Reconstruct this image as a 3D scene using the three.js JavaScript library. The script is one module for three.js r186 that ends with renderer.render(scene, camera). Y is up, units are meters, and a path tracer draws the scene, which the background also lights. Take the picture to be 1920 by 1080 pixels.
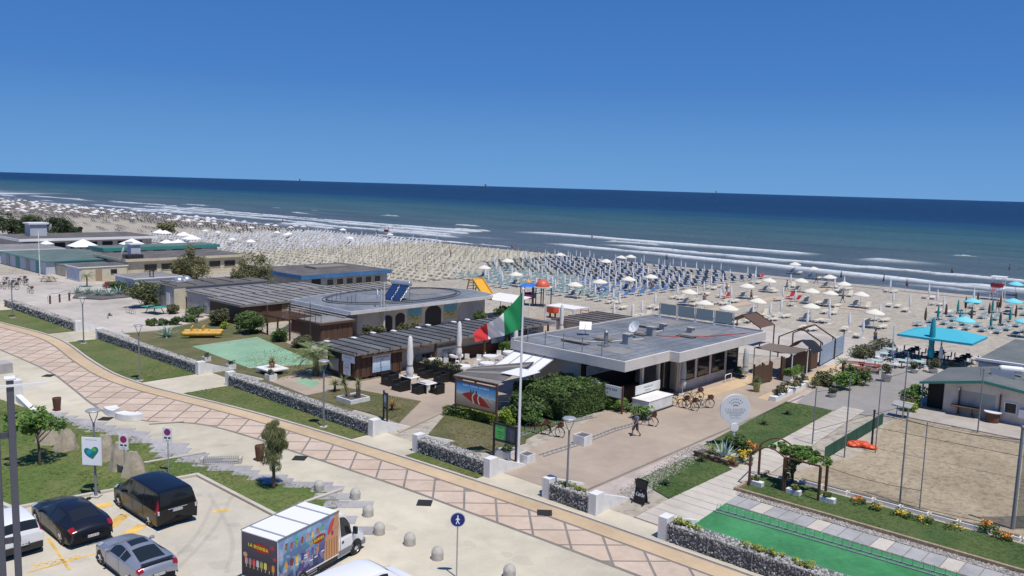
import * as THREE from 'three';
import { mergeGeometries } from 'three/addons/utils/BufferGeometryUtils.js';
import { RoundedBoxGeometry } from 'three/addons/geometries/RoundedBoxGeometry.js';
import { MarchingCubes } from 'three/addons/objects/MarchingCubes.js';

// ---------------------------------------------------------------- camera, sky, sun, exposure
// The resort lies on a grid: u = along the shore (+X), w = towards the sea (-Z). The camera stands on a balcony above the origin.
const EYE = 15.5, PITCH = 0.12197, ROLL = 0.02915, FOV = 38.42, AZ = 42 * Math.PI / 180;
const scene = new THREE.Scene();
const camera = new THREE.PerspectiveCamera(FOV, 16 / 9, 0.3, 60000);
camera.position.set(0, EYE, 0);
camera.rotation.set(-PITCH, AZ, 0, 'YXZ');
camera.rotateZ(ROLL);
scene.add(camera);

const renderer = new THREE.WebGLRenderer({ antialias: true });
renderer.toneMapping = THREE.LinearToneMapping;
renderer.toneMappingExposure = 1.0;
renderer.shadowMap.enabled = true;

{ // a clear early-summer sky: pale blue at the horizon, deep blue overhead
  const SW = 512, SH = 1024, d = new Float32Array(SW * SH * 4);
  const stops = [[0, .155, .355, .670], [2.5, .125, .315, .640], [7, .072, .222, .565], [14, .047, .165, .490], [30, .032, .128, .42], [90, .024, .10, .36]];
  for (let j = 0; j < SH; j++) {
    const el = ((j + .5) / SH - .5) * 180;
    for (let i = 0; i < SW; i++) {
      const e = Math.max(0, el); let k = 0; while (k < stops.length - 2 && e > stops[k + 1][0]) k++;
      const a = stops[k], b = stops[k + 1], t = Math.min(1, (e - a[0]) / (b[0] - a[0])), o = (j * SW + i) * 4;
      for (let c = 0; c < 3; c++) d[o + c] = (el < 0 ? stops[0][c + 1] : a[c + 1] + (b[c + 1] - a[c + 1]) * t);
      d[o + 3] = 1;
    }
  }
  const t = new THREE.DataTexture(d, SW, SH, THREE.RGBAFormat, THREE.FloatType);
  t.mapping = THREE.EquirectangularReflectionMapping; t.minFilter = t.magFilter = THREE.LinearFilter; t.needsUpdate = true;
  scene.background = t; scene.environment = t;
}
const sun = new THREE.DirectionalLight(new THREE.Color(1, .95, .865), 4.2);
sun.position.set(-40 + 35.5, 93.4, -45 + 8); sun.target.position.set(-40, 0, -45);
sun.castShadow = true; sun.shadow.mapSize.set(4096, 4096);
Object.assign(sun.shadow.camera, { left: -160, right: 160, top: 160, bottom: -160, near: 1, far: 400 });
scene.add(sun, sun.target);

// ---------------------------------------------------------------- helpers
let seed = 7;
const rnd = () => { seed = (seed + 0x6D2B79F5) | 0; let t = Math.imul(seed ^ (seed >>> 15), 1 | seed); t = (t + Math.imul(t ^ (t >>> 7), 61 | t)) ^ t; return ((t ^ (t >>> 14)) >>> 0) / 4294967296; };
const rr = (a, b) => a + (b - a) * rnd(), pick = a => a[Math.floor(rnd() * a.length)];
const lerp = (a, b, t) => a + (b - a) * t, clamp = (x, a = 0, b = 1) => Math.min(b, Math.max(a, x));
const sstep = (a, b, x) => { const t = clamp((x - a) / (b - a)); return t * t * (3 - 2 * t); };
const PI = Math.PI, V3 = (x, y, z) => new THREE.Vector3(x, y, z);
// ground position (u, w) of a point measured on the photograph (1920 x 1080), at height h
function at(px, py, h = 0) {
  const f = 1550, x = px - 960, v = 540 - py, c = Math.cos(ROLL), s = Math.sin(ROLL);
  const a = x * c - v * s, b = x * s + v * c, cp = Math.cos(PITCH), sp = Math.sin(PITCH);
  const Y = b * cp - f * sp, Z = b * sp + f * cp, t = -(EYE - h) / Y, X = a * t, Zf = Z * t;
  return [X * Math.cos(AZ) - Zf * Math.sin(AZ), X * Math.sin(AZ) + Zf * Math.cos(AZ)];
}
// noise
const HASH = new Float32Array(65536); { const s0 = seed; seed = 99; for (let i = 0; i < 65536; i++) HASH[i] = rnd(); seed = s0; }
const hsh = (x, y) => HASH[((x * 73 + y * 1031) ^ (y * 57)) & 65535];
function vnoise(x, y, p = 0) {
  let xi = Math.floor(x), yi = Math.floor(y), fx = x - xi, fy = y - yi; fx = fx * fx * (3 - 2 * fx); fy = fy * fy * (3 - 2 * fy);
  let x1 = xi + 1, y1 = yi + 1; if (p) { xi = ((xi % p) + p) % p; yi = ((yi % p) + p) % p; x1 = ((x1 % p) + p) % p; y1 = ((y1 % p) + p) % p; } else { xi &= 255; yi &= 255; x1 &= 255; y1 &= 255; }
  return lerp(lerp(hsh(xi, yi), hsh(x1, yi), fx), lerp(hsh(xi, y1), hsh(x1, y1), fx), fy);
}
function fbm(x, y, oct, p = 0) { let a = .5, s = 0, n = 0; for (let i = 0; i < oct; i++) { s += a * vnoise(x, y, p); n += a; a *= .55; x *= 2; y *= 2; p *= 2; } return s / n; }
// textures; f(u, v in 0..1) gives a linear colour
const enc = x => Math.round(255 * (x <= .0031308 ? 12.92 * Math.max(0, x) : 1.055 * Math.pow(Math.min(1, x), 1 / 2.4) - .055));
function colTex(n, metres, f, mv) {
  const d = new Uint8Array(n * n * 4);
  for (let j = 0; j < n; j++) for (let i = 0; i < n; i++) { const c = f(i / n, j / n), o = (j * n + i) * 4; d[o] = enc(c[0]); d[o + 1] = enc(c[1]); d[o + 2] = enc(c[2]); d[o + 3] = 255; }
  const t = new THREE.DataTexture(d, n, n); t.colorSpace = THREE.SRGBColorSpace; return fin(t, metres, mv);
}
function bumpTex(n, metres, f, mv) {
  const d = new Uint8Array(n * n * 4);
  for (let j = 0; j < n; j++) for (let i = 0; i < n; i++) { const c = Math.round(255 * clamp(f(i / n, j / n))), o = (j * n + i) * 4; d[o] = d[o + 1] = d[o + 2] = c; d[o + 3] = 255; }
  return fin(new THREE.DataTexture(d, n, n), metres, mv);
}
function fin(t, m, mv = m) { t.wrapS = t.wrapT = THREE.RepeatWrapping; t.magFilter = THREE.LinearFilter; t.minFilter = THREE.LinearMipmapLinearFilter; t.generateMipmaps = true; t.repeat.set(1 / m, 1 / mv); t.needsUpdate = true; return t; }
const mix3 = (a, b, t) => [lerp(a[0], b[0], t), lerp(a[1], b[1], t), lerp(a[2], b[2], t)];
const mul3 = (a, k) => [a[0] * k, a[1] * k, a[2] * k];
function mat(r, g, b, rough = .8, extra = {}) { const m = new THREE.MeshStandardMaterial({ roughness: rough, ...extra }); m.color.setRGB(r, g, b); m.side = THREE.DoubleSide; return m; }
let G64; const grain64 = m => { G64 ??= bumpTex(512, 1, (u, v) => fbm(u * 64, v * 64, 3, 64)); const t = G64.clone(); t.repeat.set(1 / m, 1 / m); t.needsUpdate = true; return t; };
// a mottled mineral surface: base colour c, spread k, stain colour s; the tile is big and holds coarse and fine grain
function mottled(c, s, k, metres, n = 1024, bump = .004, grain = 1, rough = .92) {
  const col = colTex(n, metres, (u, v) => {
    const a = fbm(u * 6, v * 6, 4, 6), b = fbm(u * 48 + 3, v * 48, 3, 48), g = hsh(Math.floor(u * n), Math.floor(v * n));
    const st = sstep(.48, .75, fbm(u * 9 + 5, v * 9, 4, 9));
    const m = 1 + k * (1.5 * (a - .5) + 1.0 * (b - .5) + .5 * grain * (g - .5));
    return mul3(mix3(c, s, st * .6), m);
  });
  const m = new THREE.MeshStandardMaterial({ map: col, roughness: rough, side: THREE.DoubleSide });
  if (bump) { m.bumpMap = grain64(metres / 4); m.bumpScale = bump; }
  return m;
}
// geometry
let OU = 0, OW = 0;
function clean(g) { if (g.index) g = g.toNonIndexed(); if (!g.attributes.normal) g.computeVertexNormals(); for (const k of Object.keys(g.attributes)) if (!['position', 'normal', 'uv', 'color'].includes(k)) g.deleteAttribute(k); return g; }
function metricUV(g) {
  const p = g.attributes.position, n = g.attributes.normal, uv = new Float32Array(p.count * 2);
  for (let i = 0; i < p.count; i += 3) {
    let nx = 0, ny = 0, nz = 0; for (let k = 0; k < 3; k++) { nx += n.getX(i + k); ny += n.getY(i + k); nz += n.getZ(i + k); }
    nx = Math.abs(nx); ny = Math.abs(ny); nz = Math.abs(nz);
    for (let k = 0; k < 3; k++) {
      const x = p.getX(i + k), y = p.getY(i + k), z = p.getZ(i + k);
      const q = ny >= nx && ny >= nz ? [x, -z] : nx > nz ? [-z, y] : [x, y];
      uv[(i + k) * 2] = q[0]; uv[(i + k) * 2 + 1] = q[1];
    }
  }
  g.setAttribute('uv', new THREE.BufferAttribute(uv, 2)); return g;
}
function merge(gs, keepUV) {
  gs = (Array.isArray(gs) ? gs.flat(9) : [gs]).map(clean);
  const col = gs.some(g => g.attributes.color);
  for (const g of gs) {
    if (!keepUV || !g.attributes.uv) metricUV(g);
    if (col && !g.attributes.color) g.setAttribute('color', new THREE.BufferAttribute(new Float32Array(g.attributes.position.count * 3).fill(1), 3));
  }
  return gs.length > 1 ? mergeGeometries(gs) : gs[0];
}
const used = {};
function numbered(n) { const k = used[n] = (used[n] ?? -1) + 1; return k ? n + '_' + String(k).padStart(3, '0') : n; }
function part(name, gs, m, parent, keepUV) {
  const o = new THREE.Mesh(merge(gs, keepUV), m); o.name = name; o.castShadow = o.receiveShadow = true; parent.add(o); return o;
}
function tag(o, label, category, group, kind) { if (label) o.userData.label = label; if (category) o.userData.category = category; if (group) o.userData.group = group; if (kind) o.userData.kind = kind; return o; }
function thing(name, label, category, u, w, turn = 0, group, y = 0) {
  const o = new THREE.Group(); o.name = numbered(name); o.position.set(u, y, -w); o.rotation.y = turn; scene.add(o); OU = u; OW = w;
  return tag(o, label, category, group);
}
function struct(name, gs, m, keepUV) { const o = part(numbered(name), gs, m, scene, keepUV); o.userData.kind = 'structure'; return o; }
function copy(src, label, u, w, turn = 0, y = 0) {
  const c = src.clone(); c.name = numbered(src.name.replace(/_\d{3}$/, '')); c.position.set(u, y, -w); c.rotation.y = turn; scene.add(c);
  c.userData = { ...src.userData }; if (label) c.userData.label = label; return c;
}
function paint(g, r, gg, b) { g = clean(g); const n = g.attributes.position.count, a = new Float32Array(n * 3); for (let i = 0; i < n; i++) { a[i * 3] = r; a[i * 3 + 1] = gg; a[i * 3 + 2] = b; } g.setAttribute('color', new THREE.BufferAttribute(a, 3)); return g; }
const mv = (g, x, y, z) => g.translate(x, y, z);
const bx = (x0, x1, y0, y1, z0, z1) => mv(new THREE.BoxGeometry(Math.abs(x1 - x0), Math.abs(y1 - y0), Math.abs(z1 - z0)), (x0 + x1) / 2, (y0 + y1) / 2, (z0 + z1) / 2);
const B = (u0, u1, y0, y1, w0, w1) => bx(u0 - OU, u1 - OU, y0, y1, -(w1 - OW), -(w0 - OW));       // in grid coordinates, relative to the current thing
const rbox = (a, b, c, r, x = 0, y = 0, z = 0, seg = 2) => mv(new RoundedBoxGeometry(a, b, c, seg, r), x, y, z);
const cyl = (r0, r1, h, x = 0, y = 0, z = 0, n = 10) => mv(new THREE.CylinderGeometry(r1, r0, h, n), x, y + h / 2, z);
const ball = (r, x, y, z, n = 12) => mv(new THREE.SphereGeometry(r, n, Math.ceil(n * .7)), x, y, z);
const lathe = (pts, n = 16) => new THREE.LatheGeometry(pts.map(p => new THREE.Vector2(p[0], p[1])), n);
function bar(a, b, r, n = 6) { a = V3(...a); b = V3(...b); const d = b.clone().sub(a), g = new THREE.CylinderGeometry(r, r, d.length(), n); g.applyQuaternion(new THREE.Quaternion().setFromUnitVectors(V3(0, 1, 0), d.normalize())); return g.translate((a.x + b.x) / 2, (a.y + b.y) / 2, (a.z + b.z) / 2); }
function beam(a, b, t, h = t) { a = V3(...a); b = V3(...b); const d = b.clone().sub(a), L = d.length(), g = new THREE.BoxGeometry(t, h, L), m = new THREE.Matrix4().lookAt(b, a, V3(0, 1, .001)); g.applyMatrix4(m); return g.translate((a.x + b.x) / 2, (a.y + b.y) / 2, (a.z + b.z) / 2); }
const tube = (pts, r, n = 24, m = 6) => new THREE.TubeGeometry(new THREE.CatmullRomCurve3(pts.map(p => V3(...p))), n, r, m);
function sheet(poly, y, holes) { const s = new THREE.Shape(poly.map(p => new THREE.Vector2(p[0], p[1]))); for (const h of holes || []) s.holes.push(new THREE.Path(h.map(p => new THREE.Vector2(p[0], p[1])))); const g = new THREE.ShapeGeometry(s); g.rotateX(-PI / 2); return g.translate(0, y, 0); }
function slab(poly, y, t) { const g = new THREE.ExtrudeGeometry(new THREE.Shape(poly.map(p => new THREE.Vector2(p[0], p[1]))), { depth: t, bevelEnabled: false }); g.rotateX(-PI / 2); return g.translate(0, y, 0); }
const rect = (u0, u1, w0, w1) => [[u0, w0], [u1, w0], [u1, w1], [u0, w1]];
// a flat print (sign faces, posters): width and height in metres, drawn at ppm pixels per metre
function print(w, h, ppm, draw) {
  const c = document.createElement('canvas'); c.width = Math.round(w * ppm); c.height = Math.round(h * ppm); const x = c.getContext('2d'); draw(x, c.width, c.height);
  const t = new THREE.CanvasTexture(c); t.colorSpace = THREE.SRGBColorSpace; t.magFilter = THREE.LinearFilter;
  return new THREE.MeshStandardMaterial({ map: t, roughness: .6, side: THREE.DoubleSide });
}
const pane = (w, h, x, y, z, ry = 0) => new THREE.PlaneGeometry(w, h).rotateY(ry).translate(x, y, z);
function txt(x, s, px, py, size, color, font = 'bold', face = 'sans-serif', maxw) { x.fillStyle = color; x.font = `${font} ${size}px ${face}`; x.textAlign = 'center'; x.textBaseline = 'middle'; maxw ? x.fillText(s, px, py, maxw) : x.fillText(s, px, py); }
// leaves: n small faces round points given by f(), with vertex colours between ca and cb
function leaves(n, f, size, ca, cb, droop = 0, asp = .5) {
  const P = new Float32Array(n * 18), C = new Float32Array(n * 18), a = V3(), b = V3(), q = V3();
  for (let i = 0; i < n; i++) {
    const o = f(), p = o.p, s = size * rr(.6, 1.35);
    a.set(rr(-1, 1), rr(-.6, .6) - droop, rr(-1, 1)).normalize(); q.set(rr(-1, 1), rr(.1, 1), rr(-1, 1)); b.crossVectors(a, q).normalize();
    const c1 = a.clone().multiplyScalar(s), c2 = b.clone().multiplyScalar(s * asp), nn = a.clone().cross(b);
    const A = p.clone().sub(c1), D = p.clone().add(c1), L = p.clone().add(c2).addScaledVector(nn, -.08 * s), R = p.clone().sub(c2).addScaledVector(nn, -.08 * s);
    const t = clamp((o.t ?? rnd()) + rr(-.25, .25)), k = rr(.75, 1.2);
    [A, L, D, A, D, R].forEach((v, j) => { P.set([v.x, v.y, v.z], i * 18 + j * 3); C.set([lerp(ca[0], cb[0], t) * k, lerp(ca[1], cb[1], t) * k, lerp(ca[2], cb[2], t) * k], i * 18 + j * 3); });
  }
  const g = new THREE.BufferGeometry(); g.setAttribute('position', new THREE.BufferAttribute(P, 3)); g.setAttribute('color', new THREE.BufferAttribute(C, 3)); g.computeVertexNormals(); return g;
}
// a sampler of points in clumps inside an ellipsoid
function clumps(k, c, r, cr) {
  const cs = []; for (let i = 0; i < k; i++) { let p; do p = V3(rr(-1, 1), rr(-1, 1), rr(-1, 1)); while (p.length() > 1); p.multiplyScalar(.55 + .45 * p.length()); cs.push({ c: V3(c[0] + p.x * r[0], c[1] + p.y * r[1], c[2] + p.z * r[2]), r: cr * rr(.6, 1.3), t: rnd() }); }
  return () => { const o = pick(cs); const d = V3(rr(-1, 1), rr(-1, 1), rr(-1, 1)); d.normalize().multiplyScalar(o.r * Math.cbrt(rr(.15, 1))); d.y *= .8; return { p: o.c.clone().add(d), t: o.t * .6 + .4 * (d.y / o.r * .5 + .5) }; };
}
function boxSampler(x0, x1, y0, y1, z0, z1, lump = .15) { return () => { const p = V3(rr(x0, x1), rr(y0, y1), rr(z0, z1)); const f = Math.floor(rr(0, 4)); if (f === 0) p.y = y1; else if (f === 1) p.z = z1; else if (f === 2) p.x = x1; const n = (vnoise(p.x * 1.7 + 31, p.z * 1.7 + p.y * 1.3 + 11) - .5) * 2; p.x += n * lump; p.y += n * lump; p.z += n * lump; p.y = Math.max(.03, p.y); return { p, t: n * .5 + .5 }; }; }
const leafMat = new THREE.MeshPhysicalMaterial({ vertexColors: true, roughness: .75, transmission: .3, thickness: 0, side: THREE.DoubleSide });
leafMat.color.setRGB(1.9, 1.9, 1.8);
// ---------------------------------------------------------------- materials
const M = {};
M.concrete = mottled([.535, .485, .375], [.455, .405, .305], .24, 34);
M.lot = mottled([.515, .475, .39], [.42, .38, .305], .2, 31);
M.tan = mottled([.535, .42, .325], [.51, .385, .29], .2, 13);
M.tan2 = mottled([.545, .435, .345], [.51, .40, .305], .2, 11, 512);
M.band = mottled([.53, .40, .255], [.48, .35, .215], .18, 17, 512);
M.joint = mottled([.23, .205, .185], [.19, .17, .15], .2, 7, 256);
M.plaza = mottled([.385, .312, .242], [.32, .258, .20], .2, 27);
M.pink = mottled([.46, .39, .345], [.37, .31, .275], .25, 9, 512);
M.walk = mottled([.52, .475, .405], [.44, .39, .33], .16, 15, 512);
M.pale = mottled([.47, .425, .375], [.37, .33, .285], .25, 23);
M.asphalt = mottled([.30, .28, .26], [.25, .235, .22], .18, 19, 512);
M.slate = mottled([.37, .35, .355], [.30, .285, .29], .28, 8, 512, .008);
M.grey = mottled([.36, .355, .35], [.28, .28, .28], .22, 12, 512);
M.white = mottled([.76, .75, .73], [.64, .63, .60], .10, 6, 512, .002, .6, .7);
M.fascia = mottled([.64, .60, .55], [.55, .51, .46], .12, 6, 512, .002);
M.plaster = mottled([.56, .505, .44], [.47, .42, .36], .14, 7, 512, .003);
M.greyWall = mottled([.40, .39, .385], [.33, .32, .315], .14, 8, 512, .003);
M.cream = mottled([.60, .54, .40], [.50, .44, .31], .14, 7, 512, .003);
M.bluewall = mottled([.52, .55, .60], [.44, .47, .52], .12, 7, 512, .003);
M.roof = mottled([.15, .17, .20], [.235, .25, .265], .4, 15, 1024, .008);
M.roofDark = mottled([.11, .10, .095], [.17, .155, .14], .35, 9, 512, .008);
M.roofGrey = mottled([.225, .22, .215], [.165, .16, .155], .3, 10, 512, .008);
M.roofGreen = mottled([.10, .145, .135], [.16, .19, .175], .3, 11, 512, .006);
M.roofTile = mottled([.125, .14, .14], [.16, .17, .165], .25, 9, 512, .008);
M.wood = colTexMat([.075, .04, .026], [.12, .065, .04], 1.6, .25);
M.woodLight = colTexMat([.40, .30, .20], [.30, .22, .145], 1.6, .3);
M.woodGrey = colTexMat([.26, .24, .215], [.19, .175, .16], 1.6, .3);
M.stone = mottled([.50, .43, .33], [.40, .335, .245], .3, 3, 512, .03);
M.sand = (() => {
  const n = 1024;
  const col = colTex(n, 46, (u, v) => { const a = fbm(u * 5, v * 5, 4, 5), b = fbm(u * 70, v * 70, 3, 70), g = hsh(Math.floor(u * n), Math.floor(v * n)); const foot = sstep(.62, .74, fbm(u * 110 + 7, v * 110, 2, 110)); return mul3([.392, .350, .285], (1 + .22 * (a - .5) + .36 * (b - .5) + .1 * (g - .5)) * (1 - .22 * foot)); });
  const m = new THREE.MeshStandardMaterial({ map: col, roughness: .95, side: THREE.DoubleSide }); m.bumpMap = bumpTex(1024, 23, (u, v) => .6 * fbm(u * 60, v * 60, 3, 60) + .4 * sstep(.35, .6, fbm(u * 36 + 9, v * 36, 2, 36))); m.bumpScale = .14; return m;
})();
M.courtSand = (() => {
  const n = 1024;
  const col = colTex(n, 13, (u, v) => { const a = fbm(u * 5, v * 5, 4, 5), b = fbm(u * 40, v * 40, 3, 40), foot = sstep(.58, .72, fbm(u * 44 + 7, v * 60, 3, 1000) ); return mul3(mix3([.385, .315, .215], [.33, .265, .175], sstep(.45, .7, a)), (1 + .34 * (b - .5)) * (1 - .26 * foot)); });
  const m = new THREE.MeshStandardMaterial({ map: col, roughness: .95, side: THREE.DoubleSide }); m.bumpMap = bumpTex(1024, 13, (u, v) => fbm(u * 40, v * 40, 4, 40)); m.bumpScale = .16; return m;
})();
function lawnMat(c, d, m) { return (() => { const n = 1024, t = colTex(n, m, (u, v) => { const a = fbm(u * 7, v * 7, 4, 7), b = fbm(u * 90, v * 90, 3, 90), g = hsh(Math.floor(u * n), Math.floor(v * n)); return mul3(mix3(c, d, sstep(.38, .68, a)), 1 + .55 * (b - .5) + .5 * (g - .5)); }); const q = new THREE.MeshStandardMaterial({ map: t, roughness: 1, side: THREE.DoubleSide }); q.bumpMap = grain64(m / 5); q.bumpScale = .03; return q; })(); }
M.lawn = lawnMat([.098, .148, .031], [.135, .16, .046], 17);
M.lawnDry = lawnMat([.105, .112, .040], [.150, .132, .062], 15); M.lawnStrip = lawnMat([.092, .130, .032], [.128, .145, .046], 14);
M.lawnRich = lawnMat([.055, .100, .024], [.082, .118, .032], 13);
M.mat = mottled([.040, .215, .078], [.060, .25, .10], .35, 9, 512, .006);
M.court = mottled([.225, .385, .255], [.30, .41, .275], .25, 11, 512, .004);
M.gravel = mottled([.50, .47, .43], [.30, .28, .26], .9, 3.1, 512, .03);
function colTexMat(a, b, m, k) {
  const t = colTex(512, m, (u, v) => { const g = fbm(u * 60, v * 5, 3, 0), p = fbm(u * 8, v * 2 + 4, 3, 0); return mul3(mix3(a, b, p), 1 + k * (g - .5) * 2); });
  return new THREE.MeshStandardMaterial({ map: t, roughness: .75, side: THREE.DoubleSide });
}
M.black = mat(.012, .012, .013, .6); M.dark = mat(.028, .027, .026, .7); M.rubber = mat(.02, .02, .02, .9);
M.steel = mat(.30, .31, .32, .45, { metalness: .6 }); M.galv = mat(.42, .43, .44, .5, { metalness: .4 }); M.alu = mat(.62, .62, .63, .35, { metalness: .7 });
M.paintGrey = mat(.20, .21, .23, .5); M.whitePaint = mat(.80, .80, .79, .45); M.cloth = mat(.74, .71, .66, .9); M.clothCream = mat(.62, .57, .46, .9);
M.glass = new THREE.MeshPhysicalMaterial({ roughness: .06, metalness: 0, side: THREE.DoubleSide }); M.glass.color.setRGB(.018, .022, .025);
M.tealPaint = mat(.03, .25, .22, .5); M.yellow = mat(.72, .38, .03, .45); M.orange = mat(.70, .09, .03, .45); M.red = mat(.45, .03, .025, .5); M.green = mat(.02, .24, .08, .6); M.terracotta = mat(.30, .12, .065, .85);
M.turq = mat(.055, .41, .52, .8); M.blue = mat(.03, .12, .40, .6); M.pot = mat(.55, .53, .50, .8); M.rail = mat(.11, .06, .035, .7); M.rust = mat(.13, .055, .035, .8);
M.navyCloth = mat(.035, .09, .22, .9); M.tealCloth = mat(.05, .14, .16, .9); M.bark = mottled([.16, .12, .085], [.10, .075, .055], .4, 1, 256, .02);
M.chrome = mat(.75, .75, .76, .15, { metalness: 1 });

// ---------------------------------------------------------------- the ground
const P = (l, h = 0) => l.map(p => at(p[0], p[1], h));
struct('beach', sheet([[-6000, 40], [-3000, 20], [-200, -120], [300, -120], [800, 60], [800, 150.5], [-6000, 150.5]], 0), M.sand);
{ // wet sand sloping into the water
  const g = new THREE.PlaneGeometry(2200, 9, 220, 6).rotateX(-PI / 2); const p = g.attributes.position;
  for (let i = 0; i < p.count; i++) { const t = clamp((p.getZ(i) + 4.5) / 9); p.setXYZ(i, p.getX(i) - 300, .006 - .34 * (1 - t) * (1 - t) , -(145.6 + 9 * (1 - t)) + (t > .99 ? 1.4 * (fbm(p.getX(i) * .05, 3, 3) - .5) : 0)); }
  g.computeVertexNormals(); struct('wet_sand', g, mottled([.20, .185, .165], [.15, .14, .13], .2, 21, 512, .004, 1, .35));
}
{ // the sea: swell, breakers and foam near the shore, plain water out to the horizon
  const foamLine = (u, w) => {
    let f = 0;
    const L = [[152, .7, .50, .05, 0], [157, 1.0, .54, .034, 11], [165, 1.6, .50, .024, 23], [171, 1.8, .50, .026, 31], [180, 2.2, u < -190 ? .30 : .55, .018, 51], [190, 2.0, u < -190 ? .34 : .60, .02, 67], [198, 2.4, u < -195 ? .30 : .62, .016, 71], [207, 1.5, .66, .06, 81], [228, 1.3, .74, .07, 87], [256, 1.2, .80, .08, 93]];
    for (const [c, wd, th, fr, s] of L) { const on = sstep(th, th + .1, vnoise(u * fr + s * 3.3, s)), m = (fbm(u * .02 + s, s, 3) - .5) * 9; const d = (w - c - m - 1.6 * (vnoise(u * .35 + s, 2 * s) - .5)) / (wd * (.3 + 1.5 * vnoise(u * .11 + s, s + 4))); if (on > 0) f = Math.max(f, on * (d > 0 ? Math.exp(-d * d * 2.2) : Math.exp(-d * d * .5) * .8) * sstep(.2, .5, fbm(u * .5 + s, w * .9, 3) + .22 * (1 - Math.abs(d)))); }
    { for (const [c0, sl, ua, ub, w0, w1] of [[217, -.02, -195, -52, 1.8, 5], [175, -.14, -152, -20, .8, 1.9]]) { const c = c0 + (u + 100) * sl + 6 * (fbm(u * .03, 7, 3) - .5), d = (w - c) / (w0 + w1 * vnoise(u * .06, c0)), on = sstep(ua, ua + 14, u) * (1 - sstep(ub - 25, ub, u)) * sstep(.22, .4, vnoise(u * .05 + 4, c0 * .1)); f = Math.max(f, on * Math.exp(-d * d * (d > 0 ? 1.6 : .7)) * sstep(.22, .5, fbm(u * .5, w * .8, 3) + .15)); } }
    f = Math.max(f, .8 * sstep(.60, .75, fbm(u * .22 + 9, w * .5, 3)) * sstep(.45, .7, vnoise(u * .02, w * .05 + 3)) * sstep(200, 150, w));
    return clamp(f);
  };
  const water = (u, w) => { // the colour of the water itself: silty by the beach, green, then deep blue
    const n = (fbm(u * .004 + 5, w * .012, 3) - .5), x = w + n * 90, st = [[150, .120, .128, .130], [185, .092, .112, .122], [240, .078, .108, .108], [310, .052, .104, .102], [420, .030, .084, .094], [540, .014, .056, .096], [640, .007, .030, .078], [1000, .005, .024, .066], [40000, .0045, .022, .062]];
    let k = 0; while (k < st.length - 2 && x > st[k + 1][0]) k++; const t = clamp((x - st[k][0]) / (st[k + 1][0] - st[k][0])); const c = [1, 2, 3].map(i => lerp(st[k][i], st[k + 1][i], t)); return mul3(c, 1 + .6 * (fbm(u * .02, w * .1, 4) - .5));
  };
  const grid = (us, ws) => { const p = [], c = [], idx = []; for (const w of ws) for (const u of us) { const f = w < 300 ? foamLine(u, w) : 0, b = water(u, w); const y = -.10 + (w < 400 ? .32 * (fbm(u * .025, w * .16, 3) - .5) * sstep(150, 170, w) + .45 * f * sstep(153, 165, w) : 0); p.push(u, y, -w); c.push(...mix3(b, [.80, .83, .84], f)); } const n = us.length; for (let j = 0; j < ws.length - 1; j++) for (let i = 0; i < n - 1; i++) { const a = j * n + i; idx.push(a, a + 1, a + n, a + 1, a + n + 1, a + n); } const g = new THREE.BufferGeometry(); g.setAttribute('position', new THREE.Float32BufferAttribute(p, 3)); g.setAttribute('color', new THREE.Float32BufferAttribute(c, 3)); g.setIndex(idx); g.computeVertexNormals(); return g; };
  const us = [], us2 = []; for (let u = 70; u > -620;) { us.push(u); u -= u > -260 ? .8 : 1.6; } us.push(-620); us.reverse();
  const ws = []; for (let w = 149.5; w < 300;) { ws.push(w); w += w < 190 ? .45 : w < 235 ? .6 : 1.1; } ws.push(300);
  const far = [300]; while (far[far.length - 1] < 40000) far.push(far[far.length - 1] * 1.045);
  for (let u = 60; u > -45000; u -= Math.max(12, -u * .04)) us2.push(u); us2.push(-45000); us2.reverse(); us2.push(200, 600, 2000, 9000);
  const side = []; for (let u = -620; u > -30000; u *= 1.04) side.push(u); side.push(-30000); side.reverse();
  const wat = new THREE.MeshPhysicalMaterial({ vertexColors: true, roughness: .32, specularIntensity: .16, side: THREE.DoubleSide });
  wat.bumpMap = bumpTex(1024, 88, (u, v) => .55 * fbm(u * 14, v * 44, 4, 0) * 1 + .45 * fbm(u * 60 + 3, v * 110, 3, 0), 61); wat.bumpScale = 1.6;
  const g = [grid(us, ws), grid(us2, far), grid(side, [149.5, 156, 165, 180, 200, 230, 260, 300])];
  g.push(grid([70, 120, 200, 400, 1000, 9000], [149.5, 156, 165, 180, 200, 230, 260, 300]));
  struct('sea', g, wat);
}
// the promenade between the car park and the gabion walls
const up = [[-140, 21], [-118, 24.6], [-96, 27.2], [-85.5, 28.4], [-81, 28.3], [-71.7, 27], [-65.3, 26.4], [-60.4, 26.6], [-56, 27.3], [-48.3, 28.6], [-39, 29.6], [-30, 30.2], [-24, 30.5], [-18, 30.6], [10, 30.7]];
const low = [[-140, 15], [-118, 19.5], [-96, 22.2], [-79, 22.9], [-68.7, 22.9], [-63, 22.3], [-57.3, 21.6], [-54.4, 21.5], [-51.2, 22.6], [-48.5, 24.6], [-43.5, 25.6], [-40.9, 25.8], [-35.7, 26.3], [-31.3, 26.7], [-26.5, 26.9], [-17.7, 27.2], [10, 27.4]];
const fAt = (l, u) => { let k = 0; while (k < l.length - 2 && u > l[k + 1][0]) k++; const t = (u - l[k][0]) / (l[k + 1][0] - l[k][0]); return lerp(l[k][1], l[k + 1][1], t); };
const smooth = (l) => { const c = new THREE.CatmullRomCurve3(l.map(p => V3(p[0], 0, p[1])), false, 'centripetal'); return c.getPoints(120).map(p => [p.x, p.z]); };
const upS = smooth(up), lowS = smooth(low);
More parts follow.
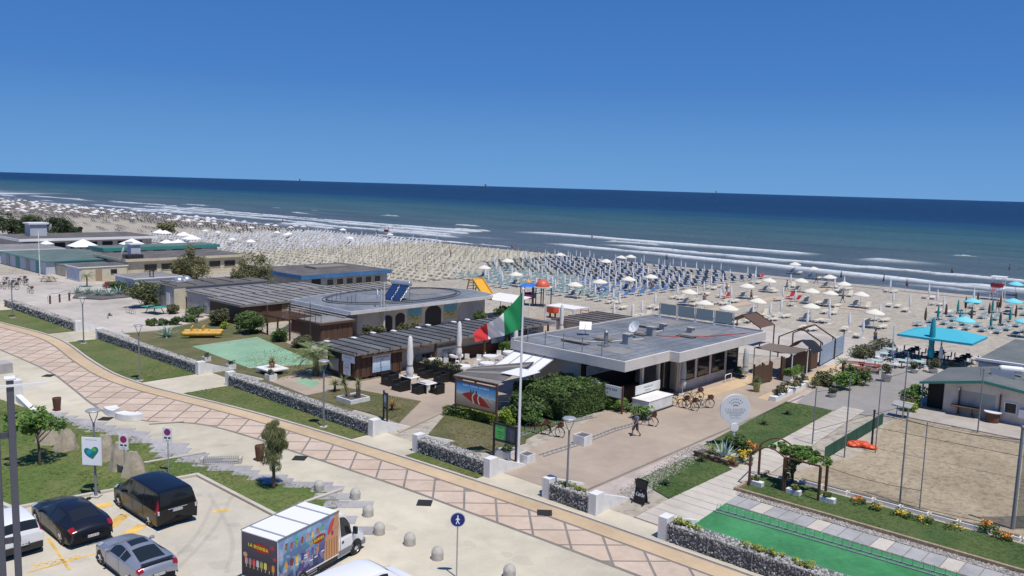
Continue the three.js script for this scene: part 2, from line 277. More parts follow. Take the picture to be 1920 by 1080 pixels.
const off = (l, d) => l.map((p, i) => { const a = l[Math.max(0, i - 1)], b = l[Math.min(l.length - 1, i + 1)], L = Math.hypot(b[0] - a[0], b[1] - a[1]); return [p[0] - (b[1] - a[1]) / L * d, p[1] + (b[0] - a[0]) / L * d]; });
const ribbon = (a, b) => [...a, ...b.slice().reverse()];
struct('pavement', sheet([[-140, 8], [-60, -60], [40, -60], [40, 32.2], [-140, 32.2]], .012), M.concrete);
const prom = struct('promenade', sheet(ribbon(upS, lowS), .02), M.joint);
part('edge_band', sheet(ribbon(off(upS, -.14), off(upS, -1.15)), .035), M.band, prom);
struct('kerb', slab(ribbon(off(upS, .16), off(upS, -.02)), .012, .05), M.walk);
{ // the diamond slabs
  const inUp = off(upS, -1.3), inLow = off(lowS, .14), S = 1.56, gap = .055;
  const clip = (poly, a, b) => { const out = [], side = p => (b[0] - a[0]) * (p[1] - a[1]) - (b[1] - a[1]) * (p[0] - a[0]); poly.forEach((p, i) => { const q = poly[(i + 1) % poly.length], s = side(p), t = side(q); if (s >= 0) out.push(p); if (s * t < 0) { const k = s / (s - t); out.push([lerp(p[0], q[0], k), lerp(p[1], q[1], k)]); } }); return out; };
  const near = (l, c) => { let bi = 1, bd = 1e9; for (let i = 1; i < l.length; i++) { const d = Math.hypot((l[i][0] + l[i - 1][0]) / 2 - c[0], (l[i][1] + l[i - 1][1]) / 2 - c[1]); if (d < bd) { bd = d; bi = i; } } return [l[bi - 1], l[bi]]; };
  const R2 = Math.SQRT2; let n = 0;
  for (let i = -90; i < 60; i++) for (let j = -110; j < 20; j++) {
    const cs = (i + .5) * S, ct = (j + .5) * S, u = (cs + ct) / R2, w = (cs - ct) / R2; if (u < -104 || u > -8 || w < fAt(low, u) - 1.6 || w > fAt(up, u) + .4) continue;
    const h = S / 2 - gap; let poly = [[-h, -h], [-h, h], [h, h], [h, -h]].map(([a, b]) => [(cs + a + ct + b) / R2, (cs + a - ct - b) / R2]);
    { let A = 0; poly.forEach((p, k) => { const q = poly[(k + 1) % 4]; A += p[0] * q[1] - q[0] * p[1]; }); if (A < 0) poly.reverse(); }
    const [l0, l1] = near(inLow, [u, w]); poly = clip(poly, l0, l1); if (poly.length < 3) continue;
    const [u0, u1] = near(inUp, [u, w]); poly = clip(poly, u1, u0); if (poly.length < 3) continue;
    let A = 0; poly.forEach((p, k) => { const q = poly[(k + 1) % poly.length]; A += p[0] * q[1] - q[0] * p[1]; }); if (Math.abs(A) < .12) continue;
    part('paving_slab', slab(poly, .024, .011 + .004 * rnd()), rnd() < .6 ? M.tan : M.tan2, prom); n++;
  }
}
// lawn strips between the promenade and the walls, crossed by the gateways
const strips = [[-104, -86.2], [-80.6, -61.4], [-56.3, -39.6], [-35, -29.6]];
const tuftAreas = [];
for (const [a, b] of strips) { const e = []; for (let k = 0; k <= 24; k++) { const u = lerp(a, b, k / 24); e.push([u, fAt(upS, u) + .2]); } const poly = [...e, [b, 31.25], [a, 31.25]]; struct('lawn', sheet(poly, .05), M.lawnStrip); tuftAreas.push([poly, 34, 1]); }
// the lawn with the boulders beside the car park
const lawnA = [[-64, 8], [-41.6, 11.9], [-40, 20.2], [-32.6, 20.2], [-31.2, 21.2], [-31.4, 23.3], [-34.0, 23.7], [-37.2, 22.2], [-40.2, 21.6], [-43, 20.9], [-46, 20.9], [-49, 20.5], [-53, 19.4], [-57, 18.6], [-64, 17.5]];
struct('lawn', sheet(lawnA, .03), M.lawn); tuftAreas.push([lawnA, 34, 1]);
struct('parking_lot', sheet([[-62, -60], [-10, -60], [-10, 19.2], [-24, 19.2], [-32.4, 20], [-39.8, 20], [-41.4, 12], [-62, 8]], .02), M.lot);
struct('kerb', [slab([[-64, 7.9], [-41.5, 12.05], [-41.42, 11.85], [-64, 7.65]], .02, .12), slab([[-41.5, 12.05], [-40, 20.25], [-39.8, 20.1], [-41.3, 11.95]], .02, .12), slab([[-40, 20.25], [-32.4, 20.25], [-32.4, 20.05], [-39.82, 20.05]], .02, .12)], M.walk);
{ // bay markings
  const l = (a, b, t) => { const d = [b[0] - a[0], b[1] - a[1]], L = Math.hypot(...d), n = [-d[1] / L * t / 2, d[0] / L * t / 2]; return sheet([[a[0] + n[0], a[1] + n[1]], [a[0] - n[0], a[1] - n[1]], [b[0] - n[0], b[1] - n[1]], [b[0] + n[0], b[1] + n[1]]], .0245); };
  const Y = mottled([.66, .43, .11], [.56, .40, .18], .4, 4, 256, 0), Wm = mottled([.62, .61, .58], [.5, .48, .43], .3, 4, 256, 0), g = [], w = [];
  g.push(l(at(90, 1010), at(130, 1070), .12), l(at(50, 1075), at(210, 1030), .14), l(at(178, 952), at(210, 945), .6), l(at(205, 990), at(235, 965), .5), l(at(238, 1003), at(268, 985), .5), l(at(400, 960), at(430, 958), .3));
  w.push(l(at(205, 955), at(300, 1000), .1));
  for (let i = 0; i < 6; i++) { const p = at(60 + i * 15, 1060 - i * 3.4); g.push(l(p, [p[0] + .25, p[1] + .22], .09), l([p[0] + .25, p[1] + .22], [p[0] + .36, p[1] - .05], .09)); }
  const s = struct('road_marking', g, Y); part('bay_line', w, Wm, s);
}
{ // oil spots and tyre marks
  const st = new THREE.MeshStandardMaterial({ transparent: true, opacity: .06, roughness: .7, side: THREE.DoubleSide }); st.color.setRGB(.06, .055, .05); const g = [], tm = [];
  const blob = (u, w, r, y) => { const p = []; for (let k = 0; k < 16; k++) { const a = k / 16 * 2 * PI, q = r * (.6 + .8 * vnoise(Math.cos(a) * 2 + u * 3, Math.sin(a) * 2 + w)); p.push([u + q * Math.cos(a), w + q * .8 * Math.sin(a)]); } return sheet(p, y); };
  for (const [x, y, r] of [[395, 1010, .35], [420, 945, .25], [345, 1030, .5], [440, 985, .3], [150, 1050, .4], [300, 1060, .3], [375, 930, .2], [410, 1060, .45]]) g.push(blob(...at(x, y), r, .0262));
  for (const [x, y, r] of [[560, 905, .3], [730, 990, .4], [880, 1020, .35], [640, 905, .2], [950, 1040, .3], [420, 835, .3], [300, 815, .4], [70, 690, .5], [1180, 905, .25], [980, 1050, .5]]) g.push(blob(...at(x, y), r, .0165));
  for (const [a, b, c] of [[[330, 1075], [400, 1000], [440, 930]], [[300, 1078], [372, 1005], [405, 940]], [[430, 1075], [440, 1010], [395, 925]]]) { const pts = new THREE.CatmullRomCurve3([a, b, c].map(p => { const q = at(...p); return V3(q[0], 0, q[1]); })).getPoints(16).map(p => [p.x, p.z]); tm.push(sheet(ribbon(pts, off(pts, .2)), .0255)); }
  const s = struct('ground_stain', g, st); part('tyre_mark', tm, st, s);
}
// behind the walls
struct('terrace', sheet([[-140, 32.25], [-61.6, 32.25], [-61.6, 35.5], [-74, 42.5], [-98, 46.4], [-140, 50]], .012), M.pale);
struct('garden', sheet([...P([[232, 626], [296, 621], [362, 607], [405, 594], [470, 612], [530, 640], [600, 668]]), [-48, 40], [-44.4, 33.2], [-48, 32.25], [-64.5, 32.25]], .02), M.lawnDry); struct('kerb', slab(P([[232, 626], [296, 621], [362, 607], [402, 594], [398, 589], [358, 601], [294, 614], [228, 620]]), .016, .1), M.walk); struct('garden_bed', slab(P([[136, 560], [190, 563], [243, 558], [236, 546], [190, 546], [146, 548]]), .016, .16), M.roofDark); tuftAreas.push([[[-74, 42.5], [-61.6, 35.5], [-61.4, 32.25], [-55, 32.25], [-56, 39], [-60, 42]], 20, 0]);
struct('play_court', sheet(P([[360, 650], [482, 632], [598, 683], [468, 691]]), .03), M.court);
struct('path', sheet(P([[505, 715], [590, 690], [625, 697], [660, 690], [790, 672], [840, 690], [830, 775], [750, 812], [695, 772], [640, 735], [575, 742]]), .036), M.plaza);
struct('play_mat', sheet(P([[553, 719], [567, 709], [602, 718], [586, 727]]), .041), M.court);
struct('lawn', sheet(P([[575, 742], [648, 727], [790, 753], [748, 795], [700, 778]]), .044), M.lawnDry); tuftAreas.push([P([[585, 742], [648, 729], [785, 754], [748, 793], [700, 778]]), 34, 0]);
struct('lawn', sheet(P([[803, 815], [840, 772], [1000, 790], [985, 832], [925, 850], [870, 846]]), .044), M.lawnDry); tuftAreas.push([P([[803, 815], [840, 775], [1000, 790], [985, 832], [925, 850], [870, 846]]), 34, 0]);
struct('lawn', sheet(P([[985, 825], [960, 775], [1080, 745], [1120, 765], [1060, 790], [1010, 812]]), .048), M.lawnRich);
struct('plaza', sheet([[-30.2, 32.2], [-24.3, 32.2], [-24.3, 75], [-33, 75], [-33, 48], [-31.5, 40]], .024), M.plaza);
struct('plaza', sheet([[-33, 75], [-24.3, 75], [-24.3, 66], [-19, 62], [-19, 92], [-24, 92], [-44, 92], [-44, 72]], .020), M.pale);
struct('terrace', sheet([[-62, 40.5], [-44.2, 37.2], [-33, 47], [-33, 66], [-42, 80], [-64, 80]], .014), M.plaza);
struct('path', sheet([[-24.3, 32.2], [-22.2, 32.2], [-22.2, 38], [-24.2, 58], [-24.5, 64], [-25.6, 64], [-24.3, 50]], .028), M.pink);
struct('path', sheet([[-31.3, 52.6], [-29.9, 52.6], [-29.6, 68], [-31.2, 68]], .03), M.band); struct('path', sheet([[-27.2, 58.5], [-25.9, 58.5], [-26.6, 76], [-28.2, 76]], .03), M.band); struct('kerb', slab([[-24.5, 32.2], [-24.36, 32.2], [-24.9, 62], [-25.05, 62]], .02, .03), M.joint);
struct('gravel_strip', sheet([[-22.9, 34.4], [-21.9, 34.4], [-23.4, 44.6], [-24.2, 44.6]], .034), M.gravel);
struct('lawn', sheet([[-23.5, 36.6], [-20.8, 35.5], [-20.7, 42], [-23.6, 43.6]], .05), M.lawnRich); tuftAreas.push([[[-23.5, 36.6], [-20.8, 35.5], [-20.7, 42], [-23.6, 43.6]], 42, 2]);
struct('lawn', sheet([[-24.1, 44.7], [-21.1, 45], [-21.7, 59.2], [-25.2, 59.2]], .05), M.lawnRich); tuftAreas.push([[[-24.1, 45], [-21.1, 45], [-21.7, 59], [-25.1, 59]], 40, 2]);
{ // the white walk of broad planks
  const w = struct('walkway', sheet([[-20.8, 32.2], [-18.1, 32.2], [-19.2, 46], [-20.1, 61], [-21.7, 61], [-20.6, 44]], .028), M.joint);
  for (let k = 0; k < 34; k++) { const t0 = 32.25 + k * .85, t1 = t0 + .82, e = (t) => [lerp(-20.7, -21.6, (t - 32.2) / 29), lerp(-18.2, -20.1, (t - 32.2) / 29)]; const [a0, b0] = e(t0), [a1, b1] = e(t1); part('plank', slab([[a0, t0], [b0, t0], [b1, t1], [a1, t1]], .03, .014 + .006 * rnd()), M.walk, w); }
}
struct('car_track', sheet([[-24.5, 59.4], [-21.8, 59.4], [-19.2, 60], [-17.6, 61.2], [-17.6, 80], [-25, 80], [-25.2, 64]], .032), M.asphalt);
struct('green_mat', sheet([[-18.4, 31.9], [0, 31.9], [0, 37.0], [-18.9, 37.0]], .03), M.mat);
{ // slab path behind the mat
  const p = struct('path', sheet([[-18.8, 37.05], [0, 37.05], [0, 38.5], [-18.8, 38.5]], .026), M.joint);
  for (let k = 0; k < 26; k++) part('paving_slab', slab(rect(-18.7 + k * .72, -18.02 + k * .72, 37.1, 38.45), .028, .014 + .004 * rnd()), k % 4 === 2 ? M.walk : M.grey, p);
}
struct('gravel_strip', sheet(rect(-18.8, 0, 38.52, 39.0), .034), M.gravel);
struct('lawn', sheet(rect(-19, 0, 39.2, 42.5), .05), M.lawnRich); tuftAreas.push([rect(-19, -5, 39.3, 42.4), 42, 2]);
{ const k = thing('timber_edging', 'low brown timber edging board between gravel and lawn beside the green mat', 'edging', -18.9, 39.1); part('board', B(-18.9, 0, 0, .2, 39.02, 39.18), M.woodLight, k); const e = part('board', B(-19.1, -18.94, 0, .2, 39.02, 43), M.woodLight, k); }
struct('sand_court', sheet([[-18.4, 43.3], [-5, 43.3], [-5, 61.3], [-18.0, 61.3], [-16.6, 50]], .03), M.courtSand);
{ // pebbles along the gravel strips
  const g = new THREE.IcosahedronGeometry(1, 0), n = 3400, im = new THREE.InstancedMesh(g, mat(.50, .48, .45, .8), n), m = new THREE.Matrix4(), q = new THREE.Quaternion();
  for (let i = 0; i < n; i++) { let u, w; if (i < 1700) { u = rr(-18.8, -4); w = rr(38.5, 39.02); } else { w = rr(34.2, 44.8); const c = lerp(-22.6, -23.9, (w - 34.4) / 10); u = c + rr(-.5, .5) * (rnd() < .3 ? 1.6 : 1); } const s = rr(.016, .045); q.setFromEuler(new THREE.Euler(rr(0, 6), rr(0, 6), 0)); m.compose(V3(u, .04 + s * .3, -w), q, V3(s * rr(.8, 1.4), s * .7, s)); im.setMatrixAt(i, m); const k = rr(.5, 1.15); im.setColorAt(i, new THREE.Color().setRGB(k, k * .97, k * .92)); }
  im.name = 'pebbles'; tag(im, 'loose pale pebbles along the lawn edges by the walkway', 'pebbles', null, 'stuff'); im.castShadow = im.receiveShadow = true; scene.add(im);
}
{ // grass: tufts over the lawns
  const blade = []; for (let i = 0; i < 5; i++) { const a = i * 1.3, x = Math.cos(a), z = Math.sin(a); blade.push(x * .03 - z * .012, 0, z * .03 + x * .012, x * .03 + z * .012, 0, z * .03 - x * .012, x * .085, rr(.06, .11), z * .085); }
  const g = new THREE.BufferGeometry(); g.setAttribute('position', new THREE.Float32BufferAttribute(blade, 3)); g.computeVertexNormals();
  const inside = (p, poly) => { let c = false; for (let i = 0, j = poly.length - 1; i < poly.length; j = i++) if ((poly[i][1] > p[1]) !== (poly[j][1] > p[1]) && p[0] < (poly[j][0] - poly[i][0]) * (p[1] - poly[i][1]) / (poly[j][1] - poly[i][1]) + poly[i][0]) c = !c; return c; };
  const tones = [[[.12, .11, .045], [.17, .14, .07]], [[.095, .145, .030], [.145, .17, .048]], [[.06, .115, .026], [.095, .14, .038]]], pts = [];
  for (const [poly, den, tn] of tuftAreas) { const us = poly.map(p => p[0]), ws = poly.map(p => p[1]), a = Math.min(...us), b = Math.max(...us), c = Math.min(...ws), d = Math.max(...ws), n = (b - a) * (d - c) * den; for (let i = 0; i < n; i++) { const p = [rr(a, b), rr(c, d)]; if (p[0] > -66 && inside(p, poly)) pts.push([p, tn]); } }
  const im = new THREE.InstancedMesh(g, mat(1, 1, 1, .95), pts.length), m = new THREE.Matrix4(), q = new THREE.Quaternion(), col = new THREE.Color();
  pts.forEach(([p, tn], i) => { q.setFromAxisAngle(V3(0, 1, 0), rr(0, 6.28)); const s = rr(.45, 1) * (.55 + .6 * vnoise(p[0] * .8, p[1] * .8)); m.compose(V3(p[0], .05, -p[1]), q, V3(s * 1.3, s * .8, s * 1.3)); im.setMatrixAt(i, m); const c = mix3(tones[tn][0], tones[tn][1], vnoise(p[0] * .5 + 9, p[1] * .5) * .7 + rnd() * .3); im.setColorAt(i, col.setRGB(...c)); });
  im.name = 'grass'; tag(im, 'short mown grass on the lawns beside the promenade', 'grass', null, 'stuff'); im.receiveShadow = true; scene.add(im);
}
// ---------------------------------------------------------------- gabion walls and their gateways
{
  const segs = [[-107, -86.2, 'gabion wall beyond the first gateway at the far end of the promenade'], [-80.4, -61.4, 'gabion wall between the pale terrace and the far lawn strip'], [-56.3, -39.5, 'gabion wall in front of the palm planter and green play court'], [-34.9, -29.6, 'gabion wall with white end posts in front of the beach picture billboard'], [-25.0, -22.6, 'very short gabion wall with a street lamp in front'], [-18.2, -2, 'gabion wall with yellow succulents in front of the green mat']];
  const g = new THREE.IcosahedronGeometry(1, 0), m = new THREE.Matrix4(), q = new THREE.Quaternion(), col = new THREE.Color(), stoneM = mat(1, 1, 1, .85), core = mottled([.15, .145, .14], [.09, .09, .09], .4, 3, 256, .01);
  for (const [a, b, lab] of segs) {
    const t = thing('gabion_wall', 'grey stone filled ' + lab, 'wall', a, 31.4), L = b - a, dens = b < -80 ? 36 : 125;
    part('stone_core', B(a, b, 0, .80, 31.05, 31.75), core, t);
    const nF = Math.floor(L * .82 * dens), nT = Math.floor(L * .8 * dens * .6), im = new THREE.InstancedMesh(g, stoneM, nF + nT);
    for (let i = 0; i < nF + nT; i++) {
      const top = i >= nF, s = rr(.04, .07) * (dens < 50 ? 1.6 : 1); q.setFromEuler(new THREE.Euler(rr(0, 6), rr(0, 6), rr(0, 6)));
      m.compose(V3(rr(0, L), top ? .80 : rr(.03, .80), top ? rr(-.36, .36) : .34 + rr(0, .03)), q, V3(s * rr(.8, 1.3), s * rr(.7, 1), s)); im.setMatrixAt(i, m);
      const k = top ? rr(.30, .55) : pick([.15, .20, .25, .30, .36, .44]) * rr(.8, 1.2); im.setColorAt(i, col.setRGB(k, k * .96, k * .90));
    }
    im.name = 'gabion_stones'; im.userData.kind = 'stuff'; im.castShadow = im.receiveShadow = true; t.add(im);
    const wire = []; for (let u = a; u <= b + .01; u += (b - a) / Math.max(1, Math.round((b - a) / 2))) wire.push(bar([u - a, 0, .42], [u - a, .84, .42], .012, 4), bar([u - a, .84, .42], [u - a, .84, -.36], .012, 4));
    wire.push(bar([0, .84, .42], [L, .84, .42], .012, 4), bar([0, .84, -.36], [L, .84, -.36], .012, 4)); part('wire_frame', wire, M.galv, t);
    const gp = 31.05;
    for (const [e, s, nm] of [[a, -1, 'left'], [b, 1, 'right']]) {
      if (e < -100 || e > -3) continue;
      const p = thing('gate_post', gateLabel(e), 'post', e + s * .25, 31.3);
      part('pillar', rbox(.46, 1.06, .62, .015, 0, .53, 0), M.white, p);
      const sh = new THREE.Shape([[0, 0], [2.5, 0], [2.5, .04], [0, .92]].map(v => new THREE.Vector2(...v))), wg = new THREE.ExtrudeGeometry(sh, { depth: .3, bevelEnabled: false }); wg.rotateY(PI / 2).translate(-.15, 0, -.31);
      part('wing_wall', wg, M.white, p);
    }
  }
  function gateLabel(e) { return { '-86.2': 'white post before the far gateway onto the pale terrace, farthest of the gate posts', '-80.4': 'white gate post at the near side of the gateway to the pale terrace', '-61.4': 'white gate post beside the two small white planters of the green court', '-56.3': 'white gate post across the gateway from the green court planters', '-39.5': 'white gate post beside the lawn with the small info stand', '-34.9': 'white gate post at the lawn edge across the tan path', '-29.6': 'white gate post next to the green notice board and flagpole', '-25': 'white gate post beside the lamp of the short gabion wall', '-22.6': 'white gate post nearest the black pavement chalkboard', '-18.2': 'white gate post at the corner of the bright green mat' }[String(e)] || 'white rendered gate post'; }
}
// ---------------------------------------------------------------- street lamps
{
  const t = thing('street_lamp', '', 'street lamp', 0, 0, 0, 'lamps along the promenade');
  part('pole', [cyl(.062, .05, 3.7, 0, 0, 0, 10), cyl(.09, .09, .12, 0, 0, 0, 10)], M.paintGrey, t);
  part('fork', [bar([0, 3.6, 0], [.2, 4.1, 0], .02), bar([0, 3.6, 0], [-.2, 4.1, 0], .02), bar([.2, 4.1, 0], [.24, 4.28, 0], .02), bar([-.2, 4.1, 0], [-.24, 4.28, 0], .02)], M.paintGrey, t);
  part('lamp_head', lathe([[0, 4.25], [.33, 4.27], [.36, 4.31], [.3, 4.36], [0, 4.4]], 20), M.galv, t);
  part('base_plate', rbox(.42, .05, .42, .01, 0, .07, 0), M.walk, t);
  const L = [[262, 715, 'grey fork topped lamp in the lawn strip before the wall of the green court'], [157, 645, 'grey fork topped lamp at the gateway to the pale terrace'], [607, 802, 'grey fork topped lamp on the lawn strip in front of the palm planter wall'], [1062, 943, 'grey fork topped lamp in front of the short gabion wall by the bicycle plaza'], [180, 932, 'grey lamp post carrying a white poster with a green heart'], [24, 597, 'farthest grey lamp post, at the far left end of the promenade']];
  L.forEach(([x, y, lab], i) => { const [u, w] = at(x, y); const o = i ? copy(t, lab, u, w, PI / 5) : (t.position.set(u, 0, -w), t.rotation.y = PI / 5, t); o.userData.label = lab; });
}
// ---------------------------------------------------------------- signs by the car park
{
  const A = -AZ; // boards face the camera side
  const ban = print(.95, 1.35, 160, (x, w, h) => { x.fillStyle = '#eef0f4'; x.fillRect(0, 0, w, h); x.fillStyle = '#aab2c0'; x.fillRect(w * .2, h * .07, w * .6, 5); x.save(); x.translate(w * .5, h * .58); x.rotate(-.25); x.fillStyle = '#127a72'; x.beginPath(); x.moveTo(0, 45); x.bezierCurveTo(-75, 0, -60, -62, -22, -50); x.bezierCurveTo(-4, -44, 0, -30, 2, -22); x.bezierCurveTo(10, -50, 60, -60, 62, -20); x.bezierCurveTo(62, 5, 20, 20, 0, 45); x.fill(); x.fillStyle = '#1d9ac0'; x.beginPath(); x.ellipse(-12, -18, 26, 18, -.4, 0, 7); x.fill(); x.fillStyle = '#57b947'; x.beginPath(); x.ellipse(30, -25, 18, 14, .5, 0, 7); x.fill(); x.restore(); });
  const p = at(180, 932), b = thing('poster_board', 'white poster with a green and blue heart hung on the lamp post', 'poster', p[0] + .05, p[1] - .1, AZ * .9);
  part('board', rbox(.98, 1.38, .04, .01, 0, 2.35, .08), M.whitePaint, b); part('printed_face', pane(.95, 1.35, 0, 2.35, .105), ban, b, true);
  const np = print(.52, .78, 220, (x, w, h) => { x.fillStyle = '#e8eaee'; x.fillRect(0, 0, w, h); x.fillStyle = '#c2202c'; x.beginPath(); x.arc(w / 2, h * .32, w * .36, 0, 7); x.fill(); x.fillStyle = '#20409a'; x.beginPath(); x.arc(w / 2, h * .32, w * .28, 0, 7); x.fill(); x.strokeStyle = '#c2202c'; x.lineWidth = 9; x.beginPath(); x.moveTo(w * .3, h * .45); x.lineTo(w * .7, h * .19); x.moveTo(w * .3, h * .19); x.lineTo(w * .7, h * .45); x.stroke(); x.fillStyle = '#222'; x.fillRect(w * .15, h * .66, w * .3, h * .12); x.fillRect(w * .58, h * .66, w * .27, h * .12); txt(x, '0-24', w / 2, h * .9, 18, '#222'); });
  for (const [x, y, h, lab] of [[316, 887, 2.45, 'red and blue no stopping sign on a pole behind the black van'], [234, 893, 2.2, 'red and blue no stopping sign beside the pale boulders']]) {
    const [u, w] = at(x, y), s = thing('no_stopping_sign', lab, 'road sign', u, w, AZ * .8, 'no stopping signs'); part('pole', cyl(.03, .03, h, 0, 0, 0), M.galv, s); part('plate', rbox(.54, .8, .02, .008, 0, h - .36, .03), M.whitePaint, s); part('sign_face', pane(.52, .78, 0, h - .36, .043), np, s, true);
  }
  const [u, w] = at(856, 1083), s = thing('pedestrian_sign', 'round blue pedestrian path sign on a tall thin pole', 'road sign', u, w, AZ * 1.1);
  part('pole', cyl(.03, .03, 2.5, 0, 0, 0), M.galv, s);
  const disc = new THREE.CylinderGeometry(.30, .30, .03, 32).rotateX(PI / 2); part('disc', mv(disc, 0, 2.42, .035), M.galv, s);
  const ps = print(.6, .6, 300, (x, w, h) => { x.fillStyle = '#e6e9ef'; x.fillRect(0, 0, w, h); x.fillStyle = '#12266e'; x.beginPath(); x.arc(w / 2, h / 2, w * .475, 0, 7); x.fill(); x.strokeStyle = '#eef'; x.fillStyle = '#eef'; x.lineCap = 'round'; x.beginPath(); x.arc(w * .5, h * .24, w * .055, 0, 7); x.fill(); x.lineWidth = 17; x.beginPath(); x.moveTo(w * .5, h * .36); x.lineTo(w * .49, h * .54); x.stroke(); x.lineWidth = 10; x.beginPath(); x.moveTo(w * .49, h * .55); x.lineTo(w * .6, h * .78); x.moveTo(w * .49, h * .55); x.lineTo(w * .4, h * .78); x.moveTo(w * .5, h * .36); x.lineTo(w * .62, h * .5); x.moveTo(w * .5, h * .36); x.lineTo(w * .38, h * .5); x.stroke(); });
  const face = new THREE.CircleGeometry(.292, 32).translate(0, 2.42, .053); part('sign_face', face, ps, s, true);
}
// ---------------------------------------------------------------- benches, bollards, boulders, bins
{
  const arcBench = (a, m, b, wd, lab) => { const t = thing('bench', lab, 'bench', m[0], m[1]), pts = []; for (let k = 0; k <= 12; k++) { const s = k / 12; pts.push([0, 1].map(i => (1 - s) * (1 - s) * a[i] + 2 * s * (1 - s) * (2 * m[i] - (a[i] + b[i]) / 2) + s * s * b[i] - m[i])); } const g = new THREE.ExtrudeGeometry(new THREE.Shape([...pts, ...off(pts, wd).reverse()].map(p => new THREE.Vector2(...p))), { depth: .40, bevelEnabled: true, bevelSize: .02, bevelThickness: .02, bevelSegments: 1 }); g.rotateX(-PI / 2).translate(0, .03, 0); part('seat', g, M.white, t); };
  arcBench(at(195, 775), at(202, 780), at(213, 782), .75, 'short white stone bench at the promenade kink'); arcBench(at(216, 786), at(240, 791), at(268, 788), .65, 'longer white curved stone bench beside the short one');
  const bolM = mottled([.46, .435, .39], [.36, .335, .295], .3, 1.2, 256, .004);
  const cap = lathe([[0, .62], [.12, .6], [.22, .53], [.28, .40], [.29, .3], [.29, 0]].reverse(), 20);
  [[598, 920, 'rounded pale concrete bollard on the lawn corner by the tamarisk'], [666, 935, 'rounded pale bollard second from the tamarisk, behind the truck roof'], [690, 967, 'rounded pale bollard right behind the truck cab, third from the tamarisk'], [711, 1001, 'rounded pale bollard in front of the truck bonnet'], [768, 1021, 'rounded pale bollard on open paving between truck and blue sign'], [820, 1048, 'rounded pale bollard nearest the blue pedestrian sign']].forEach(([x, y, lab]) => { const [u, w] = at(x, y), t = thing('bollard', lab, 'bollard', u, w, 0, 'concrete bollards by the truck'); part('dome', cap.clone(), bolM, t); part('foot', cyl(.31, .31, .03, 0, 0, 0, 20), M.slate, t); t.scale.setScalar(.88); });
  { const [u, w] = at(955, 1082), t = thing('bollard', 'rounded pale bollard cut by the bottom edge of the photo, beyond the blue sign', 'bollard', u, w, 0, 'concrete bollards by the truck'); part('dome', cap.clone(), bolM, t); part('foot', cyl(.31, .31, .03, 0, 0, 0, 20), M.slate, t); t.scale.setScalar(.88); }
  [[90, 830, .85, 1.0, 'wide pale boulder behind the young tree'], [125, 843, .8, .95, 'flat topped pyramid boulder right of the young tree'], [197, 862, .85, 1.1, 'pale boulder half hidden by the lamp poster'], [225, 880, .8, 1.15, 'tall pale boulder in front of the no stopping pole'], [251, 893, .75, 1.05, 'pale boulder nearest the black van'], [78, 800, .8, .8, 'pale boulder farthest behind the tree crown']].forEach(([x, y, r, h, lab]) => {
    const [u, w] = at(x, y), t = thing('boulder', lab, 'boulder', u, w, rr(0, 1)), g = (h *= 1.3, new THREE.CylinderGeometry(r * .3, r * .95, h, 6, 6)); const p = g.attributes.position;
    for (let i = 0; i < p.count; i++) { const n = 1 + .28 * (vnoise(p.getX(i) * 2.2 + u, p.getY(i) * 2.2 + p.getZ(i) * 1.7) - .5); p.setXYZ(i, p.getX(i) * n, p.getY(i) + h / 2 - .03 + (p.getY(i) > h * .4 ? .1 * (vnoise(p.getX(i) * 4, p.getZ(i) * 4) - .5) : 0), p.getZ(i) * n * .8); }
    const gg = g.toNonIndexed(); gg.computeVertexNormals(); part('rock', gg, M.stone, t);
  });
  const bin = (x, y, lab) => { const [u, w] = at(x, y), t = thing('litter_bin', lab, 'bin', u, w); part('body', lathe([[.0, .03], [.2, .03], [.27, .85], [.27, .88], [.22, .88], [.2, .6], [0, .58]], 14), M.rust, t); part('foot', cyl(.14, .14, .06, 0, 0, 0), M.dark, t); };
  bin(107, 770, 'rust brown tapered litter bin on the pale paving'); bin(487, 864, 'dark litter bin beside the tamarisk at the lawn edge');
  { // ornamental cycle rack
    const a = at(382, 870), b = at(448, 868), t = thing('bike_rack', 'silver low bike rack with a row of pale hoops on the lawn edge', 'bike rack', (a[0] + b[0]) / 2, (a[1] + b[1]) / 2, Math.atan2(b[1] - a[1], b[0] - a[0])); const L = Math.hypot(b[0] - a[0], b[1] - a[1]);
    part('rail', [bar([-L / 2, .06, .2], [L / 2, .06, .2], .025), bar([-L / 2, .06, -.2], [L / 2, .06, -.2], .025), bar([-L / 2, .3, 0], [L / 2, .3, 0], .025)], M.galv, t);
    for (let k = 0; k < 16; k++) { const x = -L / 2 + (k + .5) * L / 16; part('hoop', tube([[x, .05, .2], [x, .36, .12], [x, .42, 0], [x, .36, -.12], [x, .05, -.2]], .014, 10, 4), M.galv, t); }
    for (const s of [-1, 1]) part('end_block', rbox(.16, .36, .5, .03, s * (L / 2 + .08), .18, 0), M.walk, t);
  }
  [[91, 705, 'dark manhole cover on the paving at the far end of the car park walk'], [198, 786, 'dark manhole cover in front of the white benches'], [562, 860, 'dark square manhole cover on the paving below the tamarisk'], [796, 944, 'dark square manhole cover on the paving above the bollards'], [1021, 963, 'dark square manhole cover on the diamond paving']].forEach(([x, y, lab]) => { const [u, w] = at(x, y), t = thing('manhole_cover', lab, 'manhole cover', u, w, .7); part('lid', rbox(.62, .03, .62, .01, 0, .045, 0), M.rubber, t); part('rim', bx(-.36, .36, .01, .05, -.36, .36), M.dark, t); });
  // stepped slate slabs along the lawn edge
  const line = [[-57, 18.6], [-53, 19.5], [-49, 20.6], [-46, 21], [-43, 21], [-40.2, 21.7], [-37.2, 22.4], [-34.0, 23.8], [-31.3, 23.4], [-30.2, 22], [-28.6, 21.4]];
  const sl = tag(new THREE.Group(), null, null, null, 'structure'); sl.name = 'slate_border'; scene.add(sl); let k = 0;
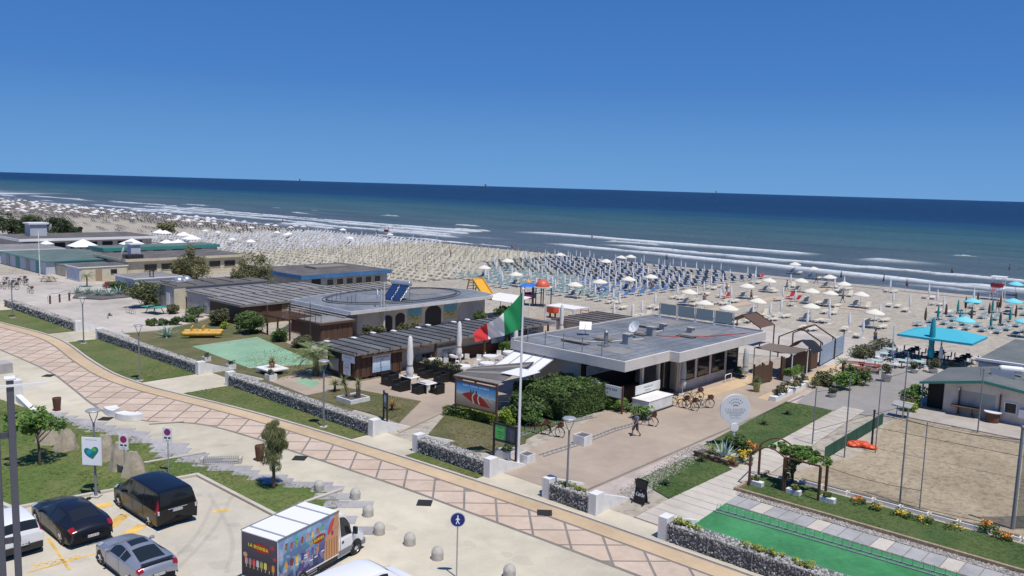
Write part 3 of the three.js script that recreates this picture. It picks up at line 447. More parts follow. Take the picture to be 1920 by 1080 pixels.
  for (let u = -57; u < -28.8; u += 1.22) { const w = fAt(line, u), L0 = rr(-1.3, -.5), L1 = rr(.6, 1.6), n = Math.max(1, Math.round((L1 - L0) / 1.1)), d = Math.SQRT1_2; for (let j = 0; j < n; j++) { const a = lerp(L0, L1, j / n) + .01, b = lerp(L0, L1, (j + 1) / n) - .01, q = .425, c = [[a, -q], [b, -q], [b, q], [a, q]].map(([x, y]) => [u + (x + y) * d, w + (x - y) * d]).reverse(); k++; part('paving_slab', slab(c, .014, .021 + .003 * rnd()), pick([M.slate, M.slate, M.grey]), sl); } }
  for (const [a, b] of [[[345, 792], [280, 796]], [[640, 920], [560, 948]], [[385, 850], [270, 870]]]) { const p = at(...a), q = at(...b), d = Math.hypot(q[0] - p[0], q[1] - p[1]), n = [-(q[1] - p[1]) / d * .09, (q[0] - p[0]) / d * .09]; part('kerb_strip', slab([[p[0] + n[0], p[1] + n[1]], [p[0] - n[0], p[1] - n[1]], [q[0] - n[0], q[1] - n[1]], [q[0] + n[0], q[1] + n[1]]], .05, .06), M.walk, sl); }
}
{ // the white block seat and the dark planter at the left edge of the photo
  const a = at(31, 752), t = thing('low_wall', 'white rendered wall with a long tapering wing at the left edge beyond the young tree', 'wall', a[0], a[1]);
  part('upright', rbox(.75, 1.5, .6, .02, 0, .75, 0), M.white, t); part('wing_wall', new THREE.ExtrudeGeometry(new THREE.Shape([[.38, 0], [3.4, 0], [3.4, .05], [.38, .5]].map(v => new THREE.Vector2(...v))), { depth: .35, bevelEnabled: false }).translate(0, 0, -.2), M.white, t);
  const c = at(6, 700), p = thing('planter_box', 'dark grey planter box with green shrub cut by the left edge', 'planter', c[0], c[1]); part('box', rbox(1.6, .8, 1.2, .02, -.5, .4, 0), M.greyWall, p); part('foliage', leaves(700, clumps(6, [-.4, .8, .9], [.7, .3, .4], .3), .1, [.02, .05, .012], [.07, .12, .03]), leafMat, p);
  // the tall twin mast close to the camera
  const mastM = mat(.085, .088, .11, .5);
  const q = at(18, 712, 11.6), tt = thing('twin_mast', 'tall grey twin column steel mast with short rungs cut by the left edge', 'mast', q[0], q[1], AZ * 1.75);
  part('column', rbox(.125, 11.6, .125, .02, 0, 5.8, 0), mastM, tt); part('column', rbox(.125, 11.2, .125, .02, -.26, 5.6, 0), mastM, tt);
  for (const y of [10.5, 8.4, 6.3, 4.2, 2.1]) part('rung', bx(-.36, .07, y - .06, y + .06, -.12, -.084), mastM, tt);
  part('cap', rbox(.2, .06, .2, .02, 0, 11.63, 0), M.whitePaint, tt); part('cross_arm', bx(-.55, .6, 11.48, 11.52, .067, .1), M.whitePaint, tt);
}
// ---------------------------------------------------------------- buildings
M.roofMid = mottled([.085, .088, .095], [.13, .13, .132], .3, 7, 512, .006);
function windowAt(t, face, a0, a1, y0, y1, pos, frameM = M.alu, name = 'window') { // face 'u': looks to +u at u = pos, spans w a0..a1; face 'w': looks to -w at w = pos, spans u a0..a1
  const bb = (p0, p1, q0, q1, d0, d1) => face === 'u' ? B(pos + d0, pos + d1, q0, q1, p0, p1) : B(p0, p1, q0, q1, pos - d1, pos - d0);
  const f = part(name, [bb(a0, a1, y1 - .06, y1, -.02, .04), bb(a0, a1, y0, y0 + .06, -.02, .06), bb(a0, a0 + .06, y0 + .06, y1 - .06, -.02, .04), bb(a1 - .06, a1, y0 + .06, y1 - .06, -.02, .04)], frameM, t);
  part('pane', bb(a0 + .05, a1 - .05, y0 + .05, y1 - .05, .003, .015), M.glass, f); return f;
}
function doorAt(t, face, a0, a1, y1, pos, m = M.wood) { const bb = (p0, p1, q0, q1, d0, d1) => face === 'u' ? B(pos + d0, pos + d1, q0, q1, p0, p1) : B(p0, p1, q0, q1, pos - d1, pos - d0); const d = part('door', bb(a0, a1, .02, y1, -.03, .03), m, t); part('handle', bb(a1 - .2, a1 - .1, 1, 1.05, .03, .09), M.alu, d); return d; }
function flatHouse(name, label, u0, u1, w0, w1, h, wallM, roofM, fasciaM, o = {}) {
  const ov = o.ov ?? .3, ft = o.ft ?? .3, t = thing(name, label, o.cat || 'building', u1, w0);
  part('wall', B(u0, u1, 0, h - ft - .002, w0, w1), wallM, t);
  const r = part('roof', B(u0 - ov, u1 + ov, h - ft, h, w0 - ov, w1 + ov), fasciaM, t);
  part('roofing', B(u0 - ov + .12, u1 + ov - .12, h + .003, h + .02, w0 - ov + .12, w1 + ov - .12), roofM, r);
  if (o.batten) for (let w = w0 - ov + .4; w < w1 + ov; w += o.batten) part('batten', B(u0 - ov + .05, u1 + ov - .02, h + .02, h + .08, w, w + .09), o.battenM || M.dark, r);
  return t;
}
// --- the bar with the big flat roof
{
  const t = thing('beach_bar', 'large flat roofed beach bar with broad beige fascia and windows along the bicycle plaza', 'building', -32.3, 47.5);
  const W = -32.35;
  part('wall', [B(-41.6, W, 0, 2.93, 55.6, 56.2), B(-41.6, W, 0, .75, 56.2, 62.9), B(-41.6, W, 2.3, 2.93, 56.2, 62.9), B(W - .3, W, .75, 2.3, 57.95, 58.4), B(W - .3, W, .75, 2.3, 60.25, 60.7), B(-41.6, W, 0, 2.93, 62.9, 63.3), B(-41.6, -38.5, 0, 2.93, 47.8, 55.6), B(-38.5, -36.2, 0, 2.93, 47.8, 48.1), B(-41.6, -41.3, .75, 2.3, 56.2, 62.9), B(-41.6, -38, 0, 2.93, 63.3, 67)], M.plaster, t);
  part('interior', B(-36.5, -36.3, .1, 2.9, 48.3, 55.5), M.dark, t); part('floor', B(-38.4, -32.5, .05, .12, 48.2, 55.5), M.roofDark, t);
  windowAt(t, 'u', 56.2, 57.95, .75, 2.3, W, M.dark); windowAt(t, 'u', 58.4, 60.25, .75, 2.3, W, M.dark); windowAt(t, 'u', 60.7, 62.85, .75, 2.3, W, M.dark);
  windowAt(t, 'u', 63.5, 66.6, .2, 2.5, -33.0, M.plaster);
  for (const w of [50.4, 52.6, 55.3]) part('column', B(W - .2, W, 0, 2.93, w, w + .22), M.plaster, t);
  part('bar_counter', B(W - 1.0, W - .5, .1, 1.15, 49, 52.4), M.wood, t); part('glass_door', B(W - .6, W - .55, .1, 2.6, 54.2, 55.2), M.glass, t); part('door_frame', [B(W - .62, W - .5, .1, 2.75, 53.9, 54.0), B(W - .62, W - .5, 2.65, 2.75, 54, 55.3)], M.dark, t);
  const roof = part('roof', [slab([[-42.3 + 32.3, 47 - 47.5], [.7, -.5], [.7, 5.3], [1.55, 5.3], [1.55, 19.6], [-10, 19.6]], 2.98, .73)], M.fascia, t); for (let k = 0; k < 12; k++) part('seam', bx(-9.7 + k * .95, -9.66 + k * .95, 3.718, 3.726, -19.3, k > 10 ? -5.6 : .3), M.roofDark, roof);
  part('roofing', sheet([[-9.8, -.35], [.52, -.35], [.52, 5.5], [1.37, 5.5], [1.37, 19.4], [-9.8, 19.4]], 3.717), M.roof, roof);
  part('parapet', [B(-42.28, -42.0, 3.71, 3.86, 47.02, 67.08), B(-42.0, -31, 3.71, 3.83, 66.85, 67.08)], M.greyWall, roof);
  for (const [u, w, a, b, h] of [[-35.6, 52.4, .55, .6, .75], [-36.4, 57, .6, .5, .7], [-37.2, 60.2, .5, .5, .5], [-35, 61, .5, .5, .4]]) { const c = part('chimney', B(u, u + a, 3.72, 3.72 + h, w, w + b), M.greyWall, roof); part('chimney_cap', B(u - .07, u + a + .07, 3.73 + h, 3.79 + h, w - .07, w + b + .07), M.grey, c); }
  for (const [u, w, a, b] of [[-39.5, 49.6, 2.3, .7], [-38, 52, 1.5, .5], [-37.8, 56.5, 1.4, .8], [-39.5, 60, 2, .8], [-34.5, 58.8, 1.3, .6]]) part('roof_slab_pile', [0, 1, 2].map(k => B(u + rr(-.2, .2), u + a + rr(-.2, .2), 3.72 + k * .07, 3.78 + k * .07, w + rr(-.1, .1), w + b + rr(-.1, .1))), M.woodGrey, roof);
  part('vent_pipe', [cyl(.16, .16, 1.1, -3.7, 3.72, -3.3, 12), cyl(.3, .3, .05, -3.7, 3.72, -3.3, 12), lathe([[.26, 4.78], [.05, 4.95], [0, 4.97]], 10).translate(-3.7, 0, -3.3), rbox(.8, .12, .5, .02, -3.7, 3.78, -3.0)], M.steel, roof);
  part('red_hose', tube([[-4.9, 3.74, -10], [-3.4, 3.74, -10.2], [-2, 3.74, -11.2], [-.5, 3.74, -13.4], [.3, 3.74, -15.6], [.8, 3.74, -17.5]], .045, 40), M.red, roof); part('grey_pipe', [tube([[-9.2, 3.75, -3], [-7, 3.75, -3.2], [-4.9, 3.75, -3.9], [-3.8, 3.75, -6.7], [-3.3, 3.75, -7.8]], .05, 40), tube([[-6.5, 3.75, -16], [-4.5, 3.75, -12.5], [-4.8, 3.75, -10]], .05, 30)], M.pot, roof);
  for (const q of [[-40, -37.5, 63, 66], [-36.5, -33.2, 49, 51], [-39, -34, 53.4, 54.6], [-35, -33, 60, 64]]) part('roof_patch', B(q[0], q[1], 3.722, 3.73, q[2], q[3]), M.roofGrey, roof);
  for (let k = 0; k < 5; k++) part('rail_post', cyl(.035, .035, 1.1, -8.6 + k * 1.75, 3.72, .1, 6), M.steel, roof);
  part('rail_wire', bar([-8.6, 4.7, .1], [-1.6, 4.7, .1], .012, 4), M.steel, roof);
}
{ // satellite dishes and screens standing on the roof
  const dish = (u, w, y, lab, r, ry, sq) => { const t = thing('satellite_dish', lab, 'satellite dish', u, w, ry, null, y); part('dish', sq ? rbox(r * 2, r * 1.6, .06, .03, 0, 0, 0).rotateX(-.75).translate(0, .75, 0) : lathe([[0, 0], [r * .5, .03], [r * .85, .1], [r, .16], [r * .98, .18], [r * .5, .06], [0, .03]], 18).rotateX(PI / 2 - .5).translate(0, .8, 0), M.whitePaint, t); part('mast', [cyl(.03, .03, .8, 0, 0, -.1), rbox(.4, .05, .4, .01, 0, .02, -.1)], M.steel, t); part('feed_arm', bar([0, .5, 0], [0, .95, .5], .02), M.steel, t); return t; };
  dish(...at(1097, 628, 3.72), 3.72, 'white square aerial panel tilted up near the middle of the bar roof', .5, .6, true); const d2 = at(1190, 632, 3.72); dish(...d2, 3.72, 'white round satellite dish beside the pipes on the bar roof', .52, -.2);
  const t = thing('glass_windbreak', 'four pale green glass wind screens along the sea side of the bar roof', 'windbreak', -41.2, 66.6, 0, null, 3.72), G = new THREE.MeshPhysicalMaterial({ roughness: .25, side: THREE.DoubleSide }); G.color.setRGB(.30, .36, .34);
  for (let k = 0; k < 5; k++) part('post', [B(-41.24 + k * 1.9, -41.16 + k * 1.9, 0, 1.35, 66.56, 66.64), cyl(.22, .18, .1, k * 1.9, 0, 0, 12)], M.alu, t);
  for (let k = 0; k < 4; k++) part('panel', B(-41.1 + k * 1.9, -39.42 + k * 1.9, .3, 1.32, 66.585, 66.615), G, t);
}
// --- the brown hut with the long pergola roof
{
  const t = thing('wooden_hut', 'dark brown timber hut with beach club signs under a long flat pergola roof', 'hut', -51.2, 38.9), H = 2.26;
  part('wall', [B(-54.9, -51.3, .22, H - .12, 39.0, 43.7)], M.rail, t); for (let k = 0; k < 9; k++) part('plank', B(-51.29, -51.25, .24, H - .14, 39.02 + k * .52, 39.5 + k * .52), M.wood, t);
  for (let k = 0; k < 7; k++) part('plank', B(-54.9 + k * .52, -54.42 + k * .52, .24, H - .14, 38.93, 38.98), M.wood, t);
  part('shutter', B(-54.6, -53.4, .5, 1.5, 38.88, 38.92), M.greyWall, t); part('dark_opening', B(-54.6, -53.2, 1.55, 2.0, 38.88, 38.92), M.dark, t);
  for (let k = 0; k < 6; k++) part('foot', B(-51.5, -51.3, .02, .22, 39.1 + k * .86, 39.3 + k * .86), M.rail, t);
  part('rear_wall', B(-52.7, -52.3, 0, H - .1, 43.75, 63), M.plaster, t); part('bench_wall', B(-52.28, -52.1, 0, 1.0, 46.8, 62.5), M.rail, t);
  const roof = part('pergola_roof', [B(-56.8, -50.9, H, H + .05, 38.6, 63), B(-50.9, -50.8, H - .12, H + .08, 38.6, 63), B(-56.9, -50.8, H - .1, H + .07, 38.5, 38.598)], M.woodGrey, t);
  for (let k = 0; k < 22; k++) { const w = 38.75 + k * 1.1; part('roof_panel', [B(-56.6, -53.9, H + .055, H + .075 + .02 * rnd(), w, w + .98), B(-53.8, -51.0, H + .055, H + .075 + .02 * rnd(), w, w + .98)], k % 5 === 2 ? M.roofTile : M.roofMid, roof); part('batten', B(-56.8, -50.7, H + .06, H + .14, w - .1, w - .02), M.dark, roof); }
  for (let k = 0; k < 7; k++) part('rafter', B(-50.79, -50.35, H - .16, H - .06, 39.2 + k * 1.0, 39.3 + k * 1.0), M.rail, roof); part('edge_beam', B(-50.34, -50.26, H - .2, H - .1, 38.8, 46), M.rail, roof);
  for (let k = 0; k < 7; k++) part('post', B(-51.2, -51.06, 0, H, 44.2 + k * 3, 44.34 + k * 3), M.rail, t);
  for (let k = 0; k < 8; k++) part('roof_stone', rbox(.5, .12, .35, .04, -5.2 + rr(-.5, .5), H + .16, -1 - k * 2.4 + rr(-.5, .5)), M.whitePaint, roof);
}
const board = (name, lab, cat, u, w, turn, bw, bh, y, face, o = {}) => { const t = thing(name, lab, cat, u, w, turn); part('board', rbox(bw + .06, bh + .06, .05, .01, 0, y, 0), o.bm || M.whitePaint, t); part('printed_face', pane(bw, bh, 0, y, .03), face, t, true); if (o.back) part('printed_back', pane(bw, bh, 0, y, -.03, PI), face, t, true); for (const s of o.posts || []) part('post', bx(s * (bw / 2 + .08) - .05, s * (bw / 2 + .08) + .05, 0, o.top || y + bh / 2 + .12, -.05, .05), o.pm || M.dark, t); if (o.frame) part('frame', [bx(-bw / 2 - .1, bw / 2 + .1, y + bh / 2 + .031, y + bh / 2 + .11, -.05, .05), bx(-bw / 2 - .1, bw / 2 + .1, y - bh / 2 - .11, y - bh / 2 - .031, -.05, .05)], o.pm || M.dark, t); return t; };
const club = (bg, big, sub, col = '#3a4250') => (x, w, h) => { x.fillStyle = bg; x.fillRect(0, 0, w, h); txt(x, big, w / 2, h * .34, h * .3, col, 'bold', 'sans-serif', w * .9); txt(x, sub, w / 2, h * .72, h * .26, col, 'bold', 'sans-serif', w * .5); };
const cg = print(1.5, 1.3, 130, (x, w, h) => { const g = x.createLinearGradient(0, 0, 0, h); g.addColorStop(0, '#e8ecec'); g.addColorStop(.5, '#cfe0ea'); g.addColorStop(1, '#8fb4d8'); x.fillStyle = g; x.fillRect(0, 0, w, h); txt(x, 'FANTINI BEACH', w / 2, h * .15, 26, '#3c4a40', 'bold', 'sans-serif', w * .85); txt(x, '242', w / 2, h * .3, 22, '#46524a'); txt(x, '· • ◆ • ·', w / 2, h * .62, 18, '#5a6a80'); txt(x, 'bar · spiaggia · mare', w / 2, h * .78, 13, '#5a6a80', ''); });
board('hut_sign', 'pale blue poster with club name on the long side of the brown hut', 'sign', -51.15, 41.45, PI / 2, 1.75, 1.35, 1.2, cg);
board('hut_sign', 'narrow white name strip on the corner of the brown hut under the roof', 'sign', -51.95, 38.78, 0, 1.55, .5, 1.75, print(1.55, .5, 150, club('#dfe2ea', 'RISTO PIZZA', '242', '#7a6aa8')));
board('hut_sign', 'tall white board with round crest on the short side of the brown hut', 'sign', -52.1, 38.76, 0, .85, 1.0, .95, print(.85, 1.0, 160, (x, w, h) => { x.fillStyle = '#dcdfe4'; x.fillRect(0, 0, w, h); x.strokeStyle = '#6a7484'; x.lineWidth = 4; x.beginPath(); x.arc(w / 2, h * .42, w * .33, 0, 7); x.stroke(); x.lineWidth = 6; x.beginPath(); x.moveTo(w * .3, h * .55); x.lineTo(w * .36, h * .3); x.lineTo(w * .5, h * .5); x.lineTo(w * .64, h * .3); x.lineTo(w * .7, h * .55); x.stroke(); txt(x, '1960', w / 2, h * .88, 16, '#6a7484'); }));
board('wall_sign', 'white club name board on the low wall behind the closed parasols', 'sign', -52.02, 49.6, PI / 2, 2.6, .8, .95, print(2.6, .8, 90, club('#dedfd8', 'RISTORANTE', '242', '#4a5046')));
for (const [k, w] of [[0, 56], [1, 58.6], [2, 61.2]]) board('wall_sign', ['first small white panel on the dark wall behind the clipped hedge', 'middle small white panel on the dark wall behind the clipped hedge', 'small white panel nearest the flag on the dark wall'][k], 'sign', -52.02, w, PI / 2, 1.7, .55, 1.25, print(1.7, .6, 80, club('#d8dbe0', 'BEACH', 'club', '#7a8494')));
// --- the restaurant with the rounded roof
{
  const t = thing('round_roof_restaurant', 'beige restaurant with arched openings and a broad rounded flat roof', 'building', -66.9, 51), H = 2.8, W = -66.9;
  part('wall', [B(-76, W, 0, H - .36, 51, 69.6)], M.plaster, t);
  const plan = [[1.2, 18.2], [.3, 19.6], [-3, 20.4], [-7, 19.6], [-10, 16.4], [-11.2, 10], [-10.8, 3.5], [-9.4, -1.6]], sp = [[1.2, -1.7], ...new THREE.CatmullRomCurve3(plan.map(p => V3(p[0], 0, p[1])), false, 'centripetal', .5).getPoints(60).map(p => [p.x, p.z])];
  const roof = part('roof', slab(sp, H - .35, .35), mottled([.62, .61, .60], [.5, .49, .48], .15, 5, 256, .002), t); const inn = sp.map(p => [lerp(-5, p[0], .98), lerp(9.2, p[1], .99)]); part('roofing', sheet(inn, H + .004), M.roof, roof);
  const ring = []; for (let k = 0; k <= 60; k++) { const a = k / 60 * 2 * PI; ring.push([-5.2 + 4.9 * Math.cos(a), H + .16, -9.2 - 8.6 * Math.sin(a)]); } part('roof_ring', [tube(ring, .07, 120, 5), tube(ring.map(p => [lerp(-5.2, p[0], 1.09), p[1] - .1, lerp(-9.2, p[2], 1.05)]), .045, 120, 5)], M.roofMid, roof);
  part('roof_gravel', [B(-75, -71, H + .006, H + .05, 63, 68)], M.woodGrey, roof); for (let k = 0; k < 6; k++) part('rail_post', cyl(.04, .04, .9, -2.4 - .9 * k, H, -.6 - 1.2 * (k % 3), 6), M.steel, roof);
  const arch = (w0, w1, y1, m, name, out = .02) => { const c = (w0 + w1) / 2, r = (w1 - w0) / 2, sh = new THREE.Shape(); sh.moveTo(-r, 0); sh.lineTo(-r, y1 - r * .7); sh.absellipse(0, y1 - r * .7, r, r * .7, PI, 0, true); sh.lineTo(r, 0); const g = new THREE.ExtrudeGeometry(sh, { depth: .04, bevelEnabled: false, curveSegments: 10 }).rotateY(PI / 2).translate(W - OU + out - .04, 0, -(c - OW)); return part(name, g, m, t); };
  arch(54.3, 55.6, 1.75, M.black, 'arched_opening'); arch(56.0, 57.3, 1.85, M.black, 'arched_opening'); arch(60.2, 62.6, 2.25, M.black, 'doorway'); arch(65.2, 69.2, 2.3, M.greyWall, 'arched_panel', .04);
  const fresco = print(2.2, 1.7, 110, (x, w, h) => { x.fillStyle = '#a89c82'; x.fillRect(0, 0, w, h); x.fillStyle = '#5f9cae'; x.fillRect(8, 6, w - 16, h * .45); x.fillStyle = '#4c86a0'; for (let i = 0; i < 8; i++) x.fillRect(rr(8, w - 60), rr(8, h * .4), 50, 5); x.fillStyle = '#b8a878'; x.fillRect(8, h * .5, w - 16, h * .42); x.fillStyle = '#6a7a4a'; for (let i = 0; i < 14; i++) { x.beginPath(); x.ellipse(rr(12, w - 12), rr(h * .4, h * .8), 12, 8, 0, 0, 7); x.fill(); } });
  for (const w of [58.7, 64.0]) part('wall_painting', pane(2.1, 1.7, W - OU + .006, 1.35, -(w - OW), PI / 2), fresco, t, true);
}
{ const t = scene.getObjectByName('round_roof_restaurant'); OU = -66.9; OW = 51; for (let k = 0; k < 7; k++) part('louvre', B(-76 + k * .25, -65.9, 2.42 - k * .17, 2.46 - k * .17, 49.0 - k * .32, 49.26 - k * .32), M.galv, t); }
{ const t = thing('solar_heater', 'blue double solar panel with silver tank on the rounded roof', 'solar panel', -69.6, 58.4, .2, null, 2.82); for (const k of [0, 1]) { const p = part('panel', rbox(1.15, .08, 2.2, .02, 0, 0, 0).rotateX(.72).translate(k * 1.25 - .6, .85, .1), mat(.02, .045, .12, .18), t); part('panel_frame', rbox(1.2, .04, 2.26, .015, 0, -.07, 0).rotateX(.72).translate(k * 1.25 - .6, .85, .1), M.alu, p); } part('tank', lathe([[0, -1.3], [.26, -1.28], [.3, -1.15], [.3, 1.15], [.26, 1.28], [0, 1.3]], 20).rotateZ(PI / 2).translate(0, 1.75, -.85), M.alu, t); part('stand', [bar([-1.1, 0, -.9], [-1.1, 1.6, -.9], .03), bar([1.1, 0, -.9], [1.1, 1.6, -.9], .03), bar([-1.1, 0, 1], [-1.1, 0, -.9], .03), bar([1.1, 0, 1], [1.1, 0, -.9], .03)], M.steel, t); }
{ const [u, w] = [-66.2, 53.9], t = thing('lattice_mast', 'pale twin pole mast with small dish in front of the rounded restaurant', 'mast', u, w); part('pole', [cyl(.13, .09, 5.4, 0, 0, 0, 8)], M.pot, t); part('pole', [cyl(.09, .07, 4.6, -.35, 0, .1, 8)], M.pot, t); part('dish', lathe([[0, 0], [.4, .06], [.55, .16], [.5, .18], [0, .04]], 16).rotateX(PI / 2).rotateY(-.6).translate(-.55, 4.1, .3), M.whitePaint, t); part('bracket', [bx(-.4, .1, 4.0, 4.08, -.03, .03), bx(-.5, .6, 3.4, 3.46, -.03, .03)], M.steel, t); }
// --- the small brown cabin and its roof terrace
{
  const t = flatHouse('brown_cabin', 'rust brown cabin with grey flat roof and railing beside the rounded restaurant', -68.4, -65.0, 45.3, 49.0, 2.15, M.rail, M.roofGrey, M.rail, { ov: .25, ft: .2 }); OU = -65.0; OW = 45.3;
  for (let k = 0; k < 6; k++) part('plank', B(-64.99, -64.96, .1, 1.9, 45.4 + k * .6, 45.92 + k * .6), M.wood, t); for (let k = 0; k < 5; k++) part('roof_rail', bar([-3.4 + k * .9, 2.2, .1], [-3.4 + k * .9, 3.0, .1], .03), M.rail, t); part('roof_rail', bar([-3.4, 3, .1], [.2, 3, .1], .03), M.rail, t); part('tall_pole', cyl(.04, .04, 4.0, -1.2, 0, .35, 6), M.rail, t);
  const p = thing('timber_pergola', 'open brown timber terrace frame left of the rust brown cabin', 'pergola', -72.5, 44.6); for (const [u, w] of [[-73, 44.4], [-70.8, 44.2], [-73, 47], [-70.8, 47.2], [-69, 44.4]]) part('post', B(u, u + .13, 0, 2.1 + (u < -72 ? .9 : 0), w, w + .13), M.rail, p); part('beam', [B(-73.1, -68.8, 1.95, 2.1, 44.25, 44.36), B(-73.1, -68.8, 1.95, 2.1, 47, 47.12)], M.rail, p); for (let k = 0; k < 9; k++) part('slat', B(-73 + k * .5, -72.9 + k * .5, 2.11, 2.17, 44.2, 47.3), M.rail, p); part('rear_panel', B(-72.9, -69, .1, 1.8, 47.2, 47.3), M.rust, p);
}
// --- the row of long low buildings further along
flatHouse('long_shed', 'long low brown shed with grey batten roof in front of the blue edged building', -85.9, -79.1, 45.2, 68.5, 2.25, M.rail, M.roofGrey, M.woodGrey, { ft: .22, batten: 1.3 });
{ const t = scene.children[scene.children.length - 1]; OU = -79.1; OW = 45.2; part('wall_panel', B(-79.09, -79.05, .2, 1.9, 50, 56), mottled([.30, .215, .13], [.24, .17, .10], .2, 5, 256), t); doorAt(t, 'u', 47.6, 48.5, 1.8, -79.09); for (let k = 0; k < 3; k++) windowAt(t, 'u', 57.5 + k * 2.6, 59.2 + k * 2.6, .9, 1.7, -79.09, M.dark); }
{ const t = flatHouse('blue_edged_building', 'grey building with deep blue roof edge beside the rows of cream loungers', -109.5, -97.6, 65, 80, 2.5, M.greyWall, M.roofDark, mottled([.05, .16, .34], [.09, .22, .42], .3, 6, 256), { ft: .55, ov: .5 }); OU = -97.6; OW = 65; for (let k = 0; k < 6; k++) windowAt(t, 'u', 69 + k * 1.7, 70.2 + k * 1.7, .7, 1.7, -97.59, M.cream); part('entrance', B(-97.59, -97.55, .1, 1.8, 66.5, 68), M.black, t); part('roof_mound', B(-106, -103, 2.52, 2.8, 71, 77), M.woodGrey, t); }
{ const t = flatHouse('grey_cabin', 'grey flat roofed cabin with white door, first of three by the round shrub', -102.8, -97.2, 45, 58, 2.3, M.greyWall, M.roofDark, M.woodGrey, { ov: .12, ft: .15, batten: 2.2 }); OU = -97.2; OW = 45; doorAt(t, 'u', 45.6, 46.4, 1.8, -97.19, M.whitePaint); }
{ const t = flatHouse('cream_cabin', 'taller narrow grey and cream cabin with two roof domes, middle of three', -97.0, -93.6, 44.8, 57, 2.75, M.greyWall, M.roofDark, M.woodGrey, { ov: .1, ft: .15, batten: 2.4 }); OU = -93.6; OW = 44.8; part('cream_face', B(-93.59, -93.55, .02, 2.58, 44.8, 46.2), M.cream, t); part('door', B(-95.5, -94.6, .05, 1.9, 44.75, 44.79), M.whitePaint, t); }
{ const t = flatHouse('grey_cabin', 'low grey plain walled cabin with batten roof nearest the yellow pedal boat', -93.2, -86.9, 46.2, 62, 2.2, M.greyWall, M.roofGrey, M.woodGrey, { ov: .1, ft: .15, batten: 1.6 }); OU = -86.9; OW = 46.2; doorAt(t, 'w', -89, -88.2, 1.7, 46.19, M.greyWall); windowAt(t, 'u', 49, 50.2, .9, 1.6, -86.89); }
for (const [x, y, lab] of [[335, 528, 'left silver roof dome on the cream cabin'], [349, 526, 'right silver roof dome on the cream cabin']]) { const [u, w] = at(x, y, 2.75), t = thing('roof_dome', lab, 'skylight', u, w, 0, null, 2.75); part('dome', mv(new THREE.SphereGeometry(.75, 16, 8, 0, 6.3, 0, PI / 2).scale(1, .75, .8), 0, .08, 0), M.alu, t); part('kerb_ring', rbox(1.5, .12, 1.2, .03, 0, .06, 0), M.greyWall, t); }
{ const t = flatHouse('white_annex', 'low white walled annex with grey roof behind the agaves', -116.5, -110.5, 47.5, 54, 1.9, M.bluewall, M.roofGrey, M.whitePaint, { ft: .14, ov: .15 }); OU = -110.5; OW = 47.5; part('dark_frame', [B(-111.5, -111.4, 1.92, 2.8, 50, 50.1), B(-110.5, -110.4, 1.92, 2.8, 50, 50.1), B(-111.6, -110.3, 2.8, 2.9, 49.9, 50.2)], M.dark, t); }
{ const t = flatHouse('white_cube_house', 'small white cube house with black tar roof and cream side', -130.5, -125.6, 46.2, 53, 2.15, M.bluewall, M.roofDark, M.whitePaint, { ft: .13, ov: .15 }); OU = -125.6; OW = 46.2; part('cream_side', B(-125.59, -125.55, .02, 2.0, 46.4, 53), M.cream, t); doorAt(t, 'u', 48.4, 49.3, 1.8, -125.54, M.woodLight); windowAt(t, 'u', 50.5, 51.5, .9, 1.7, -125.54); }
{ const t = flatHouse('cream_building', 'long cream building with thick roof edge and dark windows behind the bushy tree', -140.5, -129, 54.5, 74, 2.7, M.cream, M.roofDark, M.cream, { ft: .4, ov: .5 }); OU = -129; OW = 54.5; for (let k = 0; k < 6; k++) windowAt(t, 'u', 57 + k * 2.7, 59.1 + k * 2.7, .7, 1.8, -128.99, M.cream); part('roof_tank', B(-136, -134.6, 2.72, 4.4, 57.5, 59), M.bluewall, t); part('roof_light', B(-136.2, -134.4, 4.401, 4.6, 57.3, 59.2), M.whitePaint, t); part('dark_box', B(-131, -129, 2.72, 3.3, 54.6, 57), M.dark, t); }
{ const t = flatHouse('teal_roof_house', 'low white house with dark teal roof and shutters at the far terrace', -158, -137, 45.6, 58, 2.1, M.bluewall, M.roofGreen, M.tealPaint, { ft: .12, ov: .3 }); OU = -137; OW = 45.6; for (let k = 0; k < 4; k++) { part('shutter', B(-155 + k * 4.6, -153.4 + k * 4.6, .1, 1.8, 45.52, 45.58), k % 2 ? M.tealPaint : M.greyWall, t); } windowAt(t, 'u', 47.5, 49, .8, 1.7, -136.99); part('cream_wing', B(-136.9, -133, .01, 1.6, 47, 55), M.cream, t); part('wing_roof', B(-137.0, -132.8, 1.6, 1.72, 46.8, 55.3), M.roofGreen, t); }
{ const t = flatHouse('teal_fascia_building', 'long building with bright teal fascia behind the cream building', -158.5, -152.6, 60.5, 82, 2.5, M.greyWall, M.roofGreen, M.tealPaint, { ft: .5, ov: .4 }); OU = -152.6; OW = 60.5; for (let k = 0; k < 5; k++) windowAt(t, 'u', 62 + k * 3.6, 64.4 + k * 3.6, .7, 1.8, -152.59, M.dark); part('roof_vent', B(-157, -156, 2.52, 3.2, 66, 67), M.alu, t); }
{ const t = flatHouse('white_roof_building', 'far building with wide white roof edge below the dark tamarisks', -186, -172.5, 53.5, 78, 3.1, M.greyWall, M.roofDark, M.whitePaint, { ft: .5, ov: .8 }); OU = -172.5; OW = 53.5; for (let k = 0; k < 7; k++) windowAt(t, 'u', 56 + k * 3, 58 + k * 3, .8, 2.2, -172.49, M.dark); part('glazed_tower', B(-182, -179, 3.12, 5.4, 57, 60), M.bluewall, t); part('tower_cap', B(-182.3, -178.7, 5.402, 5.7, 56.7, 60.3), M.whitePaint, t); }
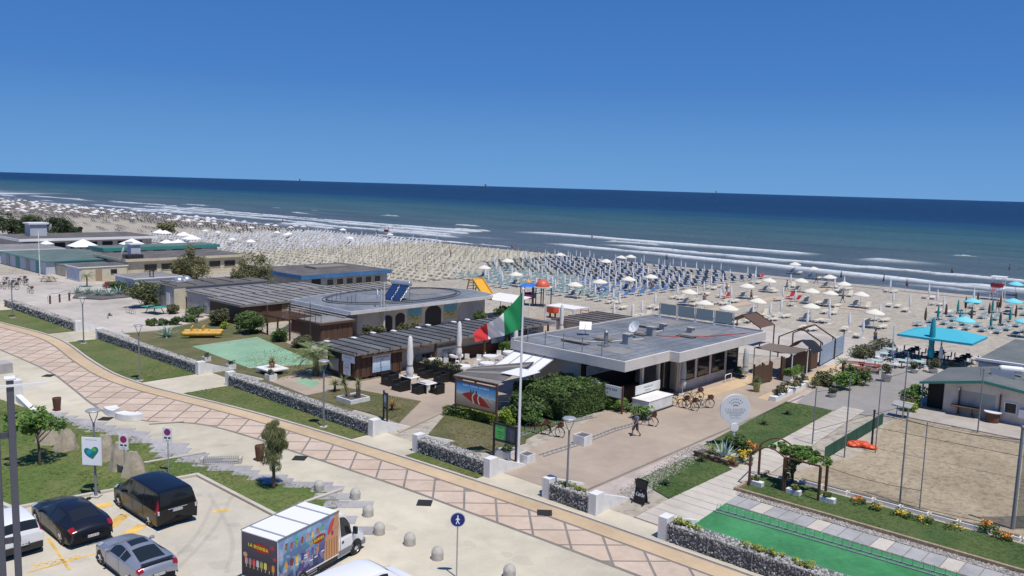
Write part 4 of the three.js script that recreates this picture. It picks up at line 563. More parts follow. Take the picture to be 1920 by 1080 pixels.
{ const t = flatHouse('grey_far_house', 'pale grey house cut by the left edge behind the parked bicycles', -172, -159.5, 44, 56, 2.2, M.bluewall, M.roofGrey, M.whitePaint, { ft: .2 }); OU = -159.5; OW = 44; for (let k = 0; k < 3; k++) windowAt(t, 'w', -171 + k * 4, -168.4 + k * 4, .6, 1.7, 43.99); }
// --- the flat pergola with the white sail, left of the hedge
{
  const t = thing('grey_pergola', 'flat dark grey pergola roof between the billboard and the hedge', 'pergola', -37, 39), H = 2.55; for (const [u, w] of [[855, 703], [930, 718], [996, 679], [890, 689]].map(p => at(...p, 2.58))) part('post', B(u, u + .12, 0, H, w, w + .12), M.rail, t);
  const qa = at(850, 703, 2.58), qb = at(934, 720, 2.58), qc = at(1002, 678, 2.58), qd = at(888, 688, 2.58), L = (s, r) => [lerp(lerp(qa[0], qd[0], r), lerp(qb[0], qc[0], r), s) + 37, lerp(lerp(qa[1], qd[1], r), lerp(qb[1], qc[1], r), s) - 39];
  for (let k = 0; k < 8; k++) part('roof_board', slab([L(0, k / 8), L(1, k / 8), L(1, (k + .95) / 8), L(0, (k + .95) / 8)], H + (k % 2) * .012, .03), k % 3 ? M.roofDark : M.woodGrey, t); const c3 = (p) => [p[0], H - .07, -p[1]]; part('edge_beam', [beam(c3(L(0, 0)), c3(L(1, 0)), .08, .12), beam(c3(L(0, 0)), c3(L(0, 1)), .08, .12)], M.rail, t);
  const c = at(976, 699, 2.7), s = thing('shade_sail', 'white square flat parasol canopy above the dark pergola roof', 'parasol', c[0], c[1], .1); part('canopy', rbox(1.9, .05, 2.1, .02, 0, 2.72, 0), M.whitePaint, s); part('pole', cyl(.03, .03, 2.7, 0, 0, 0), M.alu, s);
  const q = thing('glazed_lean_to', 'white slatted lean to roof against the bar wall above the hedge', 'canopy', -42.0, 47.0); for (let k = 0; k < 4; k++) part('panel', rbox(.92, .04, 2.6, .01, 0, 0, 0).rotateX(.35).translate(.5 + k, 2.45, .9), M.whitePaint, q); for (let k = 0; k < 5; k++) part('rib', rbox(.06, .07, 2.7, .01, 0, 0, 0).rotateX(.35).translate(k, 2.48, .9), M.galv, q); part('leg', [bar([0, 0, 2.1], [0, 2.0, 2.1], .03), bar([4, 0, 2.1], [4, 2, 2.1], .03)], M.galv, q);
}
// --- the green edged house by the sand court and the building behind it
{
  const t = thing('green_edged_house', 'beige gabled house with dark grey roof and green eaves behind the sand court', 'house', -16.0, 65.4), H = 2.1, R = 2.75;
  const gable = (d, m, n, p) => { const s = new THREE.Shape([[0, 0], [8.5, 0], [8.5, 2.1], [2.6, 2.72], [0, 2.15]].map(v => new THREE.Vector2(...v))); return part(n, new THREE.ExtrudeGeometry(s, { depth: d, bevelEnabled: false }).translate(0, 0, -d), m, t); };
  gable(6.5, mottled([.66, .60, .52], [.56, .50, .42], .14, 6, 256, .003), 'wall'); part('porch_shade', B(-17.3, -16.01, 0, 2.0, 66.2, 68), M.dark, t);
  const rf = (pts) => { const s = new THREE.Shape(pts.map(v => new THREE.Vector2(...v))); return new THREE.ExtrudeGeometry(s, { depth: 7.4, bevelEnabled: false }).translate(0, 0, -6.8); };
  const roof = part('roof', rf([[-1.5, 1.98], [2.6, 2.78], [9, 2.1], [9, 2.2], [2.6, 2.9], [-1.5, 2.08]]), M.roofTile, t);
  const eave = rf([[-1.55, 1.9], [-1.5, 1.9], [2.6, 2.68], [9, 2.0], [9, 2.1], [2.6, 2.779], [-1.5, 1.979]]); part('green_eave', new THREE.ExtrudeGeometry(new THREE.Shape([[-1.55, 1.93], [2.6, 2.70], [9, 2.02], [9, 2.22], [2.6, 2.92], [-1.55, 2.1]].map(v => new THREE.Vector2(...v))), { depth: .06, bevelEnabled: false }).translate(0, 0, .61), mat(.05, .22, .17, .5), t);
  for (const [u, w] of [[-17.4, 65.0], [-17.4, 70.5]]) part('porch_post', B(u, u + .09, 0, 1.98, w, w + .09), mat(.05, .22, .17, .5), t);
  for (const u of [-15.0, -12.4]) part('timber_post', B(u, u + .1, 0, 2.0, 65.25, 65.36), M.rail, t);
  const mural = print(2.3, 1.7, 110, (x, w, h) => { x.fillStyle = '#a9a59c'; x.fillRect(0, 0, w, h); x.fillStyle = '#9aa098'; x.beginPath(); x.moveTo(w * .1, h * .9); x.lineTo(w * .4, h * .2); x.lineTo(w * .5, h * .3); x.lineTo(w * .25, h * .95); x.fill(); x.fillStyle = '#8fa8a0'; x.beginPath(); x.ellipse(w * .75, h * .22, w * .16, h * .12, 0, 0, 7); x.fill(); }); part('wall_painting', pane(2.3, 1.7, 2.2, 1.0, .008), mural, t, true);
  windowAt(t, 'w', -12.1, -11.3, .75, 1.55, 65.39, M.whitePaint); part('air_conditioner', [rbox(.5, .6, .3, .04, 5.1, .95, .16)], M.whitePaint, t); part('downpipe', cyl(.05, .05, 2.1, 5.6, 0, .08), M.rust, t); part('wall_lamp', rbox(.12, .2, .2, .03, 1.0, 1.95, .12), M.whitePaint, t);
  part('terrace_slab', B(-17.6, -8, .012, .07, 61.6, 65.4), M.pale, t);
  const roofS = part('antenna', [bar([1.9, 2.7, -1.6], [1.9, 3.7, -1.6], .02), bar([1.6, 3.3, -1.6], [2.2, 3.3, -1.6], .012)], M.steel, t);
  const p = thing('tank_solar_heater', 'glossy solar panel with white tank lying on the dark grey house roof', 'solar panel', -12.6, 68.5, .3, null, 2.72); part('panel', rbox(1.5, .08, 1.2, .02, 0, 0, 0).rotateX(.35).translate(-.4, .25, .2), mat(.10, .12, .15, .12), p); part('tank', lathe([[0, -.8], [.24, -.78], [.27, -.6], [.27, .6], [.24, .78], [0, .8]], 16).rotateZ(PI / 2).translate(.2, .5, -.5), M.whitePaint, p); part('cable', tube([[.5, .0, 0], [1.2, -.05, .8], [1.6, -.12, 1.8], [2.6, -.2, 2.6]], .03, 20), M.dark, p);
  const b = thing('white_parapet_building', 'flat grey roofed building with white parapet wall behind the green edged house', 'building', -15.8, 74); part('wall', B(-15.8, -4, 0, 2.6, 74, 88), M.bluewall, b); const r2 = part('roof', [B(-16, -4, 2.6, 2.72, 73.8, 88.3)], M.roofTile, b); part('parapet', [B(-16, -4, 2.722, 2.9, 73.8, 74.1)], M.whitePaint, r2); part('roof_hatch', [B(-12.4, -11.3, 2.73, 4.0, 78, 79)], M.greyWall, r2); part('hatch_door', B(-11.2, -10.5, 2.73, 3.6, 77.8, 78.8), M.bluewall, r2); part('duct', lathe([[0, 0], [.35, 0], [.35, 3], [0, 3]], 14).rotateZ(PI / 2).translate(7.6, 3.2, -1.6), M.galv, r2);
}
// ---------------------------------------------------------------- vehicles (built along x, nose towards -x)
function carSurface(st) { // st: [x, yBottom, halfSill, yBelt, halfBelt, yTop, halfTop, crown]
  const N = 7, cv = []; for (let k = 1; k < 8; k++) cv.push(new THREE.CatmullRomCurve3(st.map(s => V3(s[0], s[k], 0)), false, 'centripetal'));
  const X = st.map(s => s[0]);
  const val = (k, s) => cv[k - 1].getPoint(s);
  return (s, t) => { // s 0..1 along, t -1..1 across (0 = roof centre)
    const a = Math.abs(t), x = val(1, s).x, yb = val(1, s).y, hs = val(2, s).y, yl = val(3, s).y, hl = val(4, s).y, yt = val(5, s).y, ht = val(6, s).y, cr = val(7, s).y;
    let y, z;
    if (a < .4) { const k = a / .4; z = ht * k * .93; y = yt + cr * (1 - k * k); }
    else if (a < .46) { const k = (a - .4) / .06; z = ht * (.93 + .07 * k); y = yt - (yt - yl) * .06 * k * k; }
    else if (a < .7) { const k = (a - .46) / .24; z = lerp(ht, hl, k); y = lerp(yt - (yt - yl) * .06, yl, k); }
    else if (a < .76) { const k = (a - .7) / .06; z = hl + .025 * Math.sin(k * PI / 2); y = yl - .05 * k; }
    else { const k = (a - .76) / .24; z = lerp(hl + .025, hs, k * k); y = lerp(yl - .05, yb, k); }
    return V3(x, y, z * Math.sign(t || 1));
  };
}
function patch(F, s0, s1, t0, t1, ns, nt, o = 0) {
  const p = [], idx = [], e = .002;
  for (let j = 0; j <= nt; j++) for (let i = 0; i <= ns; i++) { const s = lerp(s0, s1, i / ns), t = lerp(t0, t1, j / nt), q = F(s, t); if (o) { const a = F(Math.min(1, s + e), t).sub(F(Math.max(0, s - e), t)), b = F(s, t + e).sub(F(s, t - e)), n = a.cross(b).normalize(); if (n.lengthSq() > .5) { const c = V3(q.x, .55, 0); if (n.dot(q.clone().sub(c)) < 0) n.negate(); q.addScaledVector(n, o); } } p.push(q.x, q.y, q.z); }
  for (let j = 0; j < nt; j++) for (let i = 0; i < ns; i++) { const a = j * (ns + 1) + i, b = a + ns + 1; idx.push(a, a + 1, b, a + 1, b + 1, b); }
  const g = new THREE.BufferGeometry(); g.setAttribute('position', new THREE.Float32BufferAttribute(p, 3)); g.setIndex(idx); g.computeVertexNormals(); return g;
}
function endCap(F, s) { const p = [], n = 40; const c = F(s, 0); p.push(c.x, .6, 0); for (let i = 0; i <= n; i++) { const q = F(s, lerp(-1, 1, i / n)); p.push(q.x, q.y, q.z); } const idx = []; for (let i = 1; i <= n; i++) idx.push(0, i, i + 1); const g = new THREE.BufferGeometry(); g.setAttribute('position', new THREE.Float32BufferAttribute(p, 3)); g.setIndex(idx); return clean(g); }
function paintMat(r, g, b, metal = 0, rough = .35) { const m = new THREE.MeshPhysicalMaterial({ roughness: rough, metalness: metal, clearcoat: .5, clearcoatRoughness: .04, specularIntensity: .5, side: THREE.DoubleSide }); m.color.setRGB(r, g, b); return m; }
function wheel(parent, x, z, r, w) {
  const s = Math.sign(z), g = new THREE.Group(); g.name = 'wheel'; parent.add(g); g.position.set(x, r, z);
  part('tyre', lathe([[r * .62, -w / 2], [r * .9, -w / 2], [r, -w * .36], [r, w * .36], [r * .9, w / 2], [r * .62, w / 2], [r * .62, -w / 2]], 26).rotateX(PI / 2), M.rubber, g);
  const rim = [lathe([[0, .0], [r * .16, .0], [r * .2, -.02], [r * .58, -.05], [r * .63, 0], [r * .64, .015]], 26).rotateX(s * PI / 2).translate(0, 0, s * (w / 2 - .02))];
  for (let k = 0; k < 5; k++) { const a = k * PI * .4; rim.push(beam([0, 0, s * (w / 2 - .01)], [Math.cos(a) * r * .6, Math.sin(a) * r * .6, s * (w / 2 - .01)], .07, .03)); }
  part('rim', rim, M.alu, g);
}
const TAIL = new THREE.MeshPhysicalMaterial({ roughness: .15, clearcoat: 1 }); TAIL.color.setRGB(.30, .008, .010);
const LAMP = new THREE.MeshPhysicalMaterial({ roughness: .1, clearcoat: 1 }); LAMP.color.setRGB(.55, .57, .6);
const plateMat = (s) => print(.52, .12, 300, (x, w, h) => { x.fillStyle = '#d8d9d6'; x.fillRect(0, 0, w, h); x.fillStyle = '#2a4a9c'; x.fillRect(0, 0, w * .08, h); x.fillRect(w * .92, 0, w * .08, h); txt(x, s, w / 2, h * .54, 27, '#222'); });
function car(name, label, cat, u, w, o) { // u, w: middle of the car on the ground
  const t = thing(name, label, cat, u, w), F = carSurface(o.st), X0 = o.st[0][0], X1 = o.st[o.st.length - 1][0];
  const bodyM = o.paint, sOf = x => { let lo = 0, hi = 1; for (let i = 0; i < 24; i++) { const m = (lo + hi) / 2; F(m, 0).x < x ? lo = m : hi = m; } return lo; };
  part('body', [patch(F, 0, 1, -1, 1, 60, 60), endCap(F, 0), endCap(F, 1)], bodyM, t);
  part('underbody', bx(X0 + .3, X1 - .3, .16, .4, -o.hw * .9, o.hw * .9), M.black, t);
  for (const x of [o.wf, o.wr]) for (const s of [-1, 1]) { part('wheel_arch', mv(new THREE.CylinderGeometry(o.r * 1.17, o.r * 1.17, .3, 24).rotateX(PI / 2), x, o.r * 1.02, s * (o.hw - .145)), M.black, t); wheel(t, x, s * (o.hw - .095), o.r, .21); }
  const G = (n, x0, x1, t0, t1, off = .006, m = M.glass) => part(n, patch(F, sOf(x0), sOf(x1), t0, t1, 10, 8, off), m, t);
  for (const [x0, x1] of o.side) for (const s of [-1, 1]) G('side_window', x0, x1, s * .485, s * .675);
  G('windscreen', ...o.ws, -.40, .40); G('rear_window', ...o.rw, -o.rwt, o.rwt, .007);
  if (o.roofPanel) G('sunroof', ...o.roofPanel, -.3, .3, .006);
  for (const s of [-1, 1]) { const [x0, x1, t0, t1] = o.tail; G('tail_lamp', x0, x1, s * t0, s * t1, .014, TAIL); const [h0, h1, a0, a1] = o.head; G('headlamp', h0, h1, s * a0, s * a1, .012, LAMP); part('mirror', rbox(.12, .13, .2, .04, o.mir[0], o.mir[1], s * (o.hw + .06)), o.mirM || bodyM, t); }
  if (o.bumper) part('bumper', rbox(.1, .3, o.hw * 1.9, .04, X1 - .02, .42, 0), o.bumper, t);
  for (const s of [-1, 1]) part('sill', bx(o.wf + .42, o.wr - .42, .2, .3, s * (o.hw - .03), s * (o.hw + .006)), M.black, t);
  for (const x of o.doors) for (const s of [-1, 1]) part('door_gap', patch(F, sOf(x), sOf(x) + .003, s * .70, s * .97, 1, 10, .0035), M.black, t);
  for (const x of o.handles || []) for (const s of [-1, 1]) part('door_handle', rbox(.18, .03, .03, .012, x, o.st[3][3] - .1, s * (o.hw + .012)), o.mirM || bodyM, t);
  part('number_plate', pane(.52, .12, X1 + o.pl[0], o.pl[1], 0, PI / 2), plateMat(o.plate), t, true);
  return t;
}
const van = car('black_van', 'glossy black passenger van parked at the lawn kerb', 'van', -36.85, 16.45, { paint: paintMat(.006, .006, .008), hw: .95, r: .34, wf: -1.62, wr: 1.62, plate: 'EK 507 RL',
  st: [[-2.48, .42, .62, .72, .66, .80, .55, .02], [-2.4, .3, .86, .82, .84, .98, .7, .02], [-1.75, .25, .92, 1.0, .9, 1.12, .80, .03], [-1.45, .25, .94, 1.04, .93, 1.30, .80, .03], [-.75, .25, .95, 1.06, .95, 1.80, .74, .05], [-.2, .25, .95, 1.06, .95, 1.88, .76, .05], [1.4, .25, .95, 1.06, .95, 1.88, .78, .05], [2.2, .26, .95, 1.06, .95, 1.85, .78, .04], [2.34, .26, .945, 1.06, .945, 1.80, .78, .03], [2.42, .28, .94, 1.05, .94, 1.45, .82, .02], [2.47, .30, .92, .96, .92, 1.06, .86, .01]],
  side: [[-.95, -.15], [-.05, .95], [1.05, 1.9]], ws: [-1.42, -.78], rw: [2.325, 2.44], rwt: .42, tail: [2.30, 2.455, .52, .80], head: [-2.35, -2.0, .45, .7], mir: [-1.0, 1.12], doors: [-1.05, -.1, 1.0], pl: [.035, .92], handles: [-.25, .15] });
const saloon = car('black_fastback', 'dark blue black fastback saloon parked beside the black van', 'car', -37.45, 13.06, { paint: paintMat(.010, .012, .020), hw: .955, r: .355, wf: -1.45, wr: 1.47, plate: 'EA 214 KT',
  st: [[-2.48, .4, .55, .58, .58, .64, .42, .02], [-2.38, .24, .82, .66, .8, .74, .62, .03], [-1.5, .2, .94, .84, .93, .92, .74, .05], [-.95, .2, .95, .90, .94, .99, .76, .05], [-.2, .2, .95, .93, .94, 1.36, .58, .05], [.35, .2, .95, .94, .95, 1.40, .58, .05], [1.1, .2, .96, .96, .96, 1.33, .57, .05], [1.75, .22, .955, .96, .93, 1.12, .62, .06], [2.25, .26, .92, .90, .86, .96, .62, .06], [2.46, .38, .84, .78, .80, .84, .6, .03], [2.5, .5, .8, .68, .76, .74, .56, .01]],
  side: [[-.5, .25], [.33, 1.25]], ws: [-.9, -.25], rw: [1.15, 1.9], rwt: .38, tail: [2.18, 2.46, .52, .76], head: [-2.3, -1.9, .45, .72], mir: [-.62, 1.0], doors: [-.85, .28, 1.15], pl: [.03, .52], handles: [.1, .95] });
const coupe = car('silver_coupe', 'silver two door coupe parked in front of the black saloon', 'car', -31.75, 13.4, { paint: paintMat(.36, .38, .43, .55, .38), hw: .865, r: .315, wf: -1.3, wr: 1.3, plate: 'CD 837 RZ',
  st: [[-2.16, .42, .5, .56, .52, .62, .38, .02], [-2.05, .24, .74, .64, .72, .72, .55, .03], [-1.3, .2, .85, .80, .84, .88, .66, .05], [-.85, .2, .86, .86, .85, .95, .68, .05], [-.1, .2, .865, .89, .855, 1.27, .50, .05], [.35, .2, .865, .90, .86, 1.28, .50, .05], [1.0, .2, .87, .92, .87, 1.16, .54, .05], [1.55, .22, .865, .93, .84, 1.02, .58, .04], [1.98, .28, .83, .90, .78, .97, .56, .03], [2.1, .36, .78, .78, .74, .84, .54, .02], [2.16, .46, .74, .62, .7, .68, .5, .01]],
  side: [[-.45, .45], [.52, 1.0]], ws: [-.8, -.15], rw: [.75, 1.62], rwt: .37, roofPanel: [-.02, .5], tail: [1.95, 2.11, .50, .78], head: [-1.98, -1.5, .42, .68], mir: [-.5, .96], doors: [-.75, .5], pl: [.03, .56], handles: [.35] });
{ const p = at(84, 1036); car('white_hatchback', 'white small hatchback parked at the left edge behind the steel mast', 'car', p[0] - 1.85, p[1] - .82, { paint: paintMat(.74, .75, .76, 0, .3), hw: .82, r: .30, wf: -1.15, wr: 1.15, plate: 'FB 618 NM', bumper: M.dark,
  st: [[-1.82, .42, .5, .62, .54, .7, .4, .02], [-1.74, .24, .74, .74, .72, .84, .58, .03], [-1.15, .2, .80, .92, .8, 1.02, .66, .04], [-.85, .2, .81, .96, .81, 1.1, .66, .04], [-.25, .2, .82, .98, .82, 1.47, .6, .04], [.3, .2, .82, .98, .82, 1.53, .62, .04], [1.2, .2, .82, .99, .82, 1.50, .62, .04], [1.6, .24, .81, 1.0, .81, 1.42, .62, .03], [1.78, .3, .79, .98, .79, 1.1, .66, .02], [1.83, .38, .77, .86, .77, .94, .64, .01]],
  side: [[-.4, .2], [.28, .85], [.92, 1.3]], ws: [-.82, -.3], rw: [1.58, 1.775], rwt: .44, tail: [1.55, 1.79, .5, .74], head: [-1.7, -1.35, .45, .7], mir: [-.5, 1.06], doors: [-.7, .24, .88], pl: [.08, .62], handles: [.1, .7] }); }
part('spoiler', [rbox(.16, .03, 1.25, .012, 2.0, 1.07, 0), bx(1.96, 2.0, .98, 1.06, -.5, -.46), bx(1.96, 2.0, .98, 1.06, .46, .5)], M.black, coupe); part('chrome_bar', rbox(.03, .04, .9, .01, 2.49, 1.02, 0), M.chrome, van); for (const s of [-1, 1]) part('reversing_lamp', rbox(.05, .22, .1, .02, 2.45, .92, s * .88), LAMP, van);
van.scale.set(.97, .91, .97); coupe.scale.set(.97, .93, .97); saloon.scale.set(.98, .94, .98);
{ // white vehicle cut by the bottom edge
  const p = at(700, 1046, 1.7); car('white_van', 'white vehicle roof cut by the bottom edge beside the truck', 'van', p[0] + .5, p[1] - 1.0, { paint: paintMat(.76, .77, .79, 0, .3), hw: .9, r: .33, wf: -1.4, wr: 1.4, plate: 'DZ 552 PA',
  st: [[-2.2, .42, .6, .72, .66, .80, .55, .02], [-2.1, .3, .82, .82, .8, .95, .66, .02], [-1.5, .25, .88, 1.0, .86, 1.10, .74, .03], [-.7, .25, .9, 1.05, .9, 1.72, .68, .05], [0, .25, .9, 1.05, .9, 1.8, .7, .05], [1.3, .25, .9, 1.05, .9, 1.8, .72, .05], [2.0, .27, .9, 1.05, .9, 1.7, .7, .04], [2.16, .34, .86, 1.0, .88, 1.2, .76, .02]],
  side: [[-.7, .1], [.2, 1.0]], ws: [-1.3, -.72], rw: [1.98, 2.14], rwt: .4, tail: [1.9, 2.14, .52, .76], head: [-2.0, -1.7, .45, .7], mir: [-.9, 1.1], doors: [-.8, .15], pl: [.03, .7], handles: [] }).rotation.y = -PI / 2; }
{ // the ice cream truck: box body printed all over, cab towards the sea
  const H = 2.72, u0 = -26.55, u1 = -24.6, w0 = 14.75, w1 = 18.75, t = thing('ice_cream_truck', 'white box truck printed with ice lollies and LA BOMBA lettering', 'truck', (u0 + u1) / 2, w0);
  const lolly = (x, px, py, s, c, c2, rot = 0) => { x.save(); x.translate(px, py); x.rotate(rot); x.fillStyle = '#d8b27c'; x.fillRect(-s * .09, s * .5, s * .18, s * .75); x.fillStyle = c; x.beginPath(); x.moveTo(-s * .34, s * .6); x.lineTo(-s * .34, -s * .4); x.bezierCurveTo(-s * .34, -s * .95, s * .34, -s * .95, s * .34, -s * .4); x.lineTo(s * .34, s * .6); x.fill(); x.fillStyle = c2; x.fillRect(-s * .2, -s * .4, s * .1, s * .85); x.fillRect(s * .1, -s * .4, s * .1, s * .85); x.restore(); };
  const logo = (x, px, py, s, rot) => { x.save(); x.translate(px, py); x.rotate(rot); x.fillStyle = '#b01a1c'; x.beginPath(); x.ellipse(s * .5, 0, s * 1.35, s * .62, 0, 0, 7); x.fill(); x.strokeStyle = '#5c0a0c'; x.lineWidth = s * .05; x.stroke(); x.strokeStyle = '#2a3a10'; x.lineWidth = s * .09; x.font = `bold ${s * .62}px sans-serif`; x.textAlign = 'center'; x.textBaseline = 'middle'; x.strokeText('LA BOMBA', 0, 0, s * 3.3); x.fillStyle = '#f2dc2c'; x.fillText('LA BOMBA', 0, 0, s * 3.3); x.restore(); };
  const bg = (x, w, h, a, b) => { const g = x.createLinearGradient(0, 0, 0, h); g.addColorStop(0, a); g.addColorStop(1, b); x.fillStyle = g; x.fillRect(0, 0, w, h); };
  const side = print(4.0, 2.1, 200, (x, w, h) => { bg(x, w, h, '#8fb8d4', '#2a2c58'); x.globalAlpha = .35; for (let i = 0; i < 90; i++) { x.fillStyle = pick(['#cfe4f2', '#4a78b8', '#6a4c98', '#3c9ab0', '#e8d8e8']); x.beginPath(); x.ellipse(rr(0, w), rr(0, h), rr(20, 90), rr(8, 40), rr(0, 3), 0, 7); x.fill(); } x.globalAlpha = 1;
    x.fillStyle = '#c89468'; x.beginPath(); x.moveTo(w * .74, h); x.lineTo(w * .76, h * .5); x.bezierCurveTo(w * .82, h * .3, w * .9, h * .1, w * .93, 0); x.lineTo(w, 0); x.lineTo(w, h); x.fill(); x.fillStyle = '#8a5a3a'; for (let i = 0; i < 5; i++) x.fillRect(w * (.78 + i * .045), h * .55, w * .012, h * .45); x.fillStyle = '#c8464e'; x.beginPath(); x.ellipse(w * .86, h * .25, w * .035, h * .2, .5, 0, 7); x.fill(); x.fillStyle = '#a02050'; x.beginPath(); x.ellipse(w * .885, h * .42, w * .02, h * .06, 0, 0, 7); x.fill();
    [['#6a3a22', '#c8d050'], ['#b83a2c', '#d86a4a'], ['#3f9a3a', '#d0d84a'], ['#9c2a26', '#cc5a3a'], ['#d87a54', '#f0b090'], ['#d8c84a', '#f0e890'], ['#a86a3a', '#d8a060']].forEach((c, i) => lolly(x, w * (.12 + i * .085), h * (.20 + (i % 2) * .03), 42, c[0], c[1], .12)); lolly(x, w * .70, h * .18, 40, '#4a9a5a', '#a8d84a', .5);
    [['#d8902c', '#f0c060'], ['#7a2030', '#a84050'], ['#e0c030', '#f4e890'], ['#38407a', '#5a68b0'], ['#c86a70', '#f0a8a8'], ['#5a4a8a', '#8a78b8'], ['#b0784a', '#e0b080']].forEach((c, i) => lolly(x, w * (.12 + i * .085), h * .62, 50, c[0], c[1], -.05 + .03 * i)); for (let i = 0; i < 6; i++) { x.fillStyle = '#e8ecf2'; x.fillRect(w * rr(.05, .7), h * rr(.5, .8), 40, 12); }
    logo(x, w * .62, h * .40, 62, -.03); x.strokeStyle = '#3a5a8a'; x.lineWidth = 3; x.beginPath(); x.moveTo(0, h * .38); x.lineTo(w, h * .34); x.stroke(); });
  const rear = print(1.95, 2.1, 220, (x, w, h) => { bg(x, w, h, '#5a5460', '#221f2c'); logo(x, w * .46, h * .26, 78, .05); [['#d88a8a', '#e8b0a8'], ['#8a8078', '#b0a8a0'], ['#e03a3e', '#f07a78'], ['#c8c0c4', '#e8e0e0'], ['#9aa83a', '#c8d06a'], ['#e0d060', '#f0e8a0'], ['#5a2e22', '#7a4a36'], ['#d88a3a', '#f0b060']].forEach((c, i) => lolly(x, w * (.13 + i * .107), h * .64, 50, c[0], c[1], 0)); x.fillStyle = '#d89a78'; x.beginPath(); x.arc(w * .1, h * .5, 26, 0, 7); x.fill(); x.fillStyle = '#c02a3a'; x.beginPath(); x.arc(w * .86, h * .18, 22, 0, 7); x.arc(w * .92, h * .42, 20, 0, 7); x.fill(); });
  part('box_body', rbox(u1 - u0, H - .5, w1 - w0, .02, 0, .5 + (H - .5) / 2, -(w1 - w0) / 2), M.whitePaint, t);
  part('side_print', pane(3.96, 2.08, (u1 - u0) / 2 + .004, .57 + 1.06, -(w1 - w0) / 2, PI / 2), side, t, true);
  part('rear_print', pane(1.91, 2.08, 0, .57 + 1.06, .004), rear, t, true);
  for (const k of [.12, .5, .84]) part('roof_rib', bx(-.93, .93, H, H + .025, -(w1 - w0) * k - .05, -(w1 - w0) * k + .05), M.galv, t);
  for (const s of [-1, 1]) part('roof_trim', bx(s * .975 - .02, s * .975 + .02, H - .04, H + .03, -(w1 - w0), 0), M.paintGrey, t);
  part('chassis', [bx(-.45, .45, .4, .5, -6, -.1), bx(-.9, .9, .38, .46, -.12, .02)], M.black, t); part('side_skirt', bx(.9, .96, .28, .56, -3.95, -2.6), M.dark, t); part('guard_rail', [bar([.95, .42, -.4], [.95, .42, -2.5], .03), bar([.95, .3, -.4], [.95, .3, -2.5], .03)], M.steel, t);
  // cab: profile of stations along -z (built along x and turned)
  const st = [[-6.05, .34, .6, .72, .72, .82, .5, .02], [-5.95, .3, .88, .9, .88, 1.05, .66, .03], [-5.45, .3, .93, 1.12, .92, 1.26, .78, .03], [-5.2, .3, .94, 1.16, .94, 1.42, .80, .04], [-4.75, .3, .95, 1.2, .95, 2.16, .80, .05], [-4.5, .3, .95, 1.2, .95, 2.38, .82, .06], [-3.98, .3, .95, 1.2, .95, 2.52, .84, .08], [-3.96, .3, .95, 1.2, .95, 2.52, .84, .08]];
  const F0 = carSurface(st), F = (s, q) => { const p = F0(s, q); return V3(-p.z, p.y, p.x); }, sOf = x => { let lo = 0, hi = 1; for (let i = 0; i < 24; i++) { const m = (lo + hi) / 2; F0(m, 0).x < x ? lo = m : hi = m; } return lo; };
  const G = (x0, x1, a, b, o) => { const g = patch(F0, sOf(x0), sOf(x1), a, b, 16, 10, o + .006); return g.rotateY(-PI / 2); };
  const cap = endCap(F0, 0).rotateY(-PI / 2), cap2 = endCap(F0, 1).rotateY(-PI / 2);
  const cab = part('cab', [patch(F0, 0, 1, -1, 1, 64, 60).rotateY(-PI / 2), cap, cap2], paintMat(.76, .77, .78, 0, .3), t);
  for (const s of [-1, 1]) { part('side_window', G(-4.98, -4.2, s * .485, s * .68, .007), M.glass, t); part('door_gap', G(-5.28, -5.262, s * .5, s * .97, .004), M.black, t); part('door_gap', G(-4.13, -4.112, s * .44, s * .97, .004), M.black, t); part('mirror', rbox(.22, .36, .14, .04, s * 1.12, 1.42, -5.02), M.black, t); part('lower_trim', G(-5.9, -3.98, s * .9, s * .985, .006), M.paintGrey, t); part('headlamp', G(-5.98, -5.6, s * .5, s * .72, .012), LAMP, t); part('door_handle', rbox(.03, .12, .12, .01, s * .975, 1.02, -4.3), M.black, t); }
  part('windscreen', G(-5.2, -4.72, -.4, .4, .007), M.glass, t); part('bumper', rbox(1.86, .34, .3, .08, 0, .44, -5.98), M.paintGrey, t);
  for (const z of [-5.3, -1.5]) for (const s of [-1, 1]) { const g = new THREE.Group(); g.rotation.y = -PI / 2; part('wheel_arch', mv(new THREE.CylinderGeometry(.42, .42, .3, 24).rotateZ(PI / 2), s * .815, .40, z), M.black, t); const r = .345, wg = new THREE.Group(); wg.name = 'wheel'; wg.position.set(s * .88, r, z); t.add(wg); part('tyre', lathe([[r * .6, -.11], [r * .9, -.11], [r, -.08], [r, .08], [r * .9, .11], [r * .6, .11]], 26).rotateZ(PI / 2), M.rubber, wg); part('rim', lathe([[0, .02], [r * .3, .02], [r * .34, -.03], [r * .58, -.03], [r * .63, .01]], 24).rotateZ(-s * PI / 2).translate(s * .09, 0, 0), M.alu, wg); }
  part('number_plate', pane(.52, .12, 0, .55, .03), plateMat('CX 309 SD'), t, true);
  t.position.set(-26.58, 0, -15.8); t.rotation.y = .235; t.scale.set(.96, .84, .85);
}
